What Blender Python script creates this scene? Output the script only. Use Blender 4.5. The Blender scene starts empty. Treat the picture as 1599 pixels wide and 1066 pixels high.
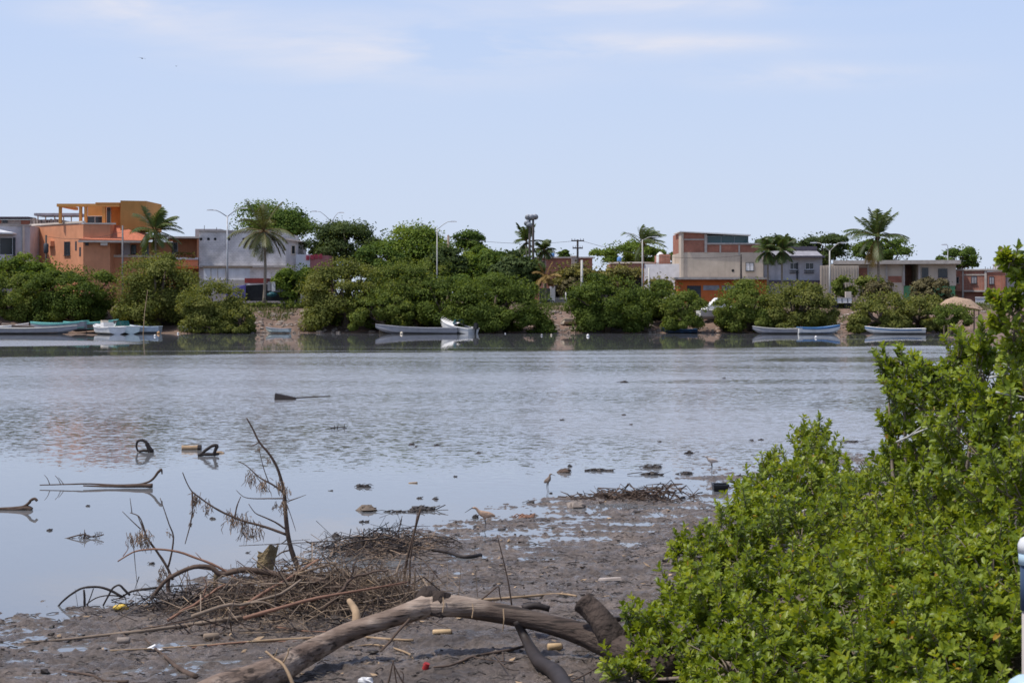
import bpy, bmesh, math, random
import numpy as np
from mathutils import Vector, Matrix

random.seed(7); RNG = np.random.default_rng(11)
C = bpy.context.scene.collection
sc = bpy.context.scene
F, H, CX, YH = 2900.0, 3.3, 799.5, 467.0      # focal length in photo pixels, eye height, horizon row

# ---------------------------------------------------------------- camera, sky, sun
cam_d = bpy.data.cameras.new("camera"); cam = bpy.data.objects.new("camera", cam_d); C.objects.link(cam)
cam.location = (0, 0, H); cam.rotation_euler = (math.radians(90), 0, 0)
cam_d.sensor_width = 36; cam_d.lens = 36 * F / 1599.0
cam_d.shift_y = -(533 - YH) / 1599.0
cam_d.clip_start = 0.5; cam_d.clip_end = 12000
sc.camera = cam
cam_d.dof.use_dof = True; cam_d.dof.focus_distance = 60; cam_d.dof.aperture_fstop = 9
SUN = Vector((-0.5, -0.13, 1.0)).normalized()
sun_d = bpy.data.lights.new("sun", 'SUN'); sun = bpy.data.objects.new("sun", sun_d); C.objects.link(sun)
sun_d.energy = 3.6; sun_d.angle = math.radians(0.5); sun_d.color = (1.0, 0.955, 0.88)
sun.rotation_euler = SUN.to_track_quat('Z', 'Y').to_euler(); sun.location = (-60, -20, 90)
world = bpy.data.worlds.new("World"); sc.world = world; world.use_nodes = True
wn, wl = world.node_tree.nodes, world.node_tree.links
wn.clear()
def N(nodes, kind, **kw):
    n = nodes.new(kind)
    for k, v in kw.items(): setattr(n, k, v)
    return n
wo = N(wn, 'ShaderNodeOutputWorld'); bg = N(wn, 'ShaderNodeBackground'); bg.inputs[1].default_value = 0.125
sky = N(wn, 'ShaderNodeTexSky', sky_type='NISHITA'); sky.sun_disc = False
sky.sun_elevation = math.asin(SUN.z); sky.sun_rotation = math.atan2(SUN.x, SUN.y)
sky.altitude = 0; sky.air_density = 1.0; sky.dust_density = 1.6; sky.ozone_density = 2.2
tc = N(wn, 'ShaderNodeTexCoord')
sep = N(wn, 'ShaderNodeSeparateXYZ'); wl.new(tc.outputs['Generated'], sep.inputs[0])
# soft tint: a humid summer sky is paler and more lilac than clear air
tint = N(wn, 'ShaderNodeMix', data_type='RGBA', blend_type='MULTIPLY'); tint.inputs[0].default_value = 1
wl.new(sky.outputs[0], tint.inputs[6]); tint.inputs[7].default_value = (1.04, 0.975, 1.12, 1)
# wispy high cloud: streaks of noise over the direction of view
dv = N(wn, 'ShaderNodeMath', operation='DIVIDE'); wl.new(sep.outputs[0], dv.inputs[0]); wl.new(sep.outputs[1], dv.inputs[1])
mp = N(wn, 'ShaderNodeCombineXYZ'); wl.new(dv.outputs[0], mp.inputs[0])
mz = N(wn, 'ShaderNodeMath', operation='MULTIPLY'); wl.new(sep.outputs[2], mz.inputs[0]); mz.inputs[1].default_value = 5.5
wl.new(mz.outputs[0], mp.inputs[1])
cn = N(wn, 'ShaderNodeTexNoise'); cn.inputs['Scale'].default_value = 7.5; cn.inputs['Detail'].default_value = 7
cn.inputs['Roughness'].default_value = 0.56; cn.inputs['Distortion'].default_value = 0.35
wl.new(mp.outputs[0], cn.inputs['Vector'])
cr = N(wn, 'ShaderNodeMapRange'); cr.inputs[1].default_value = 0.34; cr.inputs[2].default_value = 0.70
wl.new(cn.outputs[0], cr.inputs[0])
def lobe(az, el, sa, se):
    a = N(wn, 'ShaderNodeMath', operation='SUBTRACT'); wl.new(dv.outputs[0], a.inputs[0]); a.inputs[1].default_value = az
    a2 = N(wn, 'ShaderNodeMath', operation='DIVIDE'); wl.new(a.outputs[0], a2.inputs[0]); a2.inputs[1].default_value = sa
    a3 = N(wn, 'ShaderNodeMath', operation='POWER'); wl.new(a2.outputs[0], a3.inputs[0]); a3.inputs[1].default_value = 2
    b = N(wn, 'ShaderNodeMath', operation='SUBTRACT'); wl.new(sep.outputs[2], b.inputs[0]); b.inputs[1].default_value = el
    b2 = N(wn, 'ShaderNodeMath', operation='DIVIDE'); wl.new(b.outputs[0], b2.inputs[0]); b2.inputs[1].default_value = se
    b3 = N(wn, 'ShaderNodeMath', operation='POWER'); wl.new(b2.outputs[0], b3.inputs[0]); b3.inputs[1].default_value = 2
    s = N(wn, 'ShaderNodeMath', operation='ADD'); wl.new(a3.outputs[0], s.inputs[0]); wl.new(b3.outputs[0], s.inputs[1])
    n = N(wn, 'ShaderNodeMath', operation='MULTIPLY'); wl.new(s.outputs[0], n.inputs[0]); n.inputs[1].default_value = -1
    e = N(wn, 'ShaderNodeMath', operation='EXPONENT'); wl.new(n.outputs[0], e.inputs[0])
    return e.outputs[0]
acc = None
for L in ((-0.065, 0.133, 0.10, 0.017), (0.09, 0.158, 0.10, 0.008), (-0.20, 0.152, 0.05, 0.012), (0.06, 0.135, 0.10, 0.006), (0.16, 0.118, 0.06, 0.006)):
    o = lobe(*L)
    if acc is None: acc = o
    else:
        m = N(wn, 'ShaderNodeMath', operation='ADD'); wl.new(acc, m.inputs[0]); wl.new(o, m.inputs[1]); acc = m.outputs[0]
cm = N(wn, 'ShaderNodeMath', operation='MULTIPLY'); wl.new(acc, cm.inputs[0]); wl.new(cr.outputs[0], cm.inputs[1])
cm2 = N(wn, 'ShaderNodeMath', operation='MULTIPLY', use_clamp=True); wl.new(cm.outputs[0], cm2.inputs[0]); cm2.inputs[1].default_value = 0.95
cmix = N(wn, 'ShaderNodeMix', data_type='RGBA'); wl.new(cm2.outputs[0], cmix.inputs[0]); cmix.inputs[7].default_value = (6.1, 6.0, 6.45, 1)
# humid air whitens the sky low down: blend toward a pale lilac, less towards the zenith
hz_ = N(wn, 'ShaderNodeMapRange'); hz_.inputs[1].default_value = 0.0; hz_.inputs[2].default_value = 0.75; hz_.inputs[3].default_value = 0.93; hz_.inputs[4].default_value = 0.25; wl.new(sep.outputs[2], hz_.inputs[0])
hc = N(wn, 'ShaderNodeMapRange', data_type='FLOAT_VECTOR'); hc.inputs[7].default_value = (0, 0, 0); hc.inputs[8].default_value = (0.16, 0.16, 0.16); hc.inputs[9].default_value = (4.80, 5.45, 6.60); hc.inputs[10].default_value = (4.10, 5.08, 7.05)
cz = N(wn, 'ShaderNodeCombineXYZ'); [wl.new(sep.outputs[2], cz.inputs[i]) for i in range(3)]; wl.new(cz.outputs[0], hc.inputs[6])
hmix = N(wn, 'ShaderNodeMix', data_type='RGBA'); wl.new(hz_.outputs[0], hmix.inputs[0]); wl.new(tint.outputs[2], hmix.inputs[6]); wl.new(hc.outputs[1], hmix.inputs[7])
wl.new(hmix.outputs[2], cmix.inputs[6])
wl.new(cmix.outputs[2], bg.inputs[0]); wl.new(bg.outputs[0], wo.inputs[0])
sc.view_settings.view_transform = 'Standard'; sc.view_settings.look = 'None'
sc.view_settings.exposure = 0.13; sc.view_settings.gamma = 1; sc.view_settings.use_curve_mapping = False
sc.cycles.filter_width = 1.6; sc.cycles.max_bounces = 8; sc.cycles.transparent_max_bounces = 8
sc.cycles.sample_clamp_indirect = 6.0

# ---------------------------------------------------------------- helpers
def P(px, py, Y):
    return Vector(((px - CX) * Y / F, Y, H - (py - YH) * Y / F))
def G(px, py, z=0.0):
    Y = (H - z) * F / (py - YH)
    return Vector(((px - CX) * Y / F, Y, z))
def tag(o, label=None, cat=None, group=None, kind=None):
    if label: o["label"] = label
    if cat: o["category"] = cat
    if group: o["group"] = group
    if kind: o["kind"] = kind
    return o
def empty(name, loc=(0, 0, 0), rz=0.0):
    o = bpy.data.objects.new(name, None); C.objects.link(o)
    o.location = loc; o.rotation_euler = (0, 0, rz); o.empty_display_size = 0.2
    return o
def orth(d):
    d = d.normalized()
    u = d.cross(Vector((0, 0, 1)))
    if u.length < 1e-3: u = Vector((1, 0, 0))
    u.normalize(); return u, d.cross(u).normalized()

class MB:
    def __init__(s): s.v = []; s.f = []; s.smooth = False
    def quad(s, a, b, c, d):
        n = len(s.v); s.v += [tuple(a), tuple(b), tuple(c), tuple(d)]; s.f.append((n, n+1, n+2, n+3)); return s
    def box(s, x0, x1, y0, y1, z0, z1):
        return s.hexa([(x0,y0,z0),(x1,y0,z0),(x1,y1,z0),(x0,y1,z0)], [(x0,y0,z1),(x1,y0,z1),(x1,y1,z1),(x0,y1,z1)])
    def hexa(s, lo, hi):
        n = len(s.v); k = len(lo); s.v += [tuple(p) for p in lo] + [tuple(p) for p in hi]
        s.f.append(tuple(n + i for i in reversed(range(k)))); s.f.append(tuple(n + k + i for i in range(k)))
        for i in range(k):
            j = (i + 1) % k; s.f.append((n+i, n+j, n+k+j, n+k+i))
        return s
    def prism(s, poly, z0, z1):
        return s.hexa([(x, y, z0) for x, y in poly], [(x, y, z1) for x, y in poly])
    def tube(s, pts, rad, k=6, caps=True, jitter=0.0):
        pts = [Vector(p) for p in pts]; m = len(pts); n0 = len(s.v)
        if not hasattr(rad, '__len__'): rad = [rad] * m
        pu = None
        for i, p in enumerate(pts):
            d = (pts[min(i+1, m-1)] - pts[max(i-1, 0)])
            if d.length < 1e-6: d = Vector((0, 0, 1))
            d.normalize()
            if pu is None: u, w = orth(d)
            else:
                u = pu - d * pu.dot(d)
                if u.length < 1e-4: u, w = orth(d)
                u.normalize(); w = d.cross(u)
            pu = u
            for q in range(k):
                a = 2 * math.pi * q / k; r = rad[i] * (1 + (random.uniform(-jitter, jitter) if jitter else 0))
                s.v.append(tuple(p + u * (math.cos(a) * r) + w * (math.sin(a) * r)))
        for i in range(m - 1):
            for q in range(k):
                q2 = (q + 1) % k
                s.f.append((n0 + i*k + q, n0 + i*k + q2, n0 + (i+1)*k + q2, n0 + (i+1)*k + q))
        if caps:
            s.f.append(tuple(n0 + q for q in reversed(range(k)))); s.f.append(tuple(n0 + (m-1)*k + q for q in range(k)))
        return s
    def ball(s, c, r, k=8, rows=5, jit=0.0):
        c = Vector(c); rx, ry, rz = r if hasattr(r, '__len__') else (r, r, r); n0 = len(s.v)
        for i in range(1, rows):
            th = math.pi * i / rows
            for q in range(k):
                a = 2*math.pi*q/k; j = 1 + random.uniform(-jit, jit)
                s.v.append((c.x + rx*j*math.sin(th)*math.cos(a), c.y + ry*j*math.sin(th)*math.sin(a), c.z + rz*j*math.cos(th)))
        t = len(s.v); s.v.append((c.x, c.y, c.z + rz)); s.v.append((c.x, c.y, c.z - rz))
        for i in range(rows - 2):
            for q in range(k):
                q2 = (q+1) % k; s.f.append((n0+i*k+q, n0+(i+1)*k+q, n0+(i+1)*k+q2, n0+i*k+q2))
        for q in range(k):
            q2 = (q+1) % k; s.f.append((t, n0+q, n0+q2)); s.f.append((t+1, n0+(rows-2)*k+q2, n0+(rows-2)*k+q))
        return s
    def build(s, name, mat, parent=None, smooth=False, local=None):
        me = bpy.data.meshes.new(name)
        v = s.v
        if local is not None: v = [(a[0]-local[0], a[1]-local[1], a[2]-local[2]) for a in v]
        me.from_pydata(v, [], s.f); me.update()
        if smooth: me.polygons.foreach_set('use_smooth', [True] * len(me.polygons))
        o = bpy.data.objects.new(name, me); C.objects.link(o); me.materials.append(mat)
        if parent is not None: o.parent = parent
        if local is not None and parent is None: o.location = local
        return o

def np_mesh(name, verts, loops, starts, mats, parent=None, tint=None, smooth=False):
    me = bpy.data.meshes.new(name)
    me.vertices.add(len(verts)); me.vertices.foreach_set('co', np.ascontiguousarray(verts, dtype=np.float32).ravel())
    me.loops.add(len(loops)); me.loops.foreach_set('vertex_index', np.ascontiguousarray(loops, dtype=np.int32))
    me.polygons.add(len(starts)); me.polygons.foreach_set('loop_start', np.ascontiguousarray(starts, dtype=np.int32))
    if smooth: me.polygons.foreach_set('use_smooth', np.ones(len(starts), dtype=bool))
    if tint is not None:
        at = me.attributes.new('tint', 'FLOAT', 'FACE'); at.data.foreach_set('value', np.ascontiguousarray(tint, dtype=np.float32))
    me.update(calc_edges=True); me.validate()
    o = bpy.data.objects.new(name, me); C.objects.link(o); me.materials.append(mats)
    if parent is not None: o.parent = parent
    return o

# value noise, vectorised
def vnoise(x, y, seed=0):
    xi = np.floor(x).astype(np.int64); yi = np.floor(y).astype(np.int64); fx = x - xi; fy = y - yi
    def h(a, b):
        n = (a * 374761393 + b * 668265263 + seed * 1442695041) & 0xffffffff
        n = ((n ^ (n >> 13)) * 1274126177) & 0xffffffff
        return ((n ^ (n >> 16)) & 0xffff) / 65535.0
    ux = fx*fx*fx*(fx*(fx*6-15)+10); uy = fy*fy*fy*(fy*(fy*6-15)+10)
    return (h(xi,yi)*(1-ux)+h(xi+1,yi)*ux)*(1-uy) + (h(xi,yi+1)*(1-ux)+h(xi+1,yi+1)*ux)*uy
def fbm(x, y, oct=4, seed=0, gain=0.5):
    s = 0; a = 1; t = 0
    for i in range(oct):
        s = s + a * (vnoise(x * 2**i + 17.3*i, y * 2**i - 9.1*i, seed + i) - 0.5); t += a; a *= gain
    return s / t * 2

# ---------------------------------------------------------------- materials
def mat(name, col, rough=0.8, var=0.25, scale=3.0, col2=None, bump=0.0, bscale=None, spec=0.3, metal=0.0, stretch=None, streak=0.0):
    m = bpy.data.materials.new(name); m.use_nodes = True
    nt = m.node_tree; n, l = nt.nodes, nt.links; b = n['Principled BSDF']
    b.inputs['Roughness'].default_value = rough; b.inputs['Specular IOR Level'].default_value = spec; b.inputs['Metallic'].default_value = metal
    t = N(n, 'ShaderNodeTexCoord'); mpn = N(n, 'ShaderNodeMapping'); l.new(t.outputs['Object'], mpn.inputs[0])
    if stretch: mpn.inputs['Scale'].default_value = stretch
    nz = N(n, 'ShaderNodeTexNoise'); nz.inputs['Scale'].default_value = scale; nz.inputs['Detail'].default_value = 6; nz.inputs['Roughness'].default_value = 0.62
    l.new(mpn.outputs[0], nz.inputs['Vector'])
    rm = N(n, 'ShaderNodeMapRange'); rm.inputs[1].default_value = 0.32; rm.inputs[2].default_value = 0.68; l.new(nz.outputs[0], rm.inputs[0])
    mx = N(n, 'ShaderNodeMix', data_type='RGBA'); l.new(rm.outputs[0], mx.inputs[0])
    c2 = col2 if col2 else tuple(c * (1 - var) for c in col); c1 = col if col2 else tuple(min(1, c * (1 + var*0.6)) for c in col)
    mx.inputs[6].default_value = (*c1, 1); mx.inputs[7].default_value = (*c2, 1)
    out = mx.outputs[2]
    if streak:   # rain stains running down a wall
        m2 = N(n, 'ShaderNodeMapping'); m2.inputs['Scale'].default_value = (1.6, 1.6, 0.12); l.new(t.outputs['Object'], m2.inputs[0])
        n2 = N(n, 'ShaderNodeTexNoise'); n2.inputs['Scale'].default_value = 1.4; n2.inputs['Detail'].default_value = 5; l.new(m2.outputs[0], n2.inputs['Vector'])
        r2 = N(n, 'ShaderNodeMapRange'); r2.inputs[1].default_value = 0.5; r2.inputs[2].default_value = 0.75; r2.inputs[4].default_value = streak; l.new(n2.outputs[0], r2.inputs[0])
        mm = N(n, 'ShaderNodeMix', data_type='RGBA'); l.new(r2.outputs[0], mm.inputs[0]); l.new(out, mm.inputs[6]); mm.inputs[7].default_value = (*[c*0.45 for c in col], 1); out = mm.outputs[2]
    l.new(out, b.inputs['Base Color'])
    if bump:
        nb = N(n, 'ShaderNodeTexNoise'); nb.inputs['Scale'].default_value = bscale or scale*3; nb.inputs['Detail'].default_value = 5; l.new(mpn.outputs[0], nb.inputs['Vector'])
        bp = N(n, 'ShaderNodeBump'); bp.inputs['Strength'].default_value = bump; bp.inputs['Distance'].default_value = 0.05
        l.new(nb.outputs[0], bp.inputs['Height']); l.new(bp.outputs[0], b.inputs['Normal'])
    return m
def leafmat(name, cols, rough=0.5, trans=0.3, spec=0.35, nscale=0.6):
    """cols: list of (position, rgb) over the per-leaf tint"""
    m = bpy.data.materials.new(name); m.use_nodes = True
    n, l = m.node_tree.nodes, m.node_tree.links; b = n['Principled BSDF']
    a = N(n, 'ShaderNodeAttribute', attribute_name='tint'); r = N(n, 'ShaderNodeValToRGB')
    e = r.color_ramp.elements
    e[0].position, e[0].color = cols[0][0], (*cols[0][1], 1); e[1].position, e[1].color = cols[-1][0], (*cols[-1][1], 1)
    for p, c in cols[1:-1]:
        x = e.new(p); x.color = (*c, 1)
    l.new(a.outputs['Fac'], r.inputs[0]); l.new(r.outputs[0], b.inputs['Base Color'])
    b.inputs['Roughness'].default_value = rough; b.inputs['Specular IOR Level'].default_value = spec
    tr = N(n, 'ShaderNodeBsdfTranslucent'); hs = N(n, 'ShaderNodeMix', data_type='RGBA', blend_type='MULTIPLY'); hs.inputs[0].default_value = 1
    l.new(r.outputs[0], hs.inputs[6]); hs.inputs[7].default_value = (1.25, 1.15, 0.5, 1); l.new(hs.outputs[2], tr.inputs[0])
    ms = N(n, 'ShaderNodeMixShader'); ms.inputs[0].default_value = trans
    l.new(b.outputs[0], ms.inputs[1]); l.new(tr.outputs[0], ms.inputs[2]); l.new(ms.outputs[0], n['Material Output'].inputs[0])
    return m
def brickmat(name, c1, c2, mortar, w=0.28, h=0.1, ms=0.012):
    m = bpy.data.materials.new(name); m.use_nodes = True
    n, l = m.node_tree.nodes, m.node_tree.links; b = n['Principled BSDF']; b.inputs['Roughness'].default_value = 0.9; b.inputs['Specular IOR Level'].default_value = 0.2
    t = N(n, 'ShaderNodeTexCoord'); s = N(n, 'ShaderNodeSeparateXYZ'); l.new(t.outputs['Object'], s.inputs[0])
    ad = N(n, 'ShaderNodeMath', operation='ADD'); l.new(s.outputs[0], ad.inputs[0]); l.new(s.outputs[1], ad.inputs[1])
    cb = N(n, 'ShaderNodeCombineXYZ'); l.new(ad.outputs[0], cb.inputs[0]); l.new(s.outputs[2], cb.inputs[1])
    bt = N(n, 'ShaderNodeTexBrick'); bt.inputs['Scale'].default_value = 1; bt.inputs['Brick Width'].default_value = w; bt.inputs['Row Height'].default_value = h
    bt.inputs['Mortar Size'].default_value = ms; bt.inputs['Color1'].default_value = (*c1, 1); bt.inputs['Color2'].default_value = (*c2, 1); bt.inputs['Mortar'].default_value = (*mortar, 1)
    l.new(cb.outputs[0], bt.inputs['Vector'])
    nz = N(n, 'ShaderNodeTexNoise'); nz.inputs['Scale'].default_value = 0.9; nz.inputs['Detail'].default_value = 6; l.new(t.outputs['Object'], nz.inputs['Vector'])
    rm = N(n, 'ShaderNodeMapRange'); rm.inputs[1].default_value = 0.3; rm.inputs[2].default_value = 0.7; rm.inputs[3].default_value = 0.7; rm.inputs[4].default_value = 1.15; l.new(nz.outputs[0], rm.inputs[0])
    mx = N(n, 'ShaderNodeMix', data_type='RGBA', blend_type='MULTIPLY'); mx.inputs[0].default_value = 1; l.new(bt.outputs[0], mx.inputs[6]); l.new(rm.outputs[0], mx.inputs[7])
    l.new(mx.outputs[2], b.inputs['Base Color'])
    return m
def glassmat(name, col=(0.02, 0.025, 0.03)):
    m = bpy.data.materials.new(name); m.use_nodes = True; b = m.node_tree.nodes['Principled BSDF']
    b.inputs['Base Color'].default_value = (*col, 1); b.inputs['Roughness'].default_value = 0.12; b.inputs['Specular IOR Level'].default_value = 0.5
    return m

M = {}
M['orange'] = mat('orange_plaster', (0.61, 0.27, 0.145), 0.9, 0.14, 0.8, streak=0.18)
M['ochre'] = mat('ochre_plaster', (0.53, 0.26, 0.08), 0.9, 0.14, 0.8, streak=0.15)
M['tile'] = mat('clay_tiles', (0.50, 0.17, 0.095), 0.85, 0.3, 5, bump=0.4, stretch=(3, 0.6, 0.6))
M['cream'] = mat('cream_trim', (0.58, 0.50, 0.42), 0.85, 0.15, 2)
M['white_wall'] = mat('white_plaster', (0.62, 0.61, 0.62), 0.85, 0.14, 1.2, streak=0.2)
M['grey_wall'] = mat('grey_plaster', (0.50, 0.485, 0.50), 0.9, 0.18, 1.0, streak=0.35)
M['block'] = brickmat('pale_block', (0.72, 0.68, 0.65), (0.63, 0.60, 0.58), (0.50, 0.47, 0.45), 0.4, 0.2, 0.014)
M['beige'] = mat('beige_render', (0.52, 0.44, 0.35), 0.92, 0.16, 0.7, streak=0.3)
M['brick'] = brickmat('red_brick', (0.40, 0.145, 0.09), (0.31, 0.115, 0.075), (0.33, 0.21, 0.16))
M['brick2'] = brickmat('worn_brick', (0.42, 0.165, 0.11), (0.30, 0.12, 0.085), (0.36, 0.25, 0.2))
M['concrete'] = mat('concrete', (0.42, 0.38, 0.34), 0.9, 0.22, 2.0, streak=0.2)
M['shop_orange'] = mat('shop_orange', (0.60, 0.155, 0.045), 0.85, 0.15, 1.0)
M['green_wall'] = mat('green_plaster', (0.10, 0.27, 0.13), 0.85, 0.2, 1.0)
M['dark_roof'] = mat('dark_roof', (0.10, 0.09, 0.11), 0.8, 0.3, 2.0)
M['sheet_roof'] = mat('sheet_roof', (0.30, 0.29, 0.31), 0.6, 0.25, 2.0)
M['white'] = mat('white_paint', (0.74, 0.73, 0.71), 0.5, 0.12, 2.5)
M['glass'] = glassmat('dark_glass')
M['teal_glass'] = glassmat('teal_glass', (0.03, 0.09, 0.10))
M['shutter'] = mat('dark_shutter', (0.05, 0.055, 0.065), 0.6, 0.25, 2)
M['steel'] = mat('galvanised_steel', (0.40, 0.41, 0.43), 0.5, 0.15, 3, metal=0.3)
M['pale_pole'] = mat('pale_pole', (0.47, 0.455, 0.42), 0.6, 0.15, 3)
M['grey_pole'] = mat('grey_pole', (0.17, 0.165, 0.165), 0.7, 0.2, 3)
M['dark_pole'] = mat('dark_pole', (0.06, 0.05, 0.045), 0.8, 0.3, 3)
M['wood'] = mat('grey_wood', (0.24, 0.18, 0.13), 0.9, 0.3, 4)
M['black'] = mat('black_plastic', (0.018, 0.018, 0.02), 0.45, 0.3, 3)
M['blue_tarp'] = mat('blue_tarp', (0.045, 0.04, 0.18), 0.6, 0.35, 1.5)
M['red_sheet'] = mat('red_sheet', (0.25, 0.04, 0.035), 0.7, 0.25, 1.5)
M['red_cloth'] = mat('red_cloth', (0.42, 0.06, 0.08), 0.8, 0.3, 1.5)
M['pink_wall'] = mat('pink_plaster', (0.40, 0.16, 0.15), 0.9, 0.2, 1.5)
M['tank_blue'] = mat('tank_blue', (0.12, 0.25, 0.50), 0.5, 0.15, 2)
M['bark'] = mat('bark', (0.15, 0.115, 0.085), 0.95, 0.35, 4, bump=0.5)
M['palm_bark'] = mat('palm_bark', (0.27, 0.22, 0.17), 0.95, 0.3, 2.5, stretch=(1, 1, 4))
M['twig'] = mat('dead_twig', (0.10, 0.068, 0.050), 0.9, 0.4, 6)
M['twig_dark'] = mat('wet_twig', (0.032, 0.024, 0.021), 0.6, 0.4, 6)
M['twig_red'] = mat('red_brown_twig', (0.24, 0.13, 0.085), 0.8, 0.3, 6)
M['reed'] = mat('dry_reed', (0.36, 0.25, 0.15), 0.8, 0.3, 6)
M['straw'] = mat('dead_grass', (0.225, 0.165, 0.115), 0.9, 0.5, 9)
M['weed'] = mat('dry_weed', (0.27, 0.19, 0.13), 0.95, 0.45, 8)
M['thatch'] = mat('thatch', (0.40, 0.28, 0.19), 0.95, 0.35, 3, bump=0.6, stretch=(6, 1, 1))
M['stone'] = mat('stone', (0.26, 0.215, 0.18), 0.9, 0.4, 3, bump=0.5)
M['clod'] = mat('mud_clod', (0.045, 0.036, 0.030), 0.55, 0.4, 6, bump=0.4)
M['bamboo'] = mat('bamboo', (0.50, 0.35, 0.19), 0.6, 0.3, 6)
M['litter'] = mat('bank_litter', (0.45, 0.38, 0.33), 0.8, 0.5, 2)
# ---------------------------------------------------------------- the lagoon, its mudflat and the far bank
SH = [(-60, 17.5), (-9, 18.7), (-5.4, 19.7), (-4.1, 20.3), (-3.6, 22.2), (-2.5, 24.6), (-1.77, 25.9), (-0.92, 27.2), (-0.4, 29), (0.52, 30.2), (2.2, 32.2), (3.6, 35.2), (4.6, 37), (6.0, 38.2), (8, 39), (11, 40), (16, 44), (60, 60)]
SHX = np.array([a for a, b in SH]); SHY = np.array([b for a, b in SH])
FB = [(-400, 178), (-60, 180), (30, 181), (400, 181)]
XBY = np.array([20, 60, 100, 123, 141, 150, 165, 176, 184]); XBX = np.array([29, 31, 33, 33.4, 34.6, 36, 39, 41.5, 46])
FBX = np.array([a for a, b in FB]); FBY = np.array([b for a, b in FB])
def smooth(t): t = np.clip(t, 0, 1); return t * t * (3 - 2 * t)
def mud_h(x, y):
    x = np.asarray(x, float); y = np.asarray(y, float)
    s = np.interp(x, SHX, SHY) - y
    h = np.where(s < 0, s * 0.028, s * 0.0030)
    h = h + 0.075 * smooth((s - 6) / 8) + 1.1 * smooth((s - 5 + np.clip(x - 2, -6, 4) * 0.5) / 14) * smooth((x - 1.5) / 5) + 0.7 * smooth((11 - y) / 4)
    big = fbm(x / 2.6, y / 2.2, 3, 5) * 0.026
    med = fbm(x / 0.9, y / 0.42, 5, 21, .66) * 0.056
    fine = np.abs(fbm(x / 0.16, y / 0.16, 4, 40, .65)) * 0.075 - 0.016
    w = 0.35 + 0.65 * smooth((s + 3) / 3)
    mound = 0.13 * np.exp(-(((x + 2.2) / 1.3) ** 2 + ((y - 19.3) / 1.1) ** 2)) + 0.10 * np.exp(-(((x + 1.55) / 0.7) ** 2 + ((y - 24.6) / 0.8) ** 2))
    bar = 0.055 * np.exp(-(((x - 2.0) / 0.85) ** 2 + ((y - 30.7) / 0.7) ** 2)) + 0.06 * np.exp(-(((x + 1.5) / 0.75) ** 2 + ((y - 29.2) / 0.30) ** 2)) + 0.045 * np.exp(-(((x - 3.0) / 0.8) ** 2 + ((y - 36.3) / 0.5) ** 2)) + 0.05 * np.exp(-(((x - 4.0) / 0.7) ** 2 + ((y - 34.2) / 0.4) ** 2)) + 0.045 * np.exp(-(((x - 7.6) / 1.0) ** 2 + ((y - 42.6) / 0.35) ** 2))
    return h + big + med + fine * w + mound + bar - 0.012 - 0.0085 * smooth(s / 2) * smooth((9 - s) / 5) + 0.022 * smooth((-2.6 - x) / 1.2) * smooth((s - .3) / 1.2)
def mz(x, y): return float(mud_h(np.array([x]), np.array([y]))[0])
def grid_mesh(name, xs, ys, hf, mt):
    X, Y = np.meshgrid(xs, ys); Z = hf(X, Y); nx, ny = len(xs), len(ys)
    v = np.stack([X.ravel(), Y.ravel(), Z.ravel()], 1)
    i = np.arange(nx - 1)[None, :] + nx * np.arange(ny - 1)[:, None]; i = i.ravel()
    lp = np.stack([i, i + 1, i + nx + 1, i + nx], 1).ravel()
    return np_mesh(name, v, lp, np.arange(0, len(lp), 4), mt, smooth=True)

def mudmat():
    m = bpy.data.materials.new('wet_mud'); m.use_nodes = True
    n, l = m.node_tree.nodes, m.node_tree.links; b = n['Principled BSDF']
    t = N(n, 'ShaderNodeTexCoord')
    a = N(n, 'ShaderNodeTexNoise'); a.inputs['Scale'].default_value = 1.1; a.inputs['Detail'].default_value = 7; a.inputs['Roughness'].default_value = 0.65; l.new(t.outputs['Object'], a.inputs['Vector'])
    r = N(n, 'ShaderNodeValToRGB'); e = r.color_ramp.elements
    e[0].position = 0.3; e[0].color = (0.088, 0.070, 0.058, 1); e[1].position = 0.7; e[1].color = (0.25, 0.20, 0.166, 1)
    l.new(a.outputs[0], r.inputs[0])
    f = N(n, 'ShaderNodeTexNoise'); f.inputs['Scale'].default_value = 16; f.inputs['Detail'].default_value = 8; f.inputs['Roughness'].default_value = 0.75; l.new(t.outputs['Object'], f.inputs['Vector'])
    fr = N(n, 'ShaderNodeMapRange'); fr.inputs[1].default_value = 0.35; fr.inputs[2].default_value = 0.65; fr.inputs[3].default_value = 0.5; fr.inputs[4].default_value = 1.4; l.new(f.outputs[0], fr.inputs[0])
    mx = N(n, 'ShaderNodeMix', data_type='RGBA', blend_type='MULTIPLY'); mx.inputs[0].default_value = 1; l.new(r.outputs[0], mx.inputs[6]); l.new(fr.outputs[0], mx.inputs[7]); l.new(mx.outputs[2], b.inputs['Base Color'])
    w = N(n, 'ShaderNodeTexNoise'); w.inputs['Scale'].default_value = 1.7; w.inputs['Detail'].default_value = 5; l.new(t.outputs['Object'], w.inputs['Vector'])
    wr = N(n, 'ShaderNodeMapRange'); wr.inputs[1].default_value = 0.40; wr.inputs[2].default_value = 0.62; wr.inputs[3].default_value = 0.2; wr.inputs[4].default_value = 0.7; l.new(w.outputs[0], wr.inputs[0]); l.new(wr.outputs[0], b.inputs['Roughness'])
    bp = N(n, 'ShaderNodeBump'); bp.inputs['Strength'].default_value = 1.0; bp.inputs['Distance'].default_value = 0.06; l.new(f.outputs[0], bp.inputs['Height']); l.new(bp.outputs[0], b.inputs['Normal'])
    b.inputs['Specular IOR Level'].default_value = 0.36
    return m
M['mud'] = mudmat()
mudflat = grid_mesh('mudflat', np.arange(-9.5, 13, 0.036), np.arange(9, 46, 0.04), mud_h, M['mud'])
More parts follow.
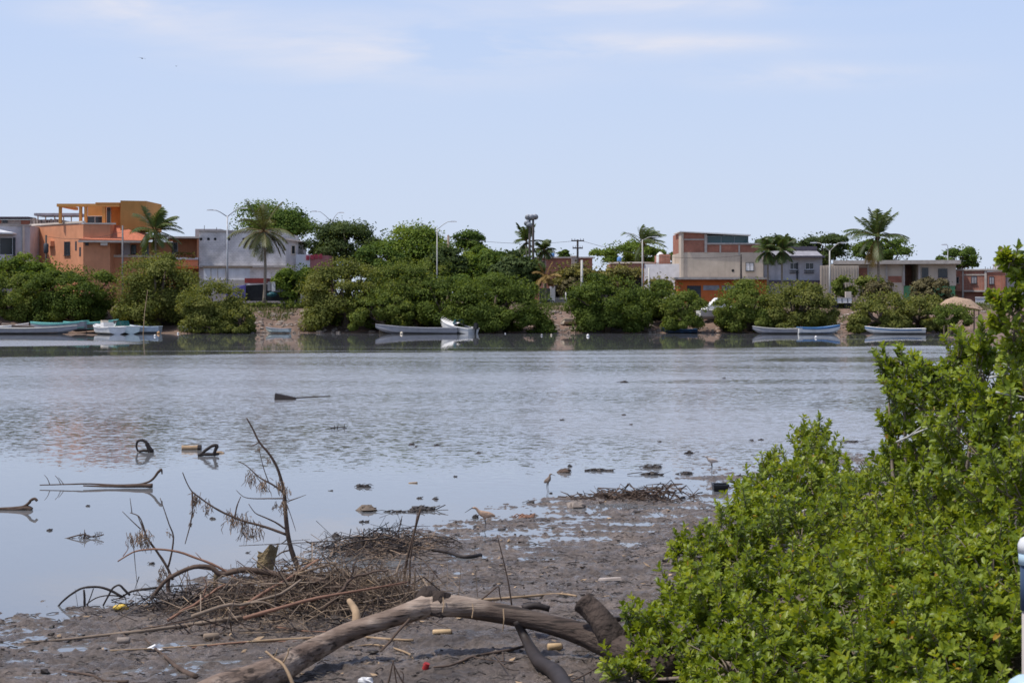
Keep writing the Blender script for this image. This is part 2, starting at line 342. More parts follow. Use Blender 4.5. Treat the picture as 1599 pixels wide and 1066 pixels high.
tag(mudflat, 'grey wet tidal mud with puddles in front of the lagoon', 'mudflat', kind='structure')

def watermat():
    m = bpy.data.materials.new('lagoon_water'); m.use_nodes = True
    n, l = m.node_tree.nodes, m.node_tree.links; b = n['Principled BSDF']
    b.inputs['Base Color'].default_value = (0.165, 0.168, 0.175, 1); b.inputs['Roughness'].default_value = 0.03; b.inputs['IOR'].default_value = 1.333; b.inputs['Specular IOR Level'].default_value = 0.5
    g = N(n, 'ShaderNodeNewGeometry'); s = N(n, 'ShaderNodeSeparateXYZ'); l.new(g.outputs['Position'], s.inputs[0])
    def math_(op, a, c, clamp=False):
        x = N(n, 'ShaderNodeMath', operation=op, use_clamp=clamp)
        for k, q in enumerate((a, c)):
            if q is None: continue
            if isinstance(q, (int, float)): x.inputs[k].default_value = q
            else: l.new(q, x.inputs[k])
        return x.outputs[0]
    def noise(scale, detail, sx=1, sy=1, dist=0.0, rough=0.5, off=0.0):
        mp_ = N(n, 'ShaderNodeMapping'); mp_.inputs['Scale'].default_value = (sx, sy, 1); mp_.inputs['Location'].default_value = (off, off*0.7, off); l.new(g.outputs['Position'], mp_.inputs[0])
        x = N(n, 'ShaderNodeTexNoise'); x.inputs['Scale'].default_value = scale; x.inputs['Detail'].default_value = detail; x.inputs['Distortion'].default_value = dist; x.inputs['Roughness'].default_value = rough; l.new(mp_.outputs[0], x.inputs['Vector']); return x
    def ramp(v, a, b_, c=0.0, d=1.0):
        x = N(n, 'ShaderNodeMapRange'); x.inputs[1].default_value = a; x.inputs[2].default_value = b_; x.inputs[3].default_value = c; x.inputs[4].default_value = d; l.new(v, x.inputs[0]); return x.outputs[0]
    # sheltered belt by the far shore, a wind-ruffled reach in the middle, calm shallows in front
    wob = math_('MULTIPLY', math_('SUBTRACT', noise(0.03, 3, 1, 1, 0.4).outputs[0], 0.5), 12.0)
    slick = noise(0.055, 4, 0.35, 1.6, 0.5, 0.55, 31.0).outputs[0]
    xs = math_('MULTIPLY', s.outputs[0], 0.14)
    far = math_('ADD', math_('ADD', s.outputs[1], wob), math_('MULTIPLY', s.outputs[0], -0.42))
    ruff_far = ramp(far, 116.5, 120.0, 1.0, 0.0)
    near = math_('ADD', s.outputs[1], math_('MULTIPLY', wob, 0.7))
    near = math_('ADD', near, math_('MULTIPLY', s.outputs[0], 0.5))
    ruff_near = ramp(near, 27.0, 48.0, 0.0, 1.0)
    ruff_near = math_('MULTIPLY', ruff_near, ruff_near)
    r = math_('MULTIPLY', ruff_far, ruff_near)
    patch = ramp(slick, 0.36, 0.62, 0.45, 1.1)
    # streaks of ruffled water out in the sheltered belt
    def patch_at(cx, cy, rx, ry):
        a_ = math_('POWER', math_('DIVIDE', math_('SUBTRACT', s.outputs[0], cx), rx), 2.0); b_ = math_('POWER', math_('DIVIDE', math_('SUBTRACT', math_('ADD', s.outputs[1], math_('MULTIPLY', wob, 0.5)), cy), ry), 2.0)
        return ramp(math_('ADD', a_, b_), 0.75, 1.15, 1.0, 0.0)
    st = ramp(noise(0.06, 3, 0.22, 2.2, 0.3, 0.5, 77.0).outputs[0], 0.60, 0.66, 0.0, 0.85)
    r = math_('MAXIMUM', math_('MULTIPLY', r, patch), math_('MULTIPLY', math_('MULTIPLY', st, ramp(far, 150.0, 158.0, 1.0, 0.0)), ruff_near))
    r = math_('MAXIMUM', r, math_('MULTIPLY', patch_at(-41.0, 139.0, 13.0, 10.0), 1.6))      # a breath of wind by the left boats
    for q in ((11.5, 74.0, 7.0, 2.2), (20.0, 101.0, 7.0, 4.0), (13.0, 58.0, 4.0, 5.0)): r = math_('MULTIPLY', r, math_('SUBTRACT', 1.0, math_('MULTIPLY', patch_at(*q), 0.55)))     # slicks
    w1 = noise(4.2, 4, 0.8, 1.0, 0.3, 0.6); w2 = noise(11.0, 2, 0.8, 1.1, 0.2, 0.5, 9.0)
    v1 = N(n, 'ShaderNodeVectorMath', operation='SUBTRACT'); l.new(w1.outputs[1], v1.inputs[0]); v1.inputs[1].default_value = (0.5, 0.5, 0.5)
    v2 = N(n, 'ShaderNodeVectorMath', operation='SUBTRACT'); l.new(w2.outputs[1], v2.inputs[0]); v2.inputs[1].default_value = (0.5, 0.5, 0.5)
    sc1 = N(n, 'ShaderNodeVectorMath', operation='SCALE'); l.new(v1.outputs[0], sc1.inputs[0]); sc1.inputs['Scale'].default_value = 0.52
    sc2 = N(n, 'ShaderNodeVectorMath', operation='SCALE'); l.new(v2.outputs[0], sc2.inputs[0]); sc2.inputs['Scale'].default_value = 0.50
    ad = N(n, 'ShaderNodeVectorMath', operation='ADD'); l.new(sc1.outputs[0], ad.inputs[0]); l.new(sc2.outputs[0], ad.inputs[1])
    amp = math_('ADD', math_('MULTIPLY', r, 0.92), 0.014)
    sa = N(n, 'ShaderNodeVectorMath', operation='SCALE'); l.new(ad.outputs[0], sa.inputs[0]); l.new(amp, sa.inputs['Scale'])
    fl = N(n, 'ShaderNodeVectorMath', operation='MULTIPLY'); l.new(sa.outputs[0], fl.inputs[0]); fl.inputs[1].default_value = (0.6, 1, 0)
    up = N(n, 'ShaderNodeVectorMath', operation='ADD'); l.new(fl.outputs[0], up.inputs[0]); up.inputs[1].default_value = (0, 0, 1)
    nm = N(n, 'ShaderNodeVectorMath', operation='NORMALIZE'); l.new(up.outputs[0], nm.inputs[0]); l.new(nm.outputs[0], b.inputs['Normal'])
    bm = N(n, 'ShaderNodeMix', data_type='RGBA'); l.new(r, bm.inputs[0]); bm.inputs[6].default_value = (0.145, 0.150, 0.155, 1); bm.inputs[7].default_value = (0.245, 0.243, 0.25, 1); l.new(bm.outputs[2], b.inputs['Base Color'])      # paler base colour where the water is ruffled
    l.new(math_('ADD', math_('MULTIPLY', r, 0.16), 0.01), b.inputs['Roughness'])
    return m
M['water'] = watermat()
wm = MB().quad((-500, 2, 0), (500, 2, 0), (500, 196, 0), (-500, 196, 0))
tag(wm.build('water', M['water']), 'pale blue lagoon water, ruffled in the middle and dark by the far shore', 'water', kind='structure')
tag(MB().quad((-600, 0, -1.2), (600, 0, -1.2), (600, 200, -1.2), (-600, 200, -1.2)).build('lagoon_bed', M['mud']), 'muddy bed under the lagoon', 'lagoon bed', kind='structure')

def far_h(x, y):
    s = np.maximum(y - np.interp(x, FBX, FBY), (x - np.interp(y, XBY, XBX)) * 0.9) + fbm(x / 6, y / 6, 3, 3) * 1.6
    h = np.where(s < 0, s * 0.10, 2.6 * smooth(s / 12.5) ** 0.9 * np.ones_like(s))
    h = h + fbm(x / 1.7, y / 1.7, 4, 8) * 0.35 * smooth(s / 3) * smooth((17 - s) / 8)
    low = smooth((x - 33) / 6) * smooth((186 - y) / 12)         # the flat beach at the right
    return h * (1 - low) + np.minimum(h, 0.25 + 0.03 * np.maximum(s, 0)) * low
def fz(x, y): return float(far_h(np.array([x]), np.array([y]))[0])
def bankmat():
    m = mat('bank_earth', (0.225, 0.150, 0.112), 0.95, 0.3, 0.5, (0.10, 0.07, 0.052), bump=0.6, bscale=2.5)
    return m
M['bank'] = bankmat()
ys = np.concatenate([np.arange(60, 160, 4.0), np.arange(160, 204, 0.5), np.arange(204, 260, 8), [300, 500, 1000, 2000, 5000]])
xs = np.concatenate([[-4000, -1500, -500, -200, -100], np.arange(-75, 75, 0.5), [100, 200, 500, 1500, 4000]])
tag(grid_mesh('far_bank', xs, ys, far_h, M['bank']), 'brown earth bank rising from the far shore to the street', 'bank', kind='structure')
M['asphalt'] = mat('asphalt', (0.06, 0.058, 0.056), 0.9, 0.2, 1.0)
tag(MB().box(-400, 400, 197.5, 203.5, 2.3, 2.68).build('street', M['asphalt']), 'asphalt street in front of the houses', 'street', kind='structure')

# rubble and grass on the bank
def scatter_rocks(name, pts, mt, rmin, rmax, jit=0.3, sq=0.7):
    b = MB()
    for p in pts:
        r = random.uniform(rmin, rmax); b.ball(p, (r * random.uniform(.7, 1.4), r, r * sq * random.uniform(.6, 1.2)), 6, 4, jit)
    return b.build(name, mt)
pts = []
for (px0, px1, n_) in ((378, 500, 170), (498, 585, 60), (640, 720, 90), (850, 915, 120), (990, 1040, 70), (1095, 1170, 90), (1300, 1345, 60), (1480, 1560, 30), (0, 380, 60)):
    for _ in range(n_):
        px = random.uniform(px0, px1); x = (px - CX) * 182 / F; y = float(np.interp(x, FBX, FBY)) + random.uniform(0.2, 8.5); x = (px - CX) * y / F
        pts.append((x, y, fz(x, y) + 0.03))
random.shuffle(pts); k = int(len(pts) * 0.8)
tag(scatter_rocks('rubble', pts[:k], M['stone'], 0.07, 0.28), 'loose stones and rubble strewn over the far bank', 'rubble', kind='stuff')
tag(scatter_rocks('litter', pts[k:], M['litter'], 0.05, 0.16), 'pale scraps of litter lying on the far bank', 'litter', kind='stuff')
gv = []; 
def blades(n, xr, yr, hf, hmin, hmax, wd, keep=None):
    x = RNG.uniform(*xr, n); y = RNG.uniform(*yr, n)
    if keep is not None:
        kk = keep(x, y); x, y = x[kk], y[kk]
    z = hf(x, y); n = len(x); hh = RNG.uniform(hmin, hmax, n); a = RNG.uniform(0, 6.28, n); lx = RNG.normal(0, 0.35, n) * hh; ly = RNG.normal(0, 0.35, n) * hh
    v = np.empty((n, 3, 3)); v[:, 0] = np.stack([x - np.cos(a)*wd, y - np.sin(a)*wd, z - 0.02], 1); v[:, 1] = np.stack([x + np.cos(a)*wd, y + np.sin(a)*wd, z - 0.02], 1); v[:, 2] = np.stack([x + lx, y + ly, z + hh], 1)
    return v.reshape(-1, 3), np.arange(3 * n), np.arange(0, 3 * n, 3), RNG.random(n)
M['grass'] = leafmat('bank_grass', [(0, (0.06, 0.085, 0.02)), (0.6, (0.12, 0.15, 0.04)), (1, (0.24, 0.20, 0.09))], 0.7, 0.2, 0.2)
def grass_keep(x, y):
    s = y - np.interp(x, FBX, FBY); px = CX + x * F / y
    ok = s > 7 + fbm(x / 3, y / 3, 3, 12) * 5
    return ok & (fbm(x / 4, y / 4, 2, 33) > -0.35)
v, lp, st_, ti = blades(60000, (-52, 50), (184, 199), far_h, 0.12, 0.5, 0.045, grass_keep)
tag(np_mesh('grass', v, lp, st_, M['grass'], tint=ti), 'rough green grass along the top of the far bank', 'grass', kind='stuff')

# ---------------------------------------------------------------- leaves, crowns, palms
def leaves(pos, axis, nrm, ln, wd, fold=0.25):
    """folded two-quad leaves; pos base (N,3), axis along the leaf, nrm leaf normal"""
    n = len(pos); axis = axis / (np.linalg.norm(axis, axis=1, keepdims=True) + 1e-9)
    side = np.cross(axis, nrm); side /= (np.linalg.norm(side, axis=1, keepdims=True) + 1e-9); up = np.cross(side, axis)
    L = ln[:, None]; W = wd[:, None] * 0.5
    v = np.empty((n, 6, 3))
    v[:, 0] = pos; v[:, 3] = pos + axis * L - up * L * 0.08
    v[:, 1] = pos + axis * L * 0.38 + side * W + up * W * fold; v[:, 2] = pos + axis * L * 0.78 + side * W * 0.85 + up * W * fold
    v[:, 5] = pos + axis * L * 0.38 - side * W + up * W * fold; v[:, 4] = pos + axis * L * 0.78 - side * W * 0.85 + up * W * fold
    base = (np.arange(n) * 6)[:, None]
    lp = (base + np.array([0, 1, 2, 3, 0, 3, 4, 5])[None, :]).ravel()
    return v.reshape(-1, 3), lp, np.arange(0, 8 * n, 4)
def quads(pos, nrm, size, asp=1.6):
    n = len(pos); r = RNG.normal(size=(n, 3)); u = np.cross(nrm, r); u /= (np.linalg.norm(u, axis=1, keepdims=True) + 1e-9); w = np.cross(nrm, u); w /= (np.linalg.norm(w, axis=1, keepdims=True) + 1e-9)
    a = u * (size * asp * 0.5)[:, None]; b = w * (size * 0.5)[:, None]
    v = np.stack([pos - a, pos - b * 0.9, pos + a, pos + b * 0.9], 1).reshape(-1, 3)
    return v, np.arange(4 * n), np.arange(0, 4 * n, 4)
def sphere(n):
    u = RNG.normal(size=(n, 3)); return u / np.linalg.norm(u, axis=1, keepdims=True)

def tree(name, px0, px1, pyt, pyb, Y, mt, label, cat='tree', group=None, n=9000, clumps=46, size=0.185, depth=None, trunk=True, base=None, shape=1.0, crad=0.30, droop=0.25, seed=None, lean=0.0, top_flat=0.0, skirt=0.0):
    """a crown of leaf clumps filling the given extent, on a trunk with limbs"""
    n = int(n * 2.2)
    a, b = P(px0, pyt, Y), P(px1, pyb, Y); c = np.array([(a.x + b.x) / 2, Y, (a.z + b.z) / 2]); rx, rz = (b.x - a.x) / 2, (a.z - b.z) / 2
    ry = depth if depth else min(max(rx * 0.8, 1.2), 4.5)
    gz = base if base is not None else max(0.05, fz(c[0], Y))
    root = empty(name, (c[0], Y, gz)); tag(root, label, cat, group)
    cr = crad * min(rx, rz) * 1.35
    u = sphere(clumps); rad = RNG.uniform(0.45, 1.0, clumps) ** 0.6
    cc = u * rad[:, None] * np.array([rx - cr * 0.45, max(ry - cr * .45, .4), rz - cr * 0.5])
    if skirt:
        kl = clumps // 3; al = RNG.uniform(0, 6.283, kl); rl = RNG.uniform(.62, .97, kl); cc[-kl:] = np.stack([np.cos(al) * rl * (rx - cr * .5), np.sin(al) * rl * max(ry - cr * .5, .4), RNG.uniform(-(rz - cr * .5), -.15 * rz, kl)], 1)
    if skirt:      # boughs spread down to the ground or water instead of rounding in
        low = cc[:, 2] < 0; low[-kl:] = False; hxy = np.linalg.norm(u[:, :2], axis=1, keepdims=True); f_ = np.where(low[:, None], 1 + skirt * (1 / np.maximum(hxy, .35) - 1), 1.0); cc[:, :2] *= f_
    cc[:, 2] = np.where(cc[:, 2] < 0, cc[:, 2] * shape, cc[:, 2] * (1 - top_flat * 0.3))
    crs = cr * RNG.uniform(0.6, 1.25, clumps)
    per = RNG.dirichlet(np.ones(clumps) * 8) * n; per = np.maximum(per.astype(int), 12)
    ps, ns, ts = [], [], []
    ph = RNG.uniform(0, 6.28, 3); a_ = np.arctan2(cc[:, 2], cc[:, 0]); cc *= (1 + 0.13 * np.sin(2 * a_ + ph[0]) + 0.10 * np.sin(3 * a_ + ph[1]) + 0.06 * np.sin(5 * a_ + ph[2]))[:, None] * 0.96
    for i in range(clumps):
        m = per[i]; d = sphere(m)
        if not skirt or cc[i][2] > 0: d[:, 2] = np.where(d[:, 2] < -0.3, -d[:, 2] * 0.6, d[:, 2])
        rr = RNG.uniform(0.35, 1.06, m) ** 0.55
        q = cc[i] + d * (rr * crs[i])[:, None] * np.array([1.15, 1.1, 0.82]); ps.append(q)
        nn = d * 0.9 + RNG.normal(size=(m, 3)) * 0.40 + np.array([0, 0, 0.35]); ns.append(nn / np.linalg.norm(nn, axis=1, keepdims=True)); ts.append(np.clip(RNG.normal(0.5, 0.2, m) + RNG.normal(0, 0.16), 0, 1))
    # stray sprays that break the outline
    k = n // 30; d = sphere(k); d[:, 2] = np.abs(d[:, 2]) if skirt else d[:, 2]; q = d * np.array([rx, ry, rz]) * RNG.uniform(0.85, 1.05, k)[:, None]; q[:, 2] = np.where(q[:, 2] < 0, q[:, 2] * shape, q[:, 2]); j = RNG.normal(size=(k, 3)) * 0.15; ps.append(q + j); ns.append(sphere(k)); ts.append(RNG.random(k))
    ps = np.concatenate(ps); ns = np.concatenate(ns); ts = np.concatenate(ts)
    ps[:, 0] += lean * ps[:, 2]
    off = np.array([0, 0, c[2] - gz]); ps = ps + off
    ps[:, 2] = np.maximum(ps[:, 2], 0.02 + RNG.random(len(ps)) * 0.2)
    v, lp, st = quads(ps, ns, size * RNG.uniform(0.6, 1.4, len(ps)))
    np_mesh('crown', v, lp, st, mt, root, ts)
    if trunk:
        t = MB(); top = Vector((0, 0, max(c[2] - gz, 0.5))); rt = max(0.06, 0.045 * (rx + rz))
        t.tube([(0, 0, -0.4), (rt, 0, top.z * 0.35), (-rt, rt, top.z * 0.7), (0, 0, top.z + rz * 0.3)], [rt * 1.25, rt, rt * 0.8, rt * 0.35], 7)
        for i in range(min(clumps, 14)):
            e = Vector(cc[i] + off); s0 = Vector((0, 0, top.z * random.uniform(0.35, 0.8)))
            t.tube([s0, s0.lerp(e, 0.5) + Vector((0, 0, -0.1 * (e - s0).length)), e], [rt * 0.5, rt * 0.34, rt * 0.14], 5)
        t.build('trunk', M['bark'], root, True)
    return root

def G_(c): return c
M['mangrove'] = leafmat('mangrove_leaf', [(0, (0.055, 0.082, 0.015)), (0.5, (0.137, 0.182, 0.032)), (1, (0.239, 0.262, 0.063))], 0.65, 0.4, 0.14)
M['mangrove_olive'] = leafmat('olive_mangrove_leaf', [(0, (0.071, 0.089, 0.018)), (0.5, (0.162, 0.182, 0.041)), (1, (0.274, 0.274, 0.080))], 0.65, 0.4, 0.14)
M['mangrove_dark'] = leafmat('dark_mangrove_leaf', [(0, (0.043, 0.068, 0.013)), (0.5, (0.103, 0.148, 0.025)), (1, (0.182, 0.228, 0.046))], 0.65, 0.4, 0.14)
M['fig'] = leafmat('fig_leaf', [(0, (0.034, 0.064, 0.013)), (0.5, (0.089, 0.146, 0.025)), (1, (0.182, 0.239, 0.046))], 0.65, 0.4, 0.14)
M['dark_tree'] = leafmat('dark_tree_leaf', [(0, (0.036, 0.057, 0.021)), (0.5, (0.075, 0.109, 0.034)), (1, (0.131, 0.171, 0.055))], 0.65, 0.4, 0.14)
M['bright_tree'] = leafmat('bright_tree_leaf', [(0, (0.051, 0.087, 0.014)), (0.5, (0.131, 0.194, 0.027)), (1, (0.239, 0.296, 0.051))], 0.65, 0.4, 0.14)
M['yellow_tree'] = leafmat('yellow_green_leaf', [(0, (0.07, 0.07, 0.018)), (0.5, (0.17, 0.155, 0.030)), (1, (0.27, 0.23, 0.05))], 0.55, 0.25, 0.25)
M['dusty_tree'] = leafmat('dusty_leaf', [(0, (0.07, 0.062, 0.028)), (0.5, (0.135, 0.115, 0.05)), (1, (0.20, 0.17, 0.08))], 0.7, 0.2, 0.2)
M['frond'] = leafmat('palm_frond', [(0, (0.042, 0.070, 0.020)), (0.5, (0.088, 0.130, 0.038)), (1, (0.16, 0.20, 0.07))], 0.45, 0.3, 0.4)
M['frond_olive'] = leafmat('olive_frond', [(0, (0.05, 0.060, 0.02)), (0.5, (0.105, 0.118, 0.040)), (1, (0.20, 0.20, 0.08))], 0.5, 0.22, 0.35)
M['frond_dry'] = leafmat('dry_frond', [(0, (0.16, 0.10, 0.04)), (0.5, (0.28, 0.19, 0.065)), (1, (0.40, 0.30, 0.10))], 0.7, 0.25, 0.2)

def fronds(spec, L, wind=(0, 0), nl=32, leaf=0.55, wd=0.085):
    """spec: list of (azimuth, elevation, length factor, droop)"""
    V, Lp, S, T = [], [], [], []; off = 0; rach = MB()
    for az, el, lf, dr in spec:
        l = L * lf; p = Vector((0, 0, 0)); d = Vector((math.cos(az) * math.cos(el), math.sin(az) * math.cos(el), math.sin(el))); pts = [p.copy()]; dirs = [d.copy()]; seg = 14
        for i in range(seg):
            t = (i + 1) / seg; d = (d + Vector((wind[0], wind[1], 0)) * 0.035 - Vector((0, 0, dr * 0.088 * (0.4 + t)))).normalized(); p = p + d * (l / seg); pts.append(p.copy()); dirs.append(d.copy())
        rach.tube(pts, [0.045 * (1 - 0.85 * i / seg) + 0.006 for i in range(seg + 1)], 4)
        tb = RNG.normal(0.5, 0.14)
        for i in range(nl):
            t = 0.14 + 0.86 * (i + 0.5) / nl; f = t * seg; k = min(int(f), seg - 1); q = pts[k].lerp(pts[k + 1], f - k); dd = dirs[k]
            u, w = orth(dd); ll = leaf * lf * (0.55 + 1.1 * math.sin(min(1, t * 1.05) * math.pi) ** 0.7) * (1.0 if t < .9 else .7)
            for sgn in (-1, 1):
                e = (u * sgn * 0.75 + dd * 0.75 + Vector((wind[0], wind[1], 0)) * 0.25 + Vector((0, 0, -0.32 + random.uniform(-.15, .15)))).normalized()
                a = dd * (wd * 0.5); e1 = q + e * ll * 0.55; e2 = q + e * ll + Vector((0, 0, -0.16 * ll))
                V += [tuple(q - a), tuple(q + a), tuple(e1 + a * 0.9), tuple(e1 - a * 0.9), tuple(e2)]
                Lp += [off, off + 1, off + 2, off + 3, off + 3, off + 2, off + 4]; S.append((len(Lp) - 7)); S.append(len(Lp) - 3); T += [tb + random.uniform(-.12, .12)] * 2; off += 5
    return np.array(V), np.array(Lp), np.array(S), np.clip(np.array(T), 0, 1), rach

def palm(px, py_base, py_crown, Y, label, L=2.6, bend=0.0, wind=(0, 0), up=9, mid=8, down=6, mt='frond', seed=1, r=0.14, dry=0, group='coconut palms along the far shore', name='coconut_palm', leaf=0.6, base=None):
    random.seed(seed); b = P(px, py_base, Y); c = P(px, py_crown, Y); gz = base if base is not None else max(b.z - 0.05, 0.1)
    b.z = gz; hgt = c.z - gz
    root = empty(name, b); tag(root, label, 'palm tree', group)
    pts = [(bend * math.sin(t * math.pi) , 0, hgt * t - (0.3 if t == 0 else 0)) for t in [i / 10 for i in range(11)]]
    MB().tube(pts, [r * (1.35 if i == 0 else 1.05 - 0.35 * i / 10) * (1 + 0.05 * (i % 2)) for i in range(11)], 8).build('trunk', M['palm_bark'], root, True)
    sp = []
    for i in range(up): sp.append((2 * math.pi * i / up + random.uniform(-.3, .3), random.uniform(0.9, 1.35), random.uniform(.8, 1.0), random.uniform(.5, .9)))
    for i in range(mid): sp.append((2 * math.pi * i / mid + random.uniform(-.3, .3), random.uniform(0.3, 0.8), random.uniform(.9, 1.1), random.uniform(.8, 1.2)))
    for i in range(down): sp.append((2 * math.pi * i / down + random.uniform(-.3, .3), random.uniform(-0.6, 0.05), random.uniform(.75, 1.0), random.uniform(1.0, 1.5)))
    v, lp, s, t, ra = fronds(sp, L, wind, leaf=leaf); v = v + np.array([0, 0, hgt])
    cr = np_mesh('crown', v, lp, s, M[mt], root, t)
    ra.v = [(a, b_, c_ + hgt) for a, b_, c_ in ra.v]; ra.build('frond_stem', M['frond_dry'], cr)
    if dry:
        sp = [(dry_a + random.uniform(-.2, .2), random.uniform(-1.1, -.5), random.uniform(.8, 1.05), 1.3) for dry_a in np.linspace(math.pi * 0.75, math.pi * 1.5, dry)]
        v, lp, s, t, ra = fronds(sp, L * 0.95, (0, 0), leaf=leaf); np_mesh('dry_frond', v + np.array([0, 0, hgt]), lp, s, M['frond_dry'], root, t)
    k = MB()
    for i in range(5): a = i * 1.26; k.ball((0.17 * math.cos(a), 0.17 * math.sin(a), hgt - 0.16), 0.12, 6, 4)
    k.build('coconut_bunch', M['frond_olive'], root, True)
    return root

def split_loose(o):
    """give every separate piece of a part its own object, as siblings under the same parent"""
    me = o.data; n = len(me.vertices); par = list(range(n))
    def find(a):
        while par[a] != a: par[a] = par[par[a]]; a = par[a]
        return a
    for f in me.polygons:
        r = find(f.vertices[0])
        for v in f.vertices[1:]: par[find(v)] = r
    isl = {}
    for f in me.polygons: isl.setdefault(find(f.vertices[0]), []).append(f)
    if len(isl) < 2: return [o]
    co = [tuple(v.co) for v in me.vertices]; out = []; base = o.name.split('.')[0]
    for k, fs in enumerate(isl.values()):
        mp_ = {}; vs = []; ff = []
        for f in fs:
            idx = []
            for v in f.vertices:
                if v not in mp_: mp_[v] = len(vs); vs.append(co[v])
                idx.append(mp_[v])
            ff.append(idx)
        m2 = bpy.data.meshes.new(base); m2.from_pydata(vs, [], ff); m2.update()
        if fs[0].use_smooth: m2.polygons.foreach_set('use_smooth', [True] * len(ff))
        for mt_ in me.materials: m2.materials.append(mt_)
        if k == 0: first = m2; continue
        c = o.copy(); c.data = m2; C.objects.link(c); out.append(c)
    o.data = first; return [o] + out
# ---------------------------------------------------------------- buildings on the far bank
def W(px, wall):           # plan point where the sight line of a photo column meets a wall line
    (ax, ay), (bx, by) = wall; k = (px - CX) / F
    den = (bx - ax) - k * (by - ay); t = (k * ay - ax) / den
    return ax + t * (bx - ax), ay + t * (by - ay)
def Z(py, Y): return H - (py - YH) * Y / F
def wall_line(px0, Y0, px1, Y1): return ((px0 - CX) * Y0 / F, Y0), ((px1 - CX) * Y1 / F, Y1)
def wrect(b, wall, x0, x1, y0, y1, out, inn):
    a = W(x0, wall); c = W(x1, wall); d = Vector((c[0] - a[0], c[1] - a[1], 0)).normalized(); n = Vector((d.y, -d.x, 0))
    Ym = (a[1] + c[1]) / 2; z0, z1 = Z(y1, Ym), Z(y0, Ym)
    p = [(a[0] + n.x * out, a[1] + n.y * out), (c[0] + n.x * out, c[1] + n.y * out), (c[0] - n.x * inn, c[1] - n.y * inn), (a[0] - n.x * inn, a[1] - n.y * inn)]
    return b.prism(p, z0, z1)
def window(root, wall, x0, x1, y0, y1, frame='cream', pane='glass', bars=1, fw=0.7, sill=True):
    f = MB(); o, i = 0.07, -0.002
    wrect(f, wall, x0 - fw, x0, y0 - fw, y1 + fw, o, i); wrect(f, wall, x1, x1 + fw, y0 - fw, y1 + fw, o, i)
    wrect(f, wall, x0, x1, y0 - fw, y0, o - .004, i); wrect(f, wall, x0, x1, y1, y1 + fw, o - .004, i)
    for k in range(1, bars + 1):
        c = x0 + (x1 - x0) * k / (bars + 1); wrect(f, wall, c - 0.22, c + 0.22, y0, y1, 0.055, i)
    w = f.build('window', M[frame], root); wrect(MB(), wall, x0, x1, y0, y1, 0.022, i).build('pane', M[pane], w)
    if sill: wrect(MB(), wall, x0 - 1.2, x1 + 1.2, y1 + fw, y1 + fw + 0.7, 0.16, i).build('sill', M[frame], w)
    return w
def door(root, wall, x0, x1, y0, y1, mt='shutter'):
    f = MB(); wrect(f, wall, x0 - .6, x0, y0 - .6, y1, 0.07, -.002); wrect(f, wall, x1, x1 + .6, y0 - .6, y1, 0.07, -.002); wrect(f, wall, x0, x1, y0 - .6, y0, .066, -.002)
    d = wrect(MB(), wall, x0, x1, y0, y1, 0.03, -.002).build('door', M[mt], root); f.build('door_frame', M['cream'], d)
def house(name, label, cat='house', px=0, Y=206):
    r = empty(name, (0, 0, 0)); return tag(r, label, cat, 'houses along the far street')
def body(root, pn, mt, plan, z0, z1, name=None): return MB().prism(plan, z0, z1).build(name or pn, M[mt], root)
SPLIT = {'pilaster', 'pergola_post', 'slit_opening', 'vent_hole', 'rebar', 'roof_post', 'red_cloth', 'brick_panel', 'post', 'air_conditioner', 'flower_pot', 'shop_sign', 'grey_panel', 'pergola_beam', 'picket', 'rail', 'seam', 'roof_clutter', 'grille', 'concrete_band', 'concrete_frame'}
def rootpos(root):        # put the empty at the base centre of its children without moving them
    cs = [Vector(v.co) for o in root.children for v in o.data.vertices]
    c = Vector((sum(v.x for v in cs) / len(cs), sum(v.y for v in cs) / len(cs), min(v.z for v in cs)))
    root.location = c
    for o in root.children: o.location = o.location - c
    for o in list(root.children):
        if o.name.split('.')[0] in SPLIT: split_loose(o)
    return root
GZ = 2.5
# 1 white house, far left
hw = house('white_house', 'white house with pale gabled canopy and wide dark window, leftmost of the row')
w1 = wall_line(-60, 203, 47, 208)
pl = [w1[0], w1[1], (w1[1][0] + 0.5, 219), (w1[0][0], 219)]
body(hw, 'wall', 'grey_wall', pl, GZ - .6, Z(352, 206)); 
wrect(MB(), w1, -60, 48.5, 349.5, 352, 0.12, 2).build('parapet', M['concrete'], hw)
wrect(MB(), w1, -60, 3, 399, 440, 0.9, 0).build('front_room', M['white_wall'], hw)
window(hw, w1, -40, 19, 371, 397, 'white_wall', 'glass', 2)
b = MB(); A = W(-50, w1); Bp = W(26, w1); zt, zb = Z(350.5, 205), Z(363, 205)
m_ = ((A[0] * .45 + Bp[0] * .55) - 1.6, (A[1] + Bp[1]) / 2); o = 1.5
b.hexa([(A[0], A[1] - o, zb - .15), (Bp[0], Bp[1] - o, zb - .15), (Bp[0], Bp[1] + .3, zb - .15), (A[0], A[1] + .3, zb - .15)], [(A[0], A[1] - o, zb), (Bp[0], Bp[1] - o, zb), (Bp[0], Bp[1] + .3, zb), (A[0], A[1] + .3, zb)])
n0 = len(b.v); b.v += [(A[0], A[1] - o, zb), (Bp[0], Bp[1] - o, zb), (Bp[0], Bp[1] + .3, zb), (A[0], A[1] + .3, zb), (m_[0], m_[1] - o + .2, zt), (m_[0], m_[1] + .3, zt)]
b.f += [(n0, n0+1, n0+4), (n0+1, n0+2, n0+5, n0+4), (n0+2, n0+3, n0+5), (n0+3, n0, n0+4, n0+5)]
b.build('canopy', M['white'], hw)
b = MB(); wrect(b, w1, 34.5, 37.5, 353, 440, 0.16, 0); b.build('pilaster', M['cream'], hw)
b = MB(); wrect(b, w1, 20.5, 22.5, 371, 400, .3, 0); b.build('post', M['shutter'], hw)
rootpos(hw)
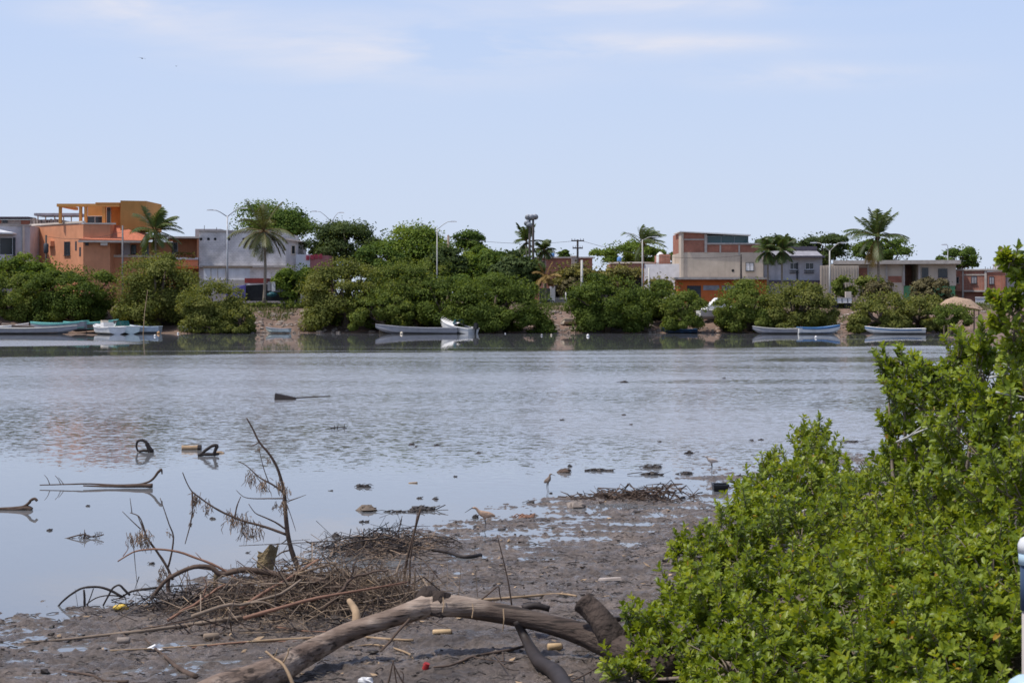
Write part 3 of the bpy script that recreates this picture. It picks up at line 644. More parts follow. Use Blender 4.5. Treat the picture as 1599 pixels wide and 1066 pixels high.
# roofs and clutter behind it
hb = house('terrace_house', 'low roofs with brick parapet behind the white house and the orange house')
wb = wall_line(-40, 226, 94, 226)
body(hb, 'wall', 'concrete', [wb[0], wb[1], (wb[1][0], 236), (wb[0][0], 236)], 2, Z(343, 226))
wrect(MB(), wb, -40, 47, 338.8, 341, 0.8, 3).build('roof', M['dark_roof'], hb)
b = MB(); wrect(b, wb, 33, 47, 344.5, 350, .08, -.01); wrect(b, wb, -5, 2, 343, 349, .08, -.01); b.build('brick_panel', M['brick'], hb)
b = MB(); wrect(b, wb, 4, 12, 344, 348.5, .09, -.01); b.build('opening', M['glass'], hb)
b = MB(); wrect(b, wb, 57, 128, 333.5, 337.5, 1.2, 3); b.build('sheet_roof', M['sheet_roof'], hb)
b = MB()
for x in (60, 72, 86, 100, 112, 126): wrect(b, wb, x, x + .9, 337, 350, .5, -.2)
b.build('roof_post', M['cream'], hb)
random.seed(3); b = MB()
for i in range(15):
    x = 49 + i * 3 + random.uniform(-1, 1); wrect(b, wb, x, x + random.uniform(1.2, 2.6), random.uniform(340, 345), 350, .35 + i * .003, -.1)
b.build('roof_clutter', M['litter'], hb)
rootpos(hb)

# 2 orange house
ho = house('orange_house', 'two-storey orange house with a clay tile roof and an ochre terrace block on top')
wl_, wf = wall_line(47.5, 213, 130, 204), wall_line(130, 204, 172, 204.6)
wr_ = wall_line(172, 206.5, 262, 208.5)
zp = Z(350.5, 206); zl = Z(352, 208)
pl = [wl_[0], wl_[1], wf[1], (wf[1][0], 221), (wl_[0][0] + .2, 223)]
body(ho, 'wall', 'orange', pl, GZ - .6, zp)
b = MB(); wrect(b, wl_, 47, 130.3, 347.6, 350.4, 0.10, .25); wrect(b, wf, 130.3, 181, 347.9, 350.4, 0.10, .25); b.build('parapet', M['cream'], ho)
window(ho, wl_, 101.5, 109, 378, 398, 'shutter', 'glass', 2)
b = MB()
for x, y in ((117.5, 377), (124, 386)): wrect(b, wl_, x, x + 2.4, y, y + 14, .03, -.002)
b.build('slit_opening', M['shutter'], ho, )
b = MB(); wrect(b, wl_, 53, 59.5, 376.5, 384.5, .45, 0); b.build('air_conditioner', M['white'], ho)
b = MB(); wrect(b, wl_, 77.5, 85, 376.5, 384.5, .5, 0); b.build('meter_cabinet', M['orange'], ho)
b = MB(); wrect(b, wf, 133, 138.5, 378, 383.5, .06, 0); b.build('vent_window', M['shutter'], ho)
# balcony range to the right (recessed upper floor)
pr = [(wr_[0][0], wr_[0][1] + 2.2), (wr_[1][0], wr_[1][1] + 2.2), (wr_[1][0], 221), (wr_[0][0], 221)]
body(ho, 'upper_wall', 'orange', pr, GZ + 3.0, Z(377, 208))
body(ho, 'ground_floor', 'orange', [wr_[0], wr_[1], (wr_[1][0], 210.9), (wr_[0][0], 208.9)], GZ - .6, Z(402, 207))
wrect(MB(), wr_, 171, 262, 398.5, 401.9, .18, .2).build('balcony_rail', M['cream'], ho)
wu = (pr[0], pr[1])
b = MB()
door(ho, wu, 189, 203, 379, 401, 'white_wall'); window(ho, wu, 205, 212, 383, 396, 'shutter', 'glass', 1)
door(ho, wu, 222, 232, 380, 401, 'glass'); 
b = MB(); wrect(b, wf, 157, 168, 375.5, 383.5, .6, 0); b.build('air_conditioner', M['cream'], ho)
# tile roof
b = MB(); ye = Z(375.5, 204); yt = Z(351.5, 206.3)
e0 = W(129.5, wf); e1 = (W(238, wr_)[0], 205.6)
b.hexa([(e0[0] - .3, e0[1] - .75, ye), (e1[0], e1[1] - .75, ye - .1), (e1[0], 209.6, Z(369, 209)), (wf[1][0], 207.4, yt - .12), (W(165, wf)[0], 207.4, yt - .12), (e0[0] + .1, 205.2, ye + .3)],
       [(e0[0] - .3, e0[1] - .75, ye + .14), (e1[0], e1[1] - .75, ye + .04), (e1[0], 209.6, Z(368, 209)), (wf[1][0] + .8, 207.4, yt), (W(165, wf)[0], 207.4, yt), (e0[0] + .1, 205.2, ye + .44)])
rf = b.build('roof', M['tile'], ho)
b = MB(); b.prism([(e0[0] - .34, e0[1] - .8), (e1[0], e1[1] - .8), (e1[0], e1[1] - .55), (e0[0] - .34, e0[1] - .55)], ye - .22, ye - .004); b.build('eave_trim', M['cream'], rf)
# ochre terrace block
wo_ = wall_line(150, 207.5, 188, 206.5); wo2 = wall_line(188, 206.5, 228, 207.5)
zt = Z(313.5, 207)
ob = [W(188, wo2), W(228.5, wo2), (W(228.5, wo2)[0] + .3, 215), (W(188, wo2)[0] + 0.2, 215)]
body(ho, 'terrace_block', 'ochre', ob, zp - .6, zt)
ws = wall_line(137, 211.8, 188, 211.8)
body(ho, 'terrace_room', 'ochre', [ws[0], (ws[1][0], 211.8), (ws[1][0], 217), (ws[0][0], 217)], zp - .3, Z(320, 211))
wt = wall_line(90, 206.9, 188, 206.9)
b = MB(); wrect(b, wt, 89.5, 187.8, 318.3, 323, .3, .35); wrect(b, wt, 150, 187.9, 316.4, 318.2, .33, 6); b.build('pergola_beam', M['ochre'], ho)
b = MB()
for x0 in (92.2, 124, 132, 160): wrect(b, wt, x0, x0 + (5 if x0 > 150 else 4), 322.9, 349, .2, .25)
b.build('pergola_post', M['ochre'], ho)
b = MB(); a0 = W(90, wt); b.prism([(a0[0], 207.3), (a0[0] + .4, 207.3), (a0[0] + .4, 215), (a0[0], 215)], Z(323, 207), Z(318.6, 207)); b.build('side_beam', M['ochre'], ho)
window(ho, ws, 137, 160, 338, 348, 'white', 'glass', 1, sill=False); door(ho, ws, 167, 173, 324, 349, 'glass')
# tie the flat roof slab of the balcony wing
b = MB(); wrect(b, wr_, 205, 263, 366.5, 370, .3, 10); b.build('roof_slab', M['concrete'], ho)
rootpos(ho)
# 3 adjoining orange balcony flat
hf = house('balcony_house', 'orange flat with potted plants on its white-edged balcony, beside the grey block wall')
wq = wall_line(262.5, 208.6, 309.5, 209.2)
body(hf, 'wall', 'orange', [(wq[0][0], 211.2), (wq[1][0], 211.6), (wq[1][0], 222), (wq[0][0], 222)], GZ - .5, Z(372.2, 209))
wrect(MB(), wq, 262.2, 311, 369.3, 372, .4, 12).build('roof_slab', M['cream'], hf)
body(hf, 'side_wall', 'orange', [(W(307.5, wq)[0], 209.2), (wq[1][0], 209.2), (wq[1][0], 211.5), (W(307.5, wq)[0], 211.5)], Z(402, 209), Z(372.4, 209))
wrect(MB(), wq, 262, 309.6, 402, 405.5, .25, 2.3).build('balcony_slab', M['white_wall'], hf)
wrect(MB(), wq, 262.4, 309.4, 405.6, 419, 0, 2.3).build('ground_floor', M['orange'], hf)
b = MB(); wrect(b, wq, 270, 309.8, 416, 419.5, .7, 0); b.build('awning', M['shop_orange'], hf)
wv = (Vector((wq[0][0], 211.2)), Vector((wq[1][0], 211.6)))
window(hf, wv, 264, 277, 379, 401, 'white', 'glass', 1)
b = MB(); random.seed(5)
for i in range(8):
    x = 275 + i * 4; p = P(x, 402, 208.9); b.tube([p, p + Vector((0, 0, .28))], [.1, .14], 6)
b.build('flower_pot', M['tile'], hf)
gq, gl, gs, gt = [], [], [], 0
ps = np.array([P(274 + i * 0.115, 399.4, 208.9) + Vector((0, random.uniform(-.2, .2), random.uniform(-.25, .4))) for i in range(270)])
v, lp, st = quads(ps, sphere(270), np.full(270, .14)); np_mesh('potted_plant', v, lp, st, M['yellow_tree'], hf, RNG.random(270))
b = MB(); b.prism([(W(288, wq)[0], 216), (W(330, wq)[0], 216), (W(330, wq)[0], 220), (W(288, wq)[0], 220)], Z(370, 216), Z(357.5, 216)); b.build('roof_room', M['sheet_roof'], hf)
rootpos(hf)
# 4 grey block building
hg = house('block_house', 'unpainted grey block building with a row of round vent holes near its roofline')
wg = wall_line(310.5, 209.5, 446, 211)
body(hg, 'wall', 'block', [wg[0], wg[1], (wg[1][0], 224), (wg[0][0], 224)], GZ - .5, Z(362.5, 210))
wrect(MB(), wg, 310, 446.4, 359.6, 362.4, .12, 3).build('parapet', M['concrete'], hg)
wrect(MB(), wg, 310.3, 446.2, 414.5, 417.6, .5, 0).build('ledge', M['concrete'], hg)
b = MB()
for x in (314, 325.5, 336, 357.5, 380.5):
    c = W(x, wg); b.tube([(c[0], c[1] - .03, Z(373.3, 210)), (c[0], c[1] + .2, Z(373.3, 210))], .16, 10)
b.build('vent_hole', M['black'], hg)
wg2 = wall_line(446.3, 211.4, 465, 213)
body(hg, 'side_room', 'grey_wall', [wg2[0], wg2[1], (wg2[1][0], 222), (wg2[0][0], 222)], GZ - .5, Z(375, 212))
b = MB(); b.hexa([(W(425, wg)[0], 210.2, Z(371.5, 211)), (wg2[1][0] + .4, 212, Z(377, 211)), (wg2[1][0] + .4, 222, Z(377, 211)), (W(425, wg)[0], 222, Z(368, 211))], [(W(425, wg)[0], 210.2, Z(366, 211)), (wg2[1][0] + .4, 212, Z(375.4, 211)), (wg2[1][0] + .4, 222, Z(375, 211)), (W(425, wg)[0], 222, Z(364, 211))]); b.build('roof_slab', M['cream'], hg)
window(hg, wg2, 455, 460, 384, 396, 'cream', 'glass', 0)
b = MB()
for i in range(6):
    c = W(318 + i * 19, wg); b.tube([(c[0], c[1] + .3, Z(361, 210)), (c[0] + .05, c[1] + .3, Z(352 + (i % 3) * 3, 210))], .03, 4)
b.build('rebar', M['dark_pole'], hg)
rootpos(hg)
ww = tag(empty('garden_wall', (0, 0, 0)), 'low white wall with posts in front of the grey block building', 'wall')
wz = wall_line(318, 206, 392, 206)
wrect(MB(), wz, 318, 390, 418.5, 445, 0, .2).build('panel', M['white_wall'], ww)
b = MB()
for x in (329, 339.5, 352, 353.8): wrect(b, wz, x, x + .9, 417, 445, .09, -.003)
b.build('post', M['concrete'], ww); b = MB(); wrect(b, wz, 317, 394, 415.6, 418.4, .15, .3); b.build('cap', M['wood'], ww)
wrect(MB(), wz, 320, 383, 437, 452, .5, -.05).build('footing', M['concrete'], ww); rootpos(ww)
# boatyard shelter with tarps
sh = tag(empty('tarp_shelter', (0, 0, 0)), 'dark boat shelter hung with blue tarpaulin under a red sheet roof', 'shelter')
s0 = wall_line(345, 196.5, 450, 196.5)
b = MB(); b.hexa([(W(378, s0)[0], 196.2, Z(470, 196)), (W(455, s0)[0], 196.2, Z(470, 196)), (W(455, s0)[0], 199, Z(470, 196)), (W(378, s0)[0], 199, Z(470, 196))], [(W(378, s0)[0], 196.2, Z(446, 196)), (W(455, s0)[0], 196.2, Z(441, 196)), (W(455, s0)[0], 199, Z(441, 196)), (W(378, s0)[0], 199, Z(446, 196))]); b.build('dark_cover', M['black'], sh)
b = MB(); b.hexa([(W(342, s0)[0], 195.6, Z(458, 196)), (W(385, s0)[0], 195.6, Z(466, 196)), (W(385, s0)[0], 195.7, Z(466, 196)), (W(342, s0)[0], 195.7, Z(458, 196))], [(W(342, s0)[0], 196.9, Z(450.5, 196)), (W(385, s0)[0], 196.0, Z(444.5, 196)), (W(385, s0)[0], 196.1, Z(444.5, 196)), (W(342, s0)[0], 197, Z(450.5, 196))]); b.build('tarpaulin', M['blue_tarp'], sh)
b = MB(); wrect(b, s0, 383, 418, 434.5, 442, .5, 3); b.build('roof', M['red_sheet'], sh)
b = MB(); wrect(b, s0, 425, 431, 440, 455, .6, -.3); b.build('white_post', M['white_wall'], sh)
b = MB(); wrect(b, s0, 419, 424, 440, 454, .62, -.35); wrect(b, s0, 431, 446, 448, 456, .5, -.2); b.build('grey_panel', M['sheet_roof'], sh)
b = MB(); b.ball(P(424, 460, 195), (.55, .35, .3), 8, 5, .15); b.build('green_bundle', M['teal_glass'], sh)
rootpos(sh)
# pink wall & washing
hp = house('pink_house', 'low pink and white house with red cloth over its wall, mostly hidden behind the shrubs')
wp = wall_line(462, 205, 513, 206)
body(hp, 'wall', 'white_wall', [wp[0], W(484, wp), (W(484, wp)[0], 212), (wp[0][0], 212)], GZ - .4, Z(397, 205))
body(hp, 'side_wall', 'pink_wall', [W(484.3, wp), wp[1], (wp[1][0], 212), (W(484.3, wp)[0], 212)], GZ - .4, Z(398.5, 205))
b = MB()
for x, y in ((478, 399), (485, 398), (491, 397), (498, 396.5)): wrect(b, wp, x, x + 5, y, y + 7, .12, -.02)
b.build('red_cloth', M['red_cloth'], hp); rootpos(hp)

# middle: low houses behind the yellow-green trees
hm = house('brick_bungalow', 'low rust-coloured brick house behind the yellow-green trees')
wm_ = wall_line(834, 222, 925, 222)
body(hm, 'wall', 'brick2', [wm_[0], wm_[1], (wm_[1][0], 230), (wm_[0][0], 230)], 2, Z(403.5, 222))
wrect(MB(), wm_, 832, 927, 401, 403.4, .3, 8).build('roof_slab', M['concrete'], hm)
window(hm, wm_, 846, 852, 408, 416, 'cream', 'glass', 0); rootpos(hm)
hv = house('white_porch_house', 'small house with a pale pillar and dark porch beside the dry yellow palm')
wv_ = wall_line(842, 203, 882, 203)
body(hv, 'wall', 'white_wall', [(W(859.5, wv_)[0], 203), (W(867, wv_)[0], 203), (W(867, wv_)[0], 207), (W(859.5, wv_)[0], 207)], GZ - .2, Z(447, 203), 'pillar')
body(hv, 'wall', 'shutter', [(W(843, wv_)[0], 204), (W(859.2, wv_)[0], 204), (W(859.2, wv_)[0], 208), (W(843, wv_)[0], 208)], GZ - .2, Z(450, 203))
body(hv, 'back_wall', 'dark_pole', [(W(867.3, wv_)[0], 206), (W(1005, wv_)[0], 206), (W(1005, wv_)[0], 208), (W(867.3, wv_)[0], 208)], GZ - .2, Z(433, 205)); rootpos(hv)
fe = tag(empty('yard_fence', (0, 0, 0)), 'short pale picket fence beside the parked motorbike', 'fence')
wq_ = wall_line(868, 200, 885, 200); b = MB()
for i in range(9): wrect(b, wq_, 868 + i * 1.9, 868.9 + i * 1.9, 464, 480, .03, .03)
b.build('picket', M['cream'], fe); b = MB(); wrect(b, wq_, 867, 885, 466, 467, .07, -.035); wrect(b, wq_, 867, 885, 474, 475, .07, -.035); b.build('rail', M['cream'], fe); rootpos(fe)
# white low building with tank
hl = house('white_annexe', 'low white-walled building carrying a white water tank, left of the tall brick-topped house')
wx = wall_line(953, 214, 1063, 210)
body(hl, 'wall', 'white_wall', [W(1006, wx), wx[1], (wx[1][0], 222), (W(1006, wx)[0], 222)], GZ - .4, Z(412, 211))
body(hl, 'rear_wall', 'brick2', [W(953, wx), W(1005.7, wx), (W(1005.7, wx)[0], 222), (W(953, wx)[0], 222)], GZ - .4, Z(411.5, 213))
wrect(MB(), wx, 951, 1006, 409, 411.4, .2, 4).build('roof_slab', M['cream'], hl)
body(hl, 'stair_head', 'brick2', [W(1029.5, wx), W(1047, wx), (W(1047, wx)[0], 218), (W(1029.5, wx)[0], 218)], Z(412.2, 211), Z(397, 211))
rootpos(hl)
def tank(label, px, pyb, pyt, wpx, Y, mt):
    p = P(px, pyb, Y); h = (pyb - pyt) * Y / F; r = wpx * Y / F / 2; t = empty('water_tank', p); tag(t, label, 'water tank', 'rooftop water tanks')
    MB().tube([(0, 0, 0), (0, 0, h * .12), (0, 0, h * .7), (0, 0, h * .82), (0, 0, h * .93)], [r * .95, r, r, r * .8, r * .42], 14).build('tank', M[mt], t, True)
    MB().tube([(0, 0, h * .92), (0, 0, h)], [r * .34, r * .3], 10).build('lid', M[mt], t, True)
    MB().box(-r, r, -r, r, -.25, .004).build('stand', M['concrete'], t)
tank('white dome-topped water tank on the low white building', 1031, 411, 393, 12, 212, 'white')
tank('blue water tank showing between the trees above the shrubs at mid picture', 535, 415.5, 407, 11, 206, 'tank_blue')
tank('small blue water tank on the low roof beside the yellow-green trees', 967, 408.8, 400.5, 7, 214, 'tank_blue')
tank('tiny blue water tank on the rust-coloured brick house', 862.5, 400.8, 393.5, 7, 224, 'tank_blue')
# tall brick-topped house
ht = house('brick_topped_house', 'tall beige house with red brick top floor and teal glazing above an orange shop')
wh = wall_line(1065, 208, 1192, 208)
body(ht, 'wall', 'beige', [wh[0], wh[1], (wh[1][0], 221), (wh[0][0], 221)], GZ - .3, Z(394, 208))
zb1 = Z(362.5, 208)
b = MB(); b.hexa([(wh[0][0] + .02, 208.02, Z(393.9, 208)), (W(1103, wh)[0], 208.02, Z(393.9, 208)), (W(1103, wh)[0], 220, Z(393.9, 208)), (wh[0][0] + .02, 220, Z(393.9, 208))], [(wh[0][0] + .02, 208.02, Z(362.5, 208)), (W(1103, wh)[0], 208.02, Z(365.5, 208)), (W(1103, wh)[0], 220, Z(365.5, 208)), (wh[0][0] + .02, 220, Z(362.5, 208))]); b.build('brick_wall', M['brick'], ht)
b = MB(); wrect(b, wh, 1103.2, 1190, 382, 393.8, -.02, 12); b.build('brick_parapet', M['brick'], ht)
b = MB(); wrect(b, wh, 1068, 1103, 373, 375, .06, -.025); wrect(b, wh, 1100, 1104, 366, 394.5, .09, -.03); wrect(b, wh, 1123.5, 1126, 382.5, 394.5, .06, -.03); wrect(b, wh, 1153, 1155.5, 382.5, 399, .06, -.03); wrect(b, wh, 1186, 1188, 382.5, 394.5, .06, -.03); wrect(b, wh, 1104.2, 1190.4, 379.6, 381.9, .1, 2); b.build('concrete_band', M['concrete'], ht)
b = MB(); b.hexa([(wh[0][0] - .3, 207.6, Z(362.4, 208)), (W(1172, wh)[0], 207.6, Z(368.2, 208)), (W(1172, wh)[0], 216, Z(368.2, 208)), (wh[0][0] - .3, 216, Z(362.4, 208))], [(wh[0][0] - .3, 207.6, Z(360.8, 208)), (W(1172, wh)[0], 207.6, Z(366.2, 208)), (W(1172, wh)[0], 216, Z(366.2, 208)), (wh[0][0] - .3, 216, Z(360.8, 208))]); b.build('roof', M['white'], ht)
window(ht, (Vector((wh[0][0], 208.5)), Vector((wh[1][0], 208.5))), 1105, 1168, 368.5, 379, 'steel', 'teal_glass', 2, .5, False)
body(ht, 'rear_room', 'shutter', [(W(1105, wh)[0], 209), (W(1166, wh)[0], 209), (W(1166, wh)[0], 215), (W(1105, wh)[0], 215)], Z(381, 208), Z(369, 208))
window(ht, wh, 1165, 1176.5, 410.5, 422.5, 'shutter', 'white', 1, .6)
b = MB(); c = W(1144.5, wh); b.tube([(c[0], c[1] - .02, Z(422.5, 208)), (c[0], c[1] + .1, Z(422.5, 208))], .17, 9); b.build('wall_hole', M['black'], ht)
b = MB(); wrect(b, wh, 1063.5, 1067.3, 362, 440, .12, 3); b.build('corner_pier', M['beige'], ht)
wk = wall_line(1058, 204.5, 1200, 204.5)
body(ht, 'shop', 'shop_orange', [wk[0], wk[1], (wk[1][0], 207.9), (wk[0][0], 207.9)], GZ - .3, Z(436.5, 205))
wrect(MB(), wk, 1052, 1201, 433, 436.4, .9, 3.3).build('shop_slab', M['concrete'], ht)
b = MB(); wrect(b, wk, 1073, 1094.5, 446, 481, .03, -.003); b.build('shop_door', M['shutter'], ht); b = MB(); wrect(b, wk, 1098, 1123, 445.5, 453, .04, -.003); wrect(b, wk, 1127, 1150, 446, 453, .04, -.003); b.build('shop_sign', M['sheet_roof'], ht)
rootpos(ht)
# grey house with dark mansard
hd = house('grey_house', 'grey plastered house with a dark sloping roof and barred windows, right of the brick-topped house')
wd_ = wall_line(1192.5, 209, 1284, 209)
body(hd, 'wall', 'grey_wall', [wd_[0], W(1284, wd_), (W(1284, wd_)[0], 219), (wd_[0][0], 219)], GZ - .3, Z(402, 209))
b = MB(); b.hexa([(W(1192.7, wd_)[0], 208.2, Z(402, 209)), (W(1286, wd_)[0], 208.2, Z(402, 209)), (W(1286, wd_)[0], 214, Z(402, 209)), (W(1192.7, wd_)[0], 214, Z(402, 209))], [(W(1192.7, wd_)[0], 210, Z(391, 209)), (W(1278, wd_)[0], 210, Z(391.5, 209)), (W(1278, wd_)[0], 214, Z(391.5, 209)), (W(1192.7, wd_)[0], 214, Z(391, 209))]); b.build('roof', M['sheet_roof'], hd)
b = MB(); b.prism([(W(1192.7, wd_)[0], 210.1), (W(1278.5, wd_)[0], 210.1), (W(1278.5, wd_)[0], 215), (W(1192.7, wd_)[0], 215)], Z(391, 209.5), Z(384.5, 210)); b.build('parapet', M['dark_roof'], hd)
b = MB(); wrect(b, wd_, 1191, 1286, 399.5, 402.5, 1.0, -.8); b.build('eave', M['dark_roof'], hd)
for x0, x1 in ((1234, 1244), (1258, 1270)): window(hd, wd_, x0, x1, 411, 420, 'white_wall', 'glass', 1, .8)
b = MB()
for y in (421.5, 425): wrect(b, wd_, 1233, 1247, y, y + 1.2, .2, -.003); wrect(b, wd_, 1256, 1271, y, y + 1.2, .2, -.003)
wrect(b, wd_, 1243.5, 1246, 410, 438, .1, -.003); b.build('grille', M['shutter'], hd)
b = MB(); wrect(b, wd_, 1194, 1285, 437.5, 440.5, .6, -.003); b.build('ledge', M['dark_roof'], hd); rootpos(hd)
# corrugated yard wall
hy = tag(empty('yard_wall', (0, 0, 0)), 'plain beige corrugated yard wall behind the two-armed street lamp', 'wall')
wy = wall_line(1280, 207, 1340, 207); b = MB(); wrect(b, wy, 1281, 1341, 414.5, 470, 0, .2)
for i in range(14): wrect(b, wy, 1282 + i * 4.2, 1283.4 + i * 4.2, 416, 469, .06, -.004)
b.build('panel', M['beige'], hy); rootpos(hy)
# long flat-roofed house
hr = house('flat_roofed_house', 'long beige house with flat overhanging roof and open porch behind the tall palm')
wz_ = wall_line(1303, 208.5, 1494, 206)
z_t = Z(412.5, 207)
body(hr, 'wall', 'beige', [W(1303, wz_), W(1411, wz_), (W(1411, wz_)[0], 219), (W(1303, wz_)[0], 219)], GZ - .3, z_t)
body(hr, 'right_wall', 'beige', [W(1434.3, wz_), W(1493, wz_), (W(1493, wz_)[0], 219), (W(1434.3, wz_)[0], 219)], Z(446, 206), z_t + .01)
body(hr, 'porch', 'brick2', [(W(1411, wz_)[0], 210.5), (W(1434, wz_)[0], 210.5), (W(1434, wz_)[0], 218.9), (W(1411, wz_)[0], 218.9)], GZ - .3, z_t - .02)
body(hr, 'base_wall', 'green_wall', [W(1411.2, wz_), W(1491.5, wz_), (W(1491.5, wz_)[0], 210.3), (W(1411.2, wz_)[0], 210.3)], GZ - .3, Z(446.2, 206))
wrect(MB(), wz_, 1301, 1500, 406.5, 412.4, .9, 12).build('roof_slab', M['concrete'], hr)
b = MB()
for x0, x1, y0, y1 in ((1330.5, 1354, 418, 443), (1387, 1408, 431, 441)): wrect(b, wz_, x0, x1, y0, y1, .03, -.003)
b.build('brick_panel', M['brick'], hr)
b = MB()
for x in (1354.5, 1383, 1410, 1434): wrect(b, wz_, x, x + 3, 412.6, 446, .16, -.01)
b.build('pilaster', M['concrete'], hr)
door(hr, ((W(1411, wz_)[0], 210.5), (W(1434, wz_)[0], 210.5)), 1424, 1431, 418, 445, 'glass')
window(hr, wz_, 1440, 1449, 418.5, 433, 'shutter', 'glass', 1, .5); window(hr, wz_, 1465.5, 1479, 420, 432.5, 'shutter', 'glass', 2, .5); rootpos(hr)
# brick houses at the right end
hk = house('brick_house', 'raw red brick house with concrete frame and small windows, rightmost of the row')
wn_ = wall_line(1492, 209, 1566, 206.5)
body(hk, 'wall', 'brick2', [W(1492.5, wn_), W(1540, wn_), (W(1540, wn_)[0], 217), (W(1492.5, wn_)[0], 217)], Z(454.5, 208), Z(422.5, 208))
body(hk, 'right_wall', 'brick', [W(1540.3, wn_), W(1570, wn_), (W(1570, wn_)[0], 217), (W(1540.3, wn_)[0], 217)], GZ - .3, Z(424, 207))
body(hk, 'ground_floor', 'brick2', [(W(1492.5, wn_)[0], 209.4), (W(1540, wn_)[0], 208.4), (W(1540, wn_)[0], 217), (W(1492.5, wn_)[0], 217)], GZ - .3, Z(454.7, 208))
b = MB(); wrect(b, wn_, 1491.5, 1571, 420, 422.4, .2, 6); wrect(b, wn_, 1504, 1539, 428, 430, .06, -.004); wrect(b, wn_, 1503, 1540, 453, 455.5, .12, -.004); wrect(b, wn_, 1537.5, 1541, 422.5, 470, .1, -.004); wrect(b, wn_, 1502.5, 1505, 422.5, 470, .08, -.004); b.build('concrete_frame', M['concrete'], hk)
window(hk, wn_, 1517, 1525, 431.5, 442, 'shutter', 'sheet_roof', 1, .4); window(hk, wn_, 1545, 1552, 432, 443, 'shutter', 'sheet_roof', 1, .4); window(hk, wn_, 1493.5, 1497.5, 432.5, 442, 'concrete', 'glass', 0, .4)
b = MB()
for i in range(7): c = W(1540 + i * 4, wn_); b.tube([(c[0], c[1] + .4, Z(421, 207)), (c[0], c[1] + .4, Z(416 + (i % 2) * 2, 207))], .03, 4)
b.build('rebar', M['dark_pole'], hk); rootpos(hk)
hz = house('grey_annexe', 'small grey block house rising behind the foreground branch at the right edge')
wa = wall_line(1572, 212, 1640, 212)
body(hz, 'wall', 'block', [wa[0], wa[1], (wa[1][0], 218), (wa[0][0], 218)], GZ - .3, Z(413, 212)); wrect(MB(), wa, 1571, 1641, 411, 412.9, .15, 6).build('parapet', M['concrete'], hz); rootpos(hz)
wwh = tag(empty('white_wall', (0, 0, 0)), 'low white yard wall below the brick house at the right', 'wall')
wb_ = wall_line(1523, 201, 1640, 199); wrect(MB(), wb_, 1523, 1640, 465, 490, 0, .2).build('panel', M['white_wall'], wwh); wrect(MB(), wb_, 1522.5, 1640, 463.5, 464.9, .08, .28).build('cap', M['white'], wwh); rootpos(wwh)

# palapa
pa = P(1502, 497, 178); pal = tag(empty('thatched_shelter', (pa.x, pa.y, fz(pa.x, pa.y))), 'low thatched shelter on posts above the bare beach at the right', 'shelter')
zz = Z(479, 178) - pal.location.z; zr = Z(463, 178) - pal.location.z
b = MB(); n_ = 26; rng = random.Random(4)
rim = [(2.1 * math.cos(2*math.pi*i/n_) * (1 + rng.uniform(-.05, .05)), 1.5 * math.sin(2*math.pi*i/n_), zz + rng.uniform(-.12, .1) - 0.25*math.cos(2*math.pi*i/n_)) for i in range(n_)]
mid = [(1.2 * math.cos(2*math.pi*i/n_) - .35, .85 * math.sin(2*math.pi*i/n_), zz + (zr - zz) * .68 + rng.uniform(-.04, .04)) for i in range(n_)]
b.v = rim + mid + [(-.7, 0, zr), (0, 0, zz - .1)]
for i in range(n_):
    j = (i + 1) % n_; b.f += [(i, j, n_ + j, n_ + i), (n_ + i, n_ + j, 2 * n_), (j, i, 2 * n_ + 1)]
b.build('roof', M['thatch'], pal); 
for x, y in ((-1.5, -.9), (1.4, -.9), (-1.5, .9), (1.4, .9)): MB().tube([(x, y, -.2), (x, y, zz)], .07, 6).build('post', M['wood'], pal)
# white panelled trailer
tp = P(1314, 489, 190); tr = tag(empty('cargo_trailer', (tp.x, tp.y, 2.35)), 'white panelled cargo trailer with a small roof unit behind the mangroves', 'trailer')
hh = Z(464.5, 190) - 2.35; hw_ = 16 * 190 / F
b = MB(); b.box(-hw_, hw_, 0, 4.0, .55, hh); b.build('body', M['white'], tr)
b = MB()
for x in (-.45, .05, .6): b.box(hw_ * x - .04, hw_ * x + .04, -.03, -.002, .6, hh - .06)
split_loose(b.build('seam', M['shutter'], tr)); MB().box(hw_ * .45, hw_ * .98, .1, .7, hh + .003, hh + .62).build('roof_unit', M['cream'], tr)
b = MB(); b.box(-hw_ - .03, hw_ + .03, -.04, 4.04, hh - .08, hh - .0); b.build('roof_edge', M['pale_pole'], tr)
for x in (-.6, .6):
    MB().tube([(hw_ * x, .1, .32), (hw_ * x, .35, .32)], .36, 12).build('wheel', M['black'], tr)
# motorbike
mp0 = P(853, 479, 199); mo = tag(empty('motorbike', (mp0.x, mp0.y, 2.55), 0.15), 'dark motorbike with white panels parked by the pale pillar', 'motorbike')
for x in (-.62, .62):
    w = MB(); ring = [(x + .29 * math.cos(a), 0, .30 + .29 * math.sin(a)) for a in np.linspace(0, 2 * math.pi, 15)]; w.tube(ring, .055, 6, False); wo__ = w.build('wheel', M['black'], mo)
    r_ = MB(); r_.tube([(x, -.04, .3), (x, .04, .3)], .1, 8); 
    for a in range(5): r_.tube([(x, 0, .3), (x + .26 * math.cos(a * 1.257), 0, .3 + .26 * math.sin(a * 1.257))], .018, 4)
    r_.build('rim', M['steel'], wo__)
b = MB(); b.tube([(-.62, 0, .3), (-.3, 0, .5), (.25, 0, .42), (.45, 0, .85), (.62, 0, .3)], [.05, .09, .1, .06, .04], 6); b.ball((0, 0, .42), (.26, .14, .18), 8, 5); b.build('frame', M['black'], mo, True)
b = MB(); b.ball((.18, 0, .78), (.28, .13, .13), 8, 5); b.ball((.55, 0, .68), (.16, .07, .09), 8, 5); b.build('fuel_tank', M['white'], mo, True)
b = MB(); b.ball((-.32, 0, .80), (.40, .13, .07), 8, 5); b.build('saddle', M['black'], mo, True)
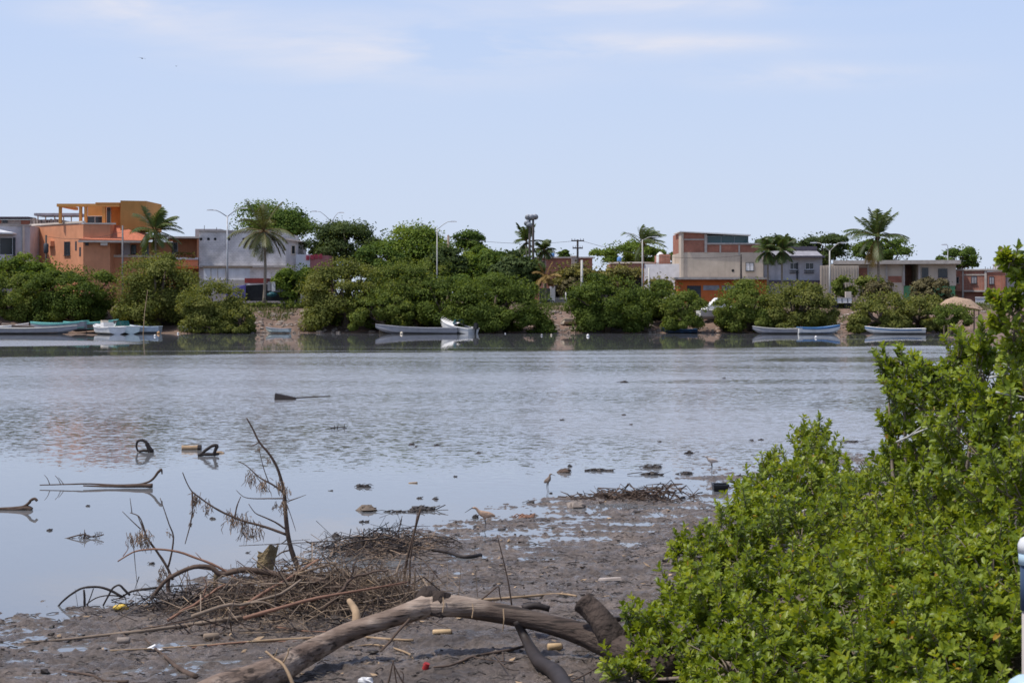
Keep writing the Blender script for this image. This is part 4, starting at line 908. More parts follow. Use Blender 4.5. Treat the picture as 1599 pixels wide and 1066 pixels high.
b = MB(); b.tube([(.42, -.35, 1.02), (.48, 0, .98), (.42, .35, 1.02)], .02, 5); b.tube([(.48, 0, .98), (.47, 0, .8)], .025, 5); b.build('handlebar', M['steel'], mo)
MB().ball((.56, 0, .92), (.08, .09, .09), 8, 5).build('headlight', M['white'], mo, True)
# ---------------------------------------------------------------- lamps, poles, wires
def lamp(px, pyb, pyt, Y, arms, label, mt='pale_pole', r=0.075, base=None):
    p = P(px, pyb, Y); gz = base if base is not None else 2.55; p.z = gz; top = Z(pyt, Y) - gz
    t = tag(empty('street_lamp', p), label, 'street lamp', 'street lamps along the far street')
    MB().tube([(0, 0, -.1), (0, 0, top * .5), (0, 0, top)], [r * 1.3, r, r * .75], 8).build('pole', M[mt], t, True)
    MB().tube([(0, 0, -.08), (0, 0, .35)], [.2, .17], 8).build('base', M['concrete'], t)
    for dx, dy in arms:
        ex, ez = dx * Y / F, dy * Y / F
        s = 1 if ex > 0 else -1
        a = MB().tube([(0, 0, top - .1), (ex * .45, 0, top + ez * .62), (ex * .72, 0, top + ez * .96), (ex, 0, top + ez)], r * .55, 6).build('arm', M[mt], t, True)
        h = MB(); h.hexa([(ex - s * .1, -.1, top + ez - .06), (ex + s * .55, -.13, top + ez - .05), (ex + s * .55, .13, top + ez - .05), (ex - s * .1, .1, top + ez - .06)], [(ex - s * .1, -.06, top + ez + .07), (ex + s * .5, -.08, top + ez + .05), (ex + s * .5, .08, top + ez + .05), (ex - s * .1, .06, top + ez + .07)])
        h.build('lamp_head', M['steel'], a)
lamp(355, 470, 337, 196, [(24, 12), (-24, 9)], 'grey double-armed street lamp standing in front of the grey block building', 'steel', .1)
lamp(518, 470, 345, 240, [(13, 13), (-25, 15)], 'far double-armed street lamp whose arms just clear the dark trees', 'steel')
lamp(682.5, 470, 357, 200, [(23, 11)], 'single-armed street lamp rising from the trees beside the dark wooden pole', 'pale_pole', .07)
lamp(1003, 470, 374, 203, [(-19, 9), (17, 4)], 'slender street lamp in front of the windblown palm', 'pale_pole')
lamp(1295.5, 480, 391, 193, [(-22, 12), (19, 12)], 'pale two-armed street lamp in front of the beige corrugated wall', 'pale_pole', .09)
lamp(1480, 470, 383, 212, [(-2.5, 1)], 'thin grey street lamp before the round tree near the right end', 'steel', .05)
def pole(name, px, pyb, pyt, Y, label, mt, r, cross=(), group='utility poles', base=None, cat='pole', extra=None):
    p = P(px, pyb, Y); gz = base if base is not None else 2.4; p.z = gz; top = Z(pyt, Y) - gz
    t = tag(empty(name, p), label, cat, group); MB().tube([(0, 0, -.2), (0, 0, top)], [r * 1.15, r * .85], 8).build('shaft', M[mt], t, True)
    for py, half in cross:
        z = Z(py, Y) - gz; hw = half * Y / F; cb = MB().box(-hw, hw, -r - .12, -r - .005, z - .07, z + .07).build('crossarm', M[mt], t)
        i_ = MB()
        for k in (-.9, -.45, .45, .9): i_.tube([(hw * k, -r - .06, z + .072), (hw * k, -r - .06, z + .26)], [.05, .035], 6)
        i_.build('insulator', M['steel'], cb)
    return t
pole('utility_pole', 902, 470, 374, 212, 'dark wooden power pole with two crossarms above the yellow-green trees', 'dark_pole', .13, ((376, 10), (387.5, 8)))
pole('utility_pole', 700, 470, 367, 206, 'brown wooden pole rising from the trees beside the single-armed lamp', 'wood', .14)
pole('utility_pole', 1157, 470, 397, 201, 'black wooden pole in front of the brick-topped house', 'dark_pole', .12)
pole('utility_pole', 72, 470, 367, 205, 'dark pole with a transformer against the left wall of the orange house', 'dark_pole', .12)
pole('utility_pole', 191.5, 470, 352, 200, 'thin grey pole in front of the tiled roof of the orange house', 'grey_pole', .1)
pole('white_post', 908.5, 485, 406, 199, 'white concrete post standing among the yellow-green trees', 'pale_pole', .14, group='white concrete posts')
pole('white_post', 1013.5, 485, 418, 199, 'shorter white concrete post right of the slender street lamp', 'pale_pole', .12, group='white concrete posts')
pole('white_post', 883.5, 487, 456, 197, 'short pale stake beside the picket fence', 'pale_pole', .08, group='white concrete posts')
t = tag(empty('transformer', P(72, 384, 204.6)), 'grey transformer drum hung on the dark pole by the orange house', 'transformer')
MB().tube([(0, 0, -.8), (0, 0, -.7), (0, 0, .2), (0, 0, .3)], [.2, .28, .28, .15], 10).build('drum', M['shutter'], t, True); MB().box(-.05, .05, .1, .42, -.5, -.3).build('bracket', M['steel'], t)
ch = tag(empty('brick_chimney', P(897.5, 411, 216)), 'pale square masonry pier at the foot of the crossarm pole', 'pier'); MB().box(-.38, .38, -.38, .38, -.6, .72).build('shaft', M['litter'], ch); MB().box(-.44, .44, -.44, .44, .72, .86).build('cap', M['cream'], ch)
def floodlight(px, pyt, Y, label, heads):
    p = P(px, 470, Y); p.z = 2.5; top = Z(pyt, Y) - 2.5; t = tag(empty('floodlight_mast', p), label, 'floodlight mast', 'floodlight masts')
    MB().tube([(0, 0, -.2), (0, 0, top)], [.17, .12], 8).build('mast', M['dark_pole'], t, True)
    for i, (dx, dz) in enumerate(heads):
        x, z = dx * Y / F, top + dz * Y / F
        MB().tube([(0, 0, z - .25), (x, -.1, z - .1)], .05, 5).build('bracket', M['dark_pole'], t)
        MB().tube([(x, .12, z + .12), (x, -.1, z), (x, -.24, z - .08)], [.1, .32, .36], 10).build('lamp_head', M['steel'], t, True)
floodlight(827, 341, 206, 'left floodlight mast of the pair, carrying lamps at two heights', [(-2.5, 2.5), (2.2, 2), (-4, -7), (-1, -10)])
floodlight(832.5, 338, 207, 'right floodlight mast of the pair, with lamps at its top only', [(-2, -.5), (3.2, 0)])
def wire(a, b, sag, label):
    pts = [a.lerp(b, i / 16) - Vector((0, 0, sag * 4 * (i / 16) * (1 - i / 16))) for i in range(17)]
    o = MB().tube(pts, .018, 4).build('power_line', M['dark_pole'], local=tuple(a)); tag(o, label, 'cable', 'power lines')
wire(P(700, 369, 206), P(894, 376.5, 211.9), .5, 'upper power line running from the wooden pole to the crossarm pole')
wire(P(910, 376.5, 211.9), P(1157, 399, 201), .9, 'power line running from the crossarm pole to the black pole')
wire(P(72, 369, 205), P(191.5, 362, 200), .5, 'power line running between the two poles at the orange house')

# ---------------------------------------------------------------- trees and palms behind the shore
GT = 'trees behind the far shore'; GM = 'mangroves along the far waterline'
tree('fig_tree', 358, 494, 314, 396, 228, M['fig'], 'large dark fig tree rounded like an umbrella behind the grey block building', group=GT, n=11000, clumps=34, crad=.42, shape=.7)
tree('broad_tree', 466, 614, 342, 430, 216, M['dark_tree'], 'wide dull green tree left of the single-armed lamp, behind the pink wall', group=GT, n=11000, clumps=60)
tree('leafy_tree', 592, 706, 343, 445, 209, M['bright_tree'], 'bright layered leafy tree that the single-armed lamp rises from', group=GT, n=9000, clumps=46, crad=.34)
tree('slim_tree', 711, 757, 357, 402, 214, M['fig'], 'small dark tree with a narrow forked top, right of the wooden pole', group=GT, n=3200, clumps=14, crad=.45)
tree('leafy_tree', 690, 795, 384, 450, 207, M['bright_tree'], 'mid green spreading tree below the small fork-topped tree', group=GT, n=8000, clumps=44)
tree('leafy_tree', 548, 640, 378, 445, 206, M['fig'], 'mid-height green tree between the wide dull tree and the bright layered one', group=GT, n=7000, clumps=40)
tree('leafy_tree', 655, 735, 386, 445, 205, M['dark_tree'], 'dull green tree around the foot of the brown wooden pole', group=GT, n=6000, clumps=36)
tree('leafy_tree', 740, 812, 388, 440, 205, M['fig'], 'dark green tree just left of the round glossy tree', group=GT, n=5500, clumps=34)
tree('low_tree', 585, 700, 424, 478, 201, M['dark_tree'], 'low dark thicket tree behind the tall mangrove, below the bright layered tree', group=GT, n=6500, clumps=44)
tree('low_tree', 688, 800, 420, 478, 200, M['fig'], 'low dark thicket tree behind the wide dark mangrove, below the spreading tree', group=GT, n=6500, clumps=44)
tree('round_tree', 772, 846, 391, 468, 201, M['dark_tree'], 'dark glossy round tree in front of the floodlight masts', group=GT, n=8000, clumps=40, size=.3)
tree('leafy_tree', 640, 720, 402, 452, 204, M['mangrove'], 'low dull tree at the foot of the single-armed lamp', group=GT, n=5500, clumps=36)
tree('flame_tree', 858, 940, 407, 456, 204, M['yellow_tree'], 'yellow-green flat-topped tree left of the tall white post', group=GT, n=5000, clumps=40, top_flat=1)
tree('flame_tree', 925, 1010, 409, 450, 205, M['yellow_tree'], 'yellow-green low tree between the two white posts', group=GT, n=4800, clumps=40, top_flat=1)
tree('flame_tree', 1004, 1062, 428, 466, 203, M['yellow_tree'], 'small yellow-green tree below the white annexe wall', group=GT, n=3000, clumps=26)
tree('dusty_tree', 868, 930, 425, 472, 203, M['dusty_tree'], 'thin dusty brown-green shrub beside the dry yellow palm', 'shrub', GT, n=2600, clumps=26)
tree('round_tree', 925, 1045, 374, 424, 238, M['bright_tree'], 'wide rounded green tree behind the water tank roof', group=GT, n=8000, clumps=44)
tree('round_tree', 1040, 1072, 392, 420, 236, M['fig'], 'small green tree squeezed against the brick-topped house', group=GT, n=2000, clumps=14)
tree('round_tree', 805, 828, 381, 410, 232, M['fig'], 'little tree crown left of the floodlight masts', group=GT, n=1600, clumps=10)
tree('round_tree', 868, 893, 389, 412, 240, M['fig'], 'tiny round dark tree behind the rust-coloured brick house', group=GT, n=1500, clumps=10)
tree('dark_tree', 1170, 1250, 368, 402, 240, M['dark_tree'], 'dark tree spreading behind the grey house roof', group=GT, n=6000, clumps=34)
tree('dark_tree', 1236, 1334, 363, 420, 236, M['dark_tree'], 'dark uneven tree behind the two-armed lamp', group=GT, n=8000, clumps=44)
tree('dome_tree', 1324, 1428, 369, 414, 232, M['fig'], 'dome-shaped dark tree behind the tall leaning palm', group=GT, n=9000, clumps=50, crad=.28)
tree('round_tree', 1468, 1532, 384, 424, 240, M['fig'], 'compact round tree behind the flat-roofed house at the right', group=GT, n=5000, clumps=26)
tree('street_tree', -25, 98, 398, 452, 199, M['bright_tree'], 'bright green clipped tree below the white house', group=GT, n=9000, clumps=44)
tree('street_tree', 425, 500, 412, 470, 197, M['bright_tree'], 'light green bushy tree just right of the palm with hanging fronds', group=GT, n=6000, clumps=34)
tree('green_shrub', 1335, 1385, 428, 470, 201, M['mangrove'], 'green shrub at the corner of the beige corrugated wall', 'shrub', GT, n=3500, clumps=22)
tree('green_shrub', 1297, 1340, 432, 468, 200, M['mangrove'], 'soft green shrub right of the two-armed lamp pole', 'shrub', GT, n=3200, clumps=20)
tree('dusty_tree', 1420, 1490, 432, 486, 194, M['dusty_tree'], 'thin dusty tree in front of the flat-roofed house windows', group=GT, n=3400, clumps=34)
tree('dusty_tree', 1345, 1400, 432, 480, 194, M['dusty_tree'], 'sparse dusty shrub at the foot of the tall leaning palm', 'shrub', GT, n=2200, clumps=26)
# mangroves at the waterline
for px0, px1, yt, yb, Y, mt, lab, n in (
    (-45, 62, 426, 503, 190, 'mangrove', 'dense mangrove at the left end of the shore behind the grey boats', 9000),
    (44, 172, 415, 505, 189.5, 'mangrove_dark', 'dark rounded mangrove below the lit wall of the orange house', 13000),
    (178, 308, 395, 514, 188, 'mangrove_olive', 'tall olive mangrove in front of the orange balcony', 16000),
    (280, 382, 438, 518, 183, 'mangrove_olive', 'low olive mangrove leaning over the water left of the mud landing', 12000),
    (468, 604, 407, 507, 187, 'mangrove_olive', 'broad olive mangrove right of the mud landing', 14000),
    (570, 688, 405, 510, 188, 'mangrove', 'tall mangrove behind the long grey boat', 13000),
    (640, 760, 432, 512, 186, 'mangrove_dark', 'dark mangrove behind the white motorboat', 10000),
    (696, 856, 430, 519, 184, 'mangrove_dark', 'wide dark mangrove between the motorboat and the brown bank', 16000),
    (882, 1012, 430, 517, 185, 'mangrove_dark', 'dense mangrove right of the cream rowing boat', 13000),
    (1000, 1062, 440, 503, 190, 'mangrove_dark', 'dark shrubby mangrove in front of the orange shop corner', 5000),
    (1033, 1102, 456, 516, 184, 'mangrove', 'small rounded mangrove left of the white cabin boat', 6500),
    (1118, 1212, 438, 518, 185, 'mangrove', 'rounded mangrove in front of the orange shop', 10000),
    (1185, 1298, 441, 520, 184, 'mangrove_olive', 'broad mangrove over the grey and blue boats', 13000),
    (1332, 1425, 457, 520, 183, 'mangrove_olive', 'tangled olive mangrove left of the dusty tree', 9000),
    (1390, 1482, 462, 520, 184.5, 'mangrove_olive', 'low olive mangrove behind the white and blue boat', 8000),
    (1462, 1510, 476, 506, 176, 'mangrove_dark', 'dark round shrub below the thatched shelter', 5000),
    (355, 398, 476, 520, 182, 'mangrove_olive', 'small drooping mangrove at the left edge of the mud landing', 2600),
    (548, 640, 448, 512, 184, 'mangrove', 'lower mangrove filling in left of the long grey boat bow', 6500)):
    tree('mangrove', px0 - 4, px1 + 4, yt - 2, min(yb + 3, 521), Y - 3.4, M[mt], lab, 'mangrove', GM, n=int(n * 1.55), clumps=max(34, n // 170), size=.14, shape=1.0, crad=.225, base=0.05, skirt=.9, depth=3.4)
for px0, px1, yt, yb, Y, lab, n in ((425, 500, 468, 486, 192, 'low green shrub on top of the mud landing', 2500), (496, 545, 480, 512, 184, 'little olive bush hanging over the rubble shore', 2600), (385, 425, 470, 486, 193, 'weedy clump at the foot of the palm with hanging fronds', 1200), (1010, 1050, 470, 500, 187, 'leafy clump between two mangroves above the pale rubble', 1800)):
    tree('shore_bush', px0, px1, yt, yb, Y, M['mangrove'], lab, 'bush', 'small bushes on the far bank', n=n, clumps=14, trunk=False, size=.2)
# palms
palm(243, 470, 361, 203, 'palm with windblown fronds in front of the orange house', L=3.3, wind=(1.5, 0), up=11, mid=7, down=8, seed=3, leaf=.7)
palm(412, 474, 362, 192.5, 'palm with a skirt of hanging olive fronds beside the dark boat shelter', L=3.9, up=4, mid=6, down=15, mt='frond_olive', seed=5, r=.16, bend=.15, leaf=.75)
palm(1004, 470, 382, 222, 'palm with fronds swept to the right behind the slender lamp', L=3.2, wind=(2.6, 0), up=9, mid=6, down=2, seed=8, leaf=.7)
palm(1370, 474, 371, 197, 'tall palm with a yellowed lower frond before the flat-roofed house', L=3.6, wind=(.25, 0), up=10, mid=8, down=4, seed=11, dry=4, r=.15, bend=.12, leaf=.75)
palm(1199, 475, 392, 202, 'short bushy palm left of its taller twin by the grey house', L=2.0, up=8, mid=7, down=7, seed=14, r=.12, leaf=.5)
palm(1221, 475, 391, 201.5, 'bushy palm in front of the left window of the grey house', L=2.1, up=8, mid=7, down=8, seed=15, r=.13, leaf=.5)
palm(852, 478, 431, 199, 'dry yellow palm with drooping fronds beside the dark porch', L=1.7, up=2, mid=4, down=8, mt='frond_dry', seed=17, r=.12, leaf=.5)
palm(822, 470, 378, 210, 'narrow feathery palm at the foot of the floodlight masts', L=2.6, up=10, mid=3, down=3, seed=19, r=.12, leaf=.5)
palm(850, 470, 391, 214, 'small dark palm right of the floodlight masts', L=1.5, up=5, mid=6, down=6, seed=21, r=.13, leaf=.5)

# ---------------------------------------------------------------- boats
def paint(name, col, rough=0.45, **k):
    M[name] = mat(name, col, rough, k.pop('var', 0.16), k.pop('scale', 2.2), **k)
paint('hull_grey', (0.30, 0.30, 0.325)); paint('hull_white', (0.66, 0.66, 0.65)); paint('hull_pale_blue', (0.42, 0.50, 0.58)); paint('hull_dark_blue', (0.035, 0.06, 0.11)); paint('teal', (0.20, 0.52, 0.46)); paint('inner_tan', (0.48, 0.27, 0.12)); paint('inner_cream', (0.62, 0.54, 0.42)); paint('trim_blue', (0.07, 0.18, 0.36)); paint('inner_grey', (0.30, 0.30, 0.31)); paint('hull_green_white', (0.60, 0.68, 0.66)); paint('weathered', (0.22, 0.17, 0.14))
def hull_pts(L, B, D, m=15, inset=0.0, lift=0.0):
    rows = []
    for i in range(m):
        t = i / (m - 1); x = L * (t - .5)
        hb = B / 2 * (0.86 + 0.14 * min(1, t / .35)) if t < .45 else B / 2 * max(0, 1 - ((t - .45) / .55) ** 2.3)
        hb = max(hb - inset, 0.015); sh = D * (0.86 - .06 * math.sin(t * math.pi) + .30 * max(0, t - .35) ** 1.7 / .65 ** 1.7); ke = D * .75 * max(0, (t - .72) / .28) ** 2.2
        ke = min(ke, sh - .08) + lift; ch_ = ke + (sh - ke) * .34
        x += (0.05 * L * max(0, t - .7) / .3 if 0 else 0)
        rows.append((x, hb, sh, ke, ch_))
    return rows
def panga(px, py, Y, yaw, L, B, D, hull, inner, trim, label, motor=False, thwarts=3, cat='boat', name='panga_boat', z=0.0, roll=0.0, pitch=0.0, group='boats moored along the far shore', stripe=None, deck=True):
    p = P(px, py, Y); t = empty(name, (p.x, Y, z)); t.rotation_euler = (roll, pitch, yaw); tag(t, label, cat, group)
    R = hull_pts(L, B, D); b = MB(); k = 6
    for x, hb, sh, ke, ch_ in R: b.v += [(x, -hb, sh), (x, -hb * .86, ch_), (x, -hb * .1, ke - .0), (x, hb * .1, ke), (x, hb * .86, ch_), (x, hb, sh)]
    for i in range(len(R) - 1):
        for q in range(k - 1): b.f.append((i*k+q, i*k+q+1, (i+1)*k+q+1, (i+1)*k+q))
    b.f.append((0, 1, 2, 3, 4, 5)); h = b.build('hull', M[hull], t)
    I = hull_pts(L * .975, B, D, inset=.05, lift=.12); b = MB(); k = 4
    for x, hb, sh, ke, ch_ in I: b.v += [(x, -hb, sh - .01), (x, -hb * .8, ke + .05), (x, hb * .8, ke + .05), (x, hb, sh - .01)]
    for i in range(len(I) - 1):
        for q in range(3): b.f.append((i*k+q+1, i*k+q, (i+1)*k+q, (i+1)*k+q+1))
    b.f.append((3, 2, 1, 0)); b.build('inside', M[inner], t)
    b = MB(); lp = [Vector((x, -hb, sh)) for x, hb, sh, ke, c_ in R]; rp = [Vector((x, hb, sh)) for x, hb, sh, ke, c_ in R]
    b.tube(lp, .045, 5); b.tube(rp, .045, 5); b.tube([lp[0], rp[0]], .05, 5); b.build('gunwale', M[trim], t)
    if stripe:
        b = MB()
        for s in (-1, 1):
            for i in range(1, len(R) - 1):
                x0, h0, s0, k0, c0 = R[i]; x1, h1, s1, k1, c1 = R[i+1]
                b.quad((x0, s * (h0 + .012), s0 - .16), (x1, s * (h1 + .012), s1 - .16), (x1, s * (h1 + .014), s1 - .05), (x0, s * (h0 + .014), s0 - .05))
        b.build('stripe', M[stripe], h)
    for i in range(thwarts):
        j = 3 + i * 3
        if j < len(I) - 2:
            x, hb, sh, ke, c_ = I[j]; MB().box(x - .15, x + .15, -hb * .95, hb * .95, sh - .26, sh - .2).build('thwart', M[trim], t)
    if deck:
        b = MB(); J = I[-5:]
        for i in range(len(J) - 1):
            a, c = J[i], J[i+1]; b.quad((a[0], -a[1], a[2] - .02), (a[0], a[1], a[2] - .02), (c[0], c[1], c[2] - .02), (c[0], -c[1], c[2] - .02))
        b.build('bow_deck', M[hull], t)
    if motor:
        x = -L / 2; m_ = MB(); m_.hexa([(x - .5, -.17, D * .9), (x - .06, -.19, D * .9), (x - .06, .19, D * .9), (x - .5, .17, D * .9)], [(x - .42, -.12, D * .9 + .5), (x - .1, -.15, D * .9 + .55), (x - .1, .15, D * .9 + .55), (x - .42, .12, D * .9 + .5)]); mo_ = m_.build('outboard_motor', M['black'], t)
        MB().tube([(x - .25, 0, D * .9), (x - .28, 0, -.2)], [.1, .07], 6).build('motor_leg', M['black'], mo_)
    return t
Lw = 'white'
panga(52, 520, 176, 0.06, 8.2, 1.9, .74, 'hull_grey', 'inner_tan', 'pale_pole', 'large pale grey boat with a tan interior, outermost of the cluster at the left', z=-.05)
panga(8, 512, 181, 0.0, 4.6, 1.7, .85, 'hull_white', 'hull_white', 'white', 'white boat at the left edge half hidden behind the large pale grey one', z=-.02, thwarts=2)
panga(50, 512, 180.6, math.pi - .1, 6.0, 1.7, .80, 'weathered', 'inner_tan', 'weathered', 'weathered brown boat lying between the grey boat and the teal-sided one', z=.02)
panga(92, 510, 179.6, math.pi - .12, 5.6, 1.7, .95, 'hull_grey', 'teal', 'teal', 'teal-trimmed boat with raised bow behind the stern of the large grey boat', z=.2, stripe='teal', pitch=.07)
panga(143, 510, 180.2, math.pi + .1, 5.2, 1.7, .95, 'weathered', 'teal', 'teal', 'teal-trimmed boat with its bow raised behind the cream console boat', z=.26, stripe='teal', pitch=.09)
b5 = panga(166, 519, 175.6, 2.15, 5.6, 2.0, .85, 'hull_white', 'inner_cream', 'white', 'cream open boat seen from astern with a seat box, in the left cluster', z=-.05, thwarts=2)
MB().box(-.6, .2, -.5, .5, .2, 1.15).build('console', M['white'], b5); MB().box(.25, .7, -.3, .3, .3, 1.35).build('seat_box', M['inner_cream'], b5)
b6 = panga(194, 518, 177.2, 2.0, 5.8, 2.0, .88, 'hull_green_white', 'teal', 'white', 'white and teal boat with a curved windscreen, right of the cream boat', z=-.02, thwarts=1, stripe='teal')
b = MB()
for i in range(6):
    a0, a1 = -1.2 + i * .4, -.8 + i * .4; f_ = lambda a, r, z: (r * math.cos(a) + .4, r * math.sin(a), z)
    b.quad(f_(a0, .75, .8), f_(a1, .75, .8), f_(a1, .6, 1.25), f_(a0, .6, 1.25))
b.build('windscreen', M['teal_glass'], b6)
panga(222, 519, 179.2, math.pi - .1, 3.6, 1.6, .82, 'hull_pale_blue', 'inner_grey', 'hull_pale_blue', 'pale blue square-sterned boat at the right end of the left cluster', z=-.04)
panga(304, 514, 181.4, math.pi, 3.2, 1.4, .58, 'hull_pale_blue', 'inner_grey', 'hull_grey', 'low pale blue-grey boat in the shade of the olive mangrove', z=0.0, thwarts=2)
panga(434, 518, 179.5, math.pi - .15, 2.4, 1.2, .50, 'hull_green_white', 'inner_grey', 'hull_grey', 'little grey-white dinghy below the mud landing', z=0.02, thwarts=2, name='dinghy')
panga(650, 520, 177.5, math.pi + .03, 7.8, 1.8, .78, 'hull_grey', 'inner_grey', 'hull_grey', 'long plain grey boat moored in front of the tall mangrove', z=-.06, pitch=-.015)
# white motorboat pointing ashore
b11 = panga(712, 519, 178.6, 2.45, 4.3, 1.9, .92, 'hull_white', 'inner_grey', 'white', 'white motorboat with a black outboard and blue windscreen, bow up on the bank', motor=True, thwarts=1, z=.05, pitch=-.16, name='motor_boat')
R = hull_pts(4.3, 1.9, .92); b = MB(); J = R[6:]
for i in range(len(J) - 1):
    a, c = J[i], J[i+1]; b.quad((a[0], -a[1], a[2] + .02), (a[0], 0, a[2] + .32), (c[0], 0, c[2] + .3 * (1 - i / 9)), (c[0], -c[1], c[2] + .02)); b.quad((a[0], 0, a[2] + .32), (a[0], a[1], a[2] + .02), (c[0], c[1], c[2] + .02), (c[0], 0, c[2] + .3 * (1 - i / 9)))
b.build('foredeck', M['white'], b11)
b = MB()
for i in range(6):
    a0, a1 = -1.3 + i * .433, -.867 + i * .433; f_ = lambda a, r, z: (r * math.cos(a) - .5, r * .95 * math.sin(a), z)
    b.quad(f_(a0, .85, .95), f_(a1, .85, .95), f_(a1, .68, 1.35), f_(a0, .68, 1.35))
b.build('windscreen', M['teal_glass'], b11)
panga(893, 494, 185.5, .4, 1.9, 1.0, .5, 'inner_cream', 'inner_cream', 'inner_cream', 'cream rowing boat lying on the brown bank', z=fz((893 - CX) * 185.5 / F, 185.5) + .12, thwarts=2, roll=-.35, name='rowing_boat', group='boats pulled up on the bank')
panga(1060, 518, 180.0, math.pi, 3.5, 1.4, .50, 'hull_dark_blue', 'inner_grey', 'trim_blue', 'low dark blue boat below the small rounded mangrove', z=-.04, thwarts=2)
b14 = panga(1117, 497, 186.5, .25, 3.6, 1.8, 1.15, 'hull_white', 'inner_grey', 'white', 'white cabin boat propped on the bank in front of the orange shop', z=fz((1117 - CX) * 186.5 / F, 186.5) + .15, thwarts=1, name='cabin_boat', group='boats pulled up on the bank')
b = MB(); b.hexa([(-1.3, -.7, 1.0), (1.1, -.6, 1.1), (1.1, .6, 1.1), (-1.3, .7, 1.0)], [(.1, -.5, 2.15), (.45, -.45, 2.1), (.45, .45, 2.1), (.1, .5, 2.15)]); cb = b.build('cabin', M['white'], b14)
b = MB(); b.quad((-.62, -.665, 1.38), (.55, -.61, 1.4), (.42, -.545, 1.72), (-.22, -.6, 1.7)); b.build('cabin_window', M['hull_dark_blue'], cb)
panga(1213, 523, 176.5, math.pi + .02, 4.6, 1.6, .66, 'hull_grey', 'inner_grey', 'pale_pole', 'plain grey boat under the broad mangrove, left of the blue and white one', z=-.04)
panga(1279, 524, 175.8, 0.03, 4.0, 1.7, .80, 'hull_white', 'trim_blue', 'trim_blue', 'white boat with a broad blue gunwale beside the stony shore', z=-.05, stripe='trim_blue')
panga(1397, 525, 175.6, math.pi - .02, 5.6, 1.7, .66, 'hull_white', 'hull_white', 'white', 'white boat with blue trim lying off the olive mangroves at the right', z=-.04, stripe='trim_blue')
def buoy(px, py, r, mt, label, lid=True):
    p = G(px, py); t = tag(empty('mooring_buoy', p), label, 'buoy', 'mooring buoys off the far shore')
    r *= .68; MB().ball((0, 0, r * .45), r, 10, 7).build('float', M[mt], t, True); MB().tube([(0, 0, r * 1.35), (0, 0, r * 1.8)], [r * .22, r * .15], 6).build('cap', M['cream'], t)
for px, py, r, mt, lab in ((247.5, 521, .24, 'inner_tan', 'orange buoy off the pale blue square-sterned boat'), (242, 525, .16, 'white', 'small white buoy beside the orange one'), (278, 521, .15, 'white', 'white buoy by the olive mangrove left of the mud landing'), (627, 521.5, .22, 'inner_cream', 'cream buoy against the side of the long grey boat'), (846, 524, .15, 'inner_grey', 'grey buoy left of the brown bank'), (861, 523.5, .13, 'inner_cream', 'small cream buoy off the left part of the brown bank'), (918, 525, .2, 'white', 'white buoy off the mangrove right of the brown bank'), (789, 521, .1, 'white', 'tiny white buoy below the wide dark mangrove'), (1274, 527.5, .18, 'white', 'white buoy in front of the blue-trimmed boat')):
    buoy(px, py, r, mt, lab)
sk = MB(); a = P(226, 515, 179); sk.tube([(0, 0, -.3), (.15, 0, 2), (.45, 0, 4.2)], [.05, .04, .03], 5)
o = sk.build('mooring_pole', M['reed']); o.location = (a.x, 178.2, 0); tag(o, 'thin leaning mooring pole in front of the tall olive mangrove', 'pole')
# ---------------------------------------------------------------- driftwood in the foreground
def smoothpath(pts, sub=3):
    out = []
    for i in range(len(pts) - 1):
        p0 = pts[max(i-1, 0)]; p1 = pts[i]; p2 = pts[i+1]; p3 = pts[min(i+2, len(pts)-1)]
        for s in range(sub):
            t = s / sub; out.append(0.5 * ((2 * p1) + (p2 - p0) * t + (2*p0 - 5*p1 + 4*p2 - p3) * t*t + (3*p1 - p0 - 3*p2 + p3) * t**3))
    out.append(pts[-1]); return out
def px_path(pts, Y):
    Ys = Y if hasattr(Y, '__len__') else [Y] * len(pts)
    return [P(x, y, d) for (x, y), d in zip(pts, Ys)]
def stick(b, pts, Y, r0, r1, k=6, sub=3, jit=.12, wob=0.0):
    q = px_path(pts, Y); q = smoothpath(q, sub); n = len(q); Ym = q[0].y
    if wob: q = [p + Vector((random.uniform(-wob, wob), random.uniform(-wob, wob), random.uniform(-wob, wob))) if 0 < i < n - 1 else p for i, p in enumerate(q)]
    b.tube(q, [(r0 + (r1 - r0) * i / (n - 1)) * Ym / F for i in range(n)], k, True, jit); return q
def ground_stick(b, pts, r0, r1, lift=0.02, **kw):     # a stick lying on the mud
    Ys = []
    for x, y in pts:
        z = 0.05
        for _ in range(4):
            Y = (H - z - lift) * F / (y - YH); z = max(mz((x - CX) * Y / F, Y), 0.0)
        Ys.append(Y)
    return stick(b, pts, Ys, r0, r1, **kw)
def one(b, name, mt, label, cat, group=None, smooth=True, at=None):
    v = np.array(b.v); c = v.mean(0); c[2] = v[:, 2].min()
    o = b.build(name, M[mt], smooth=smooth, local=tuple(c)); tag(o, label, cat, group); return o

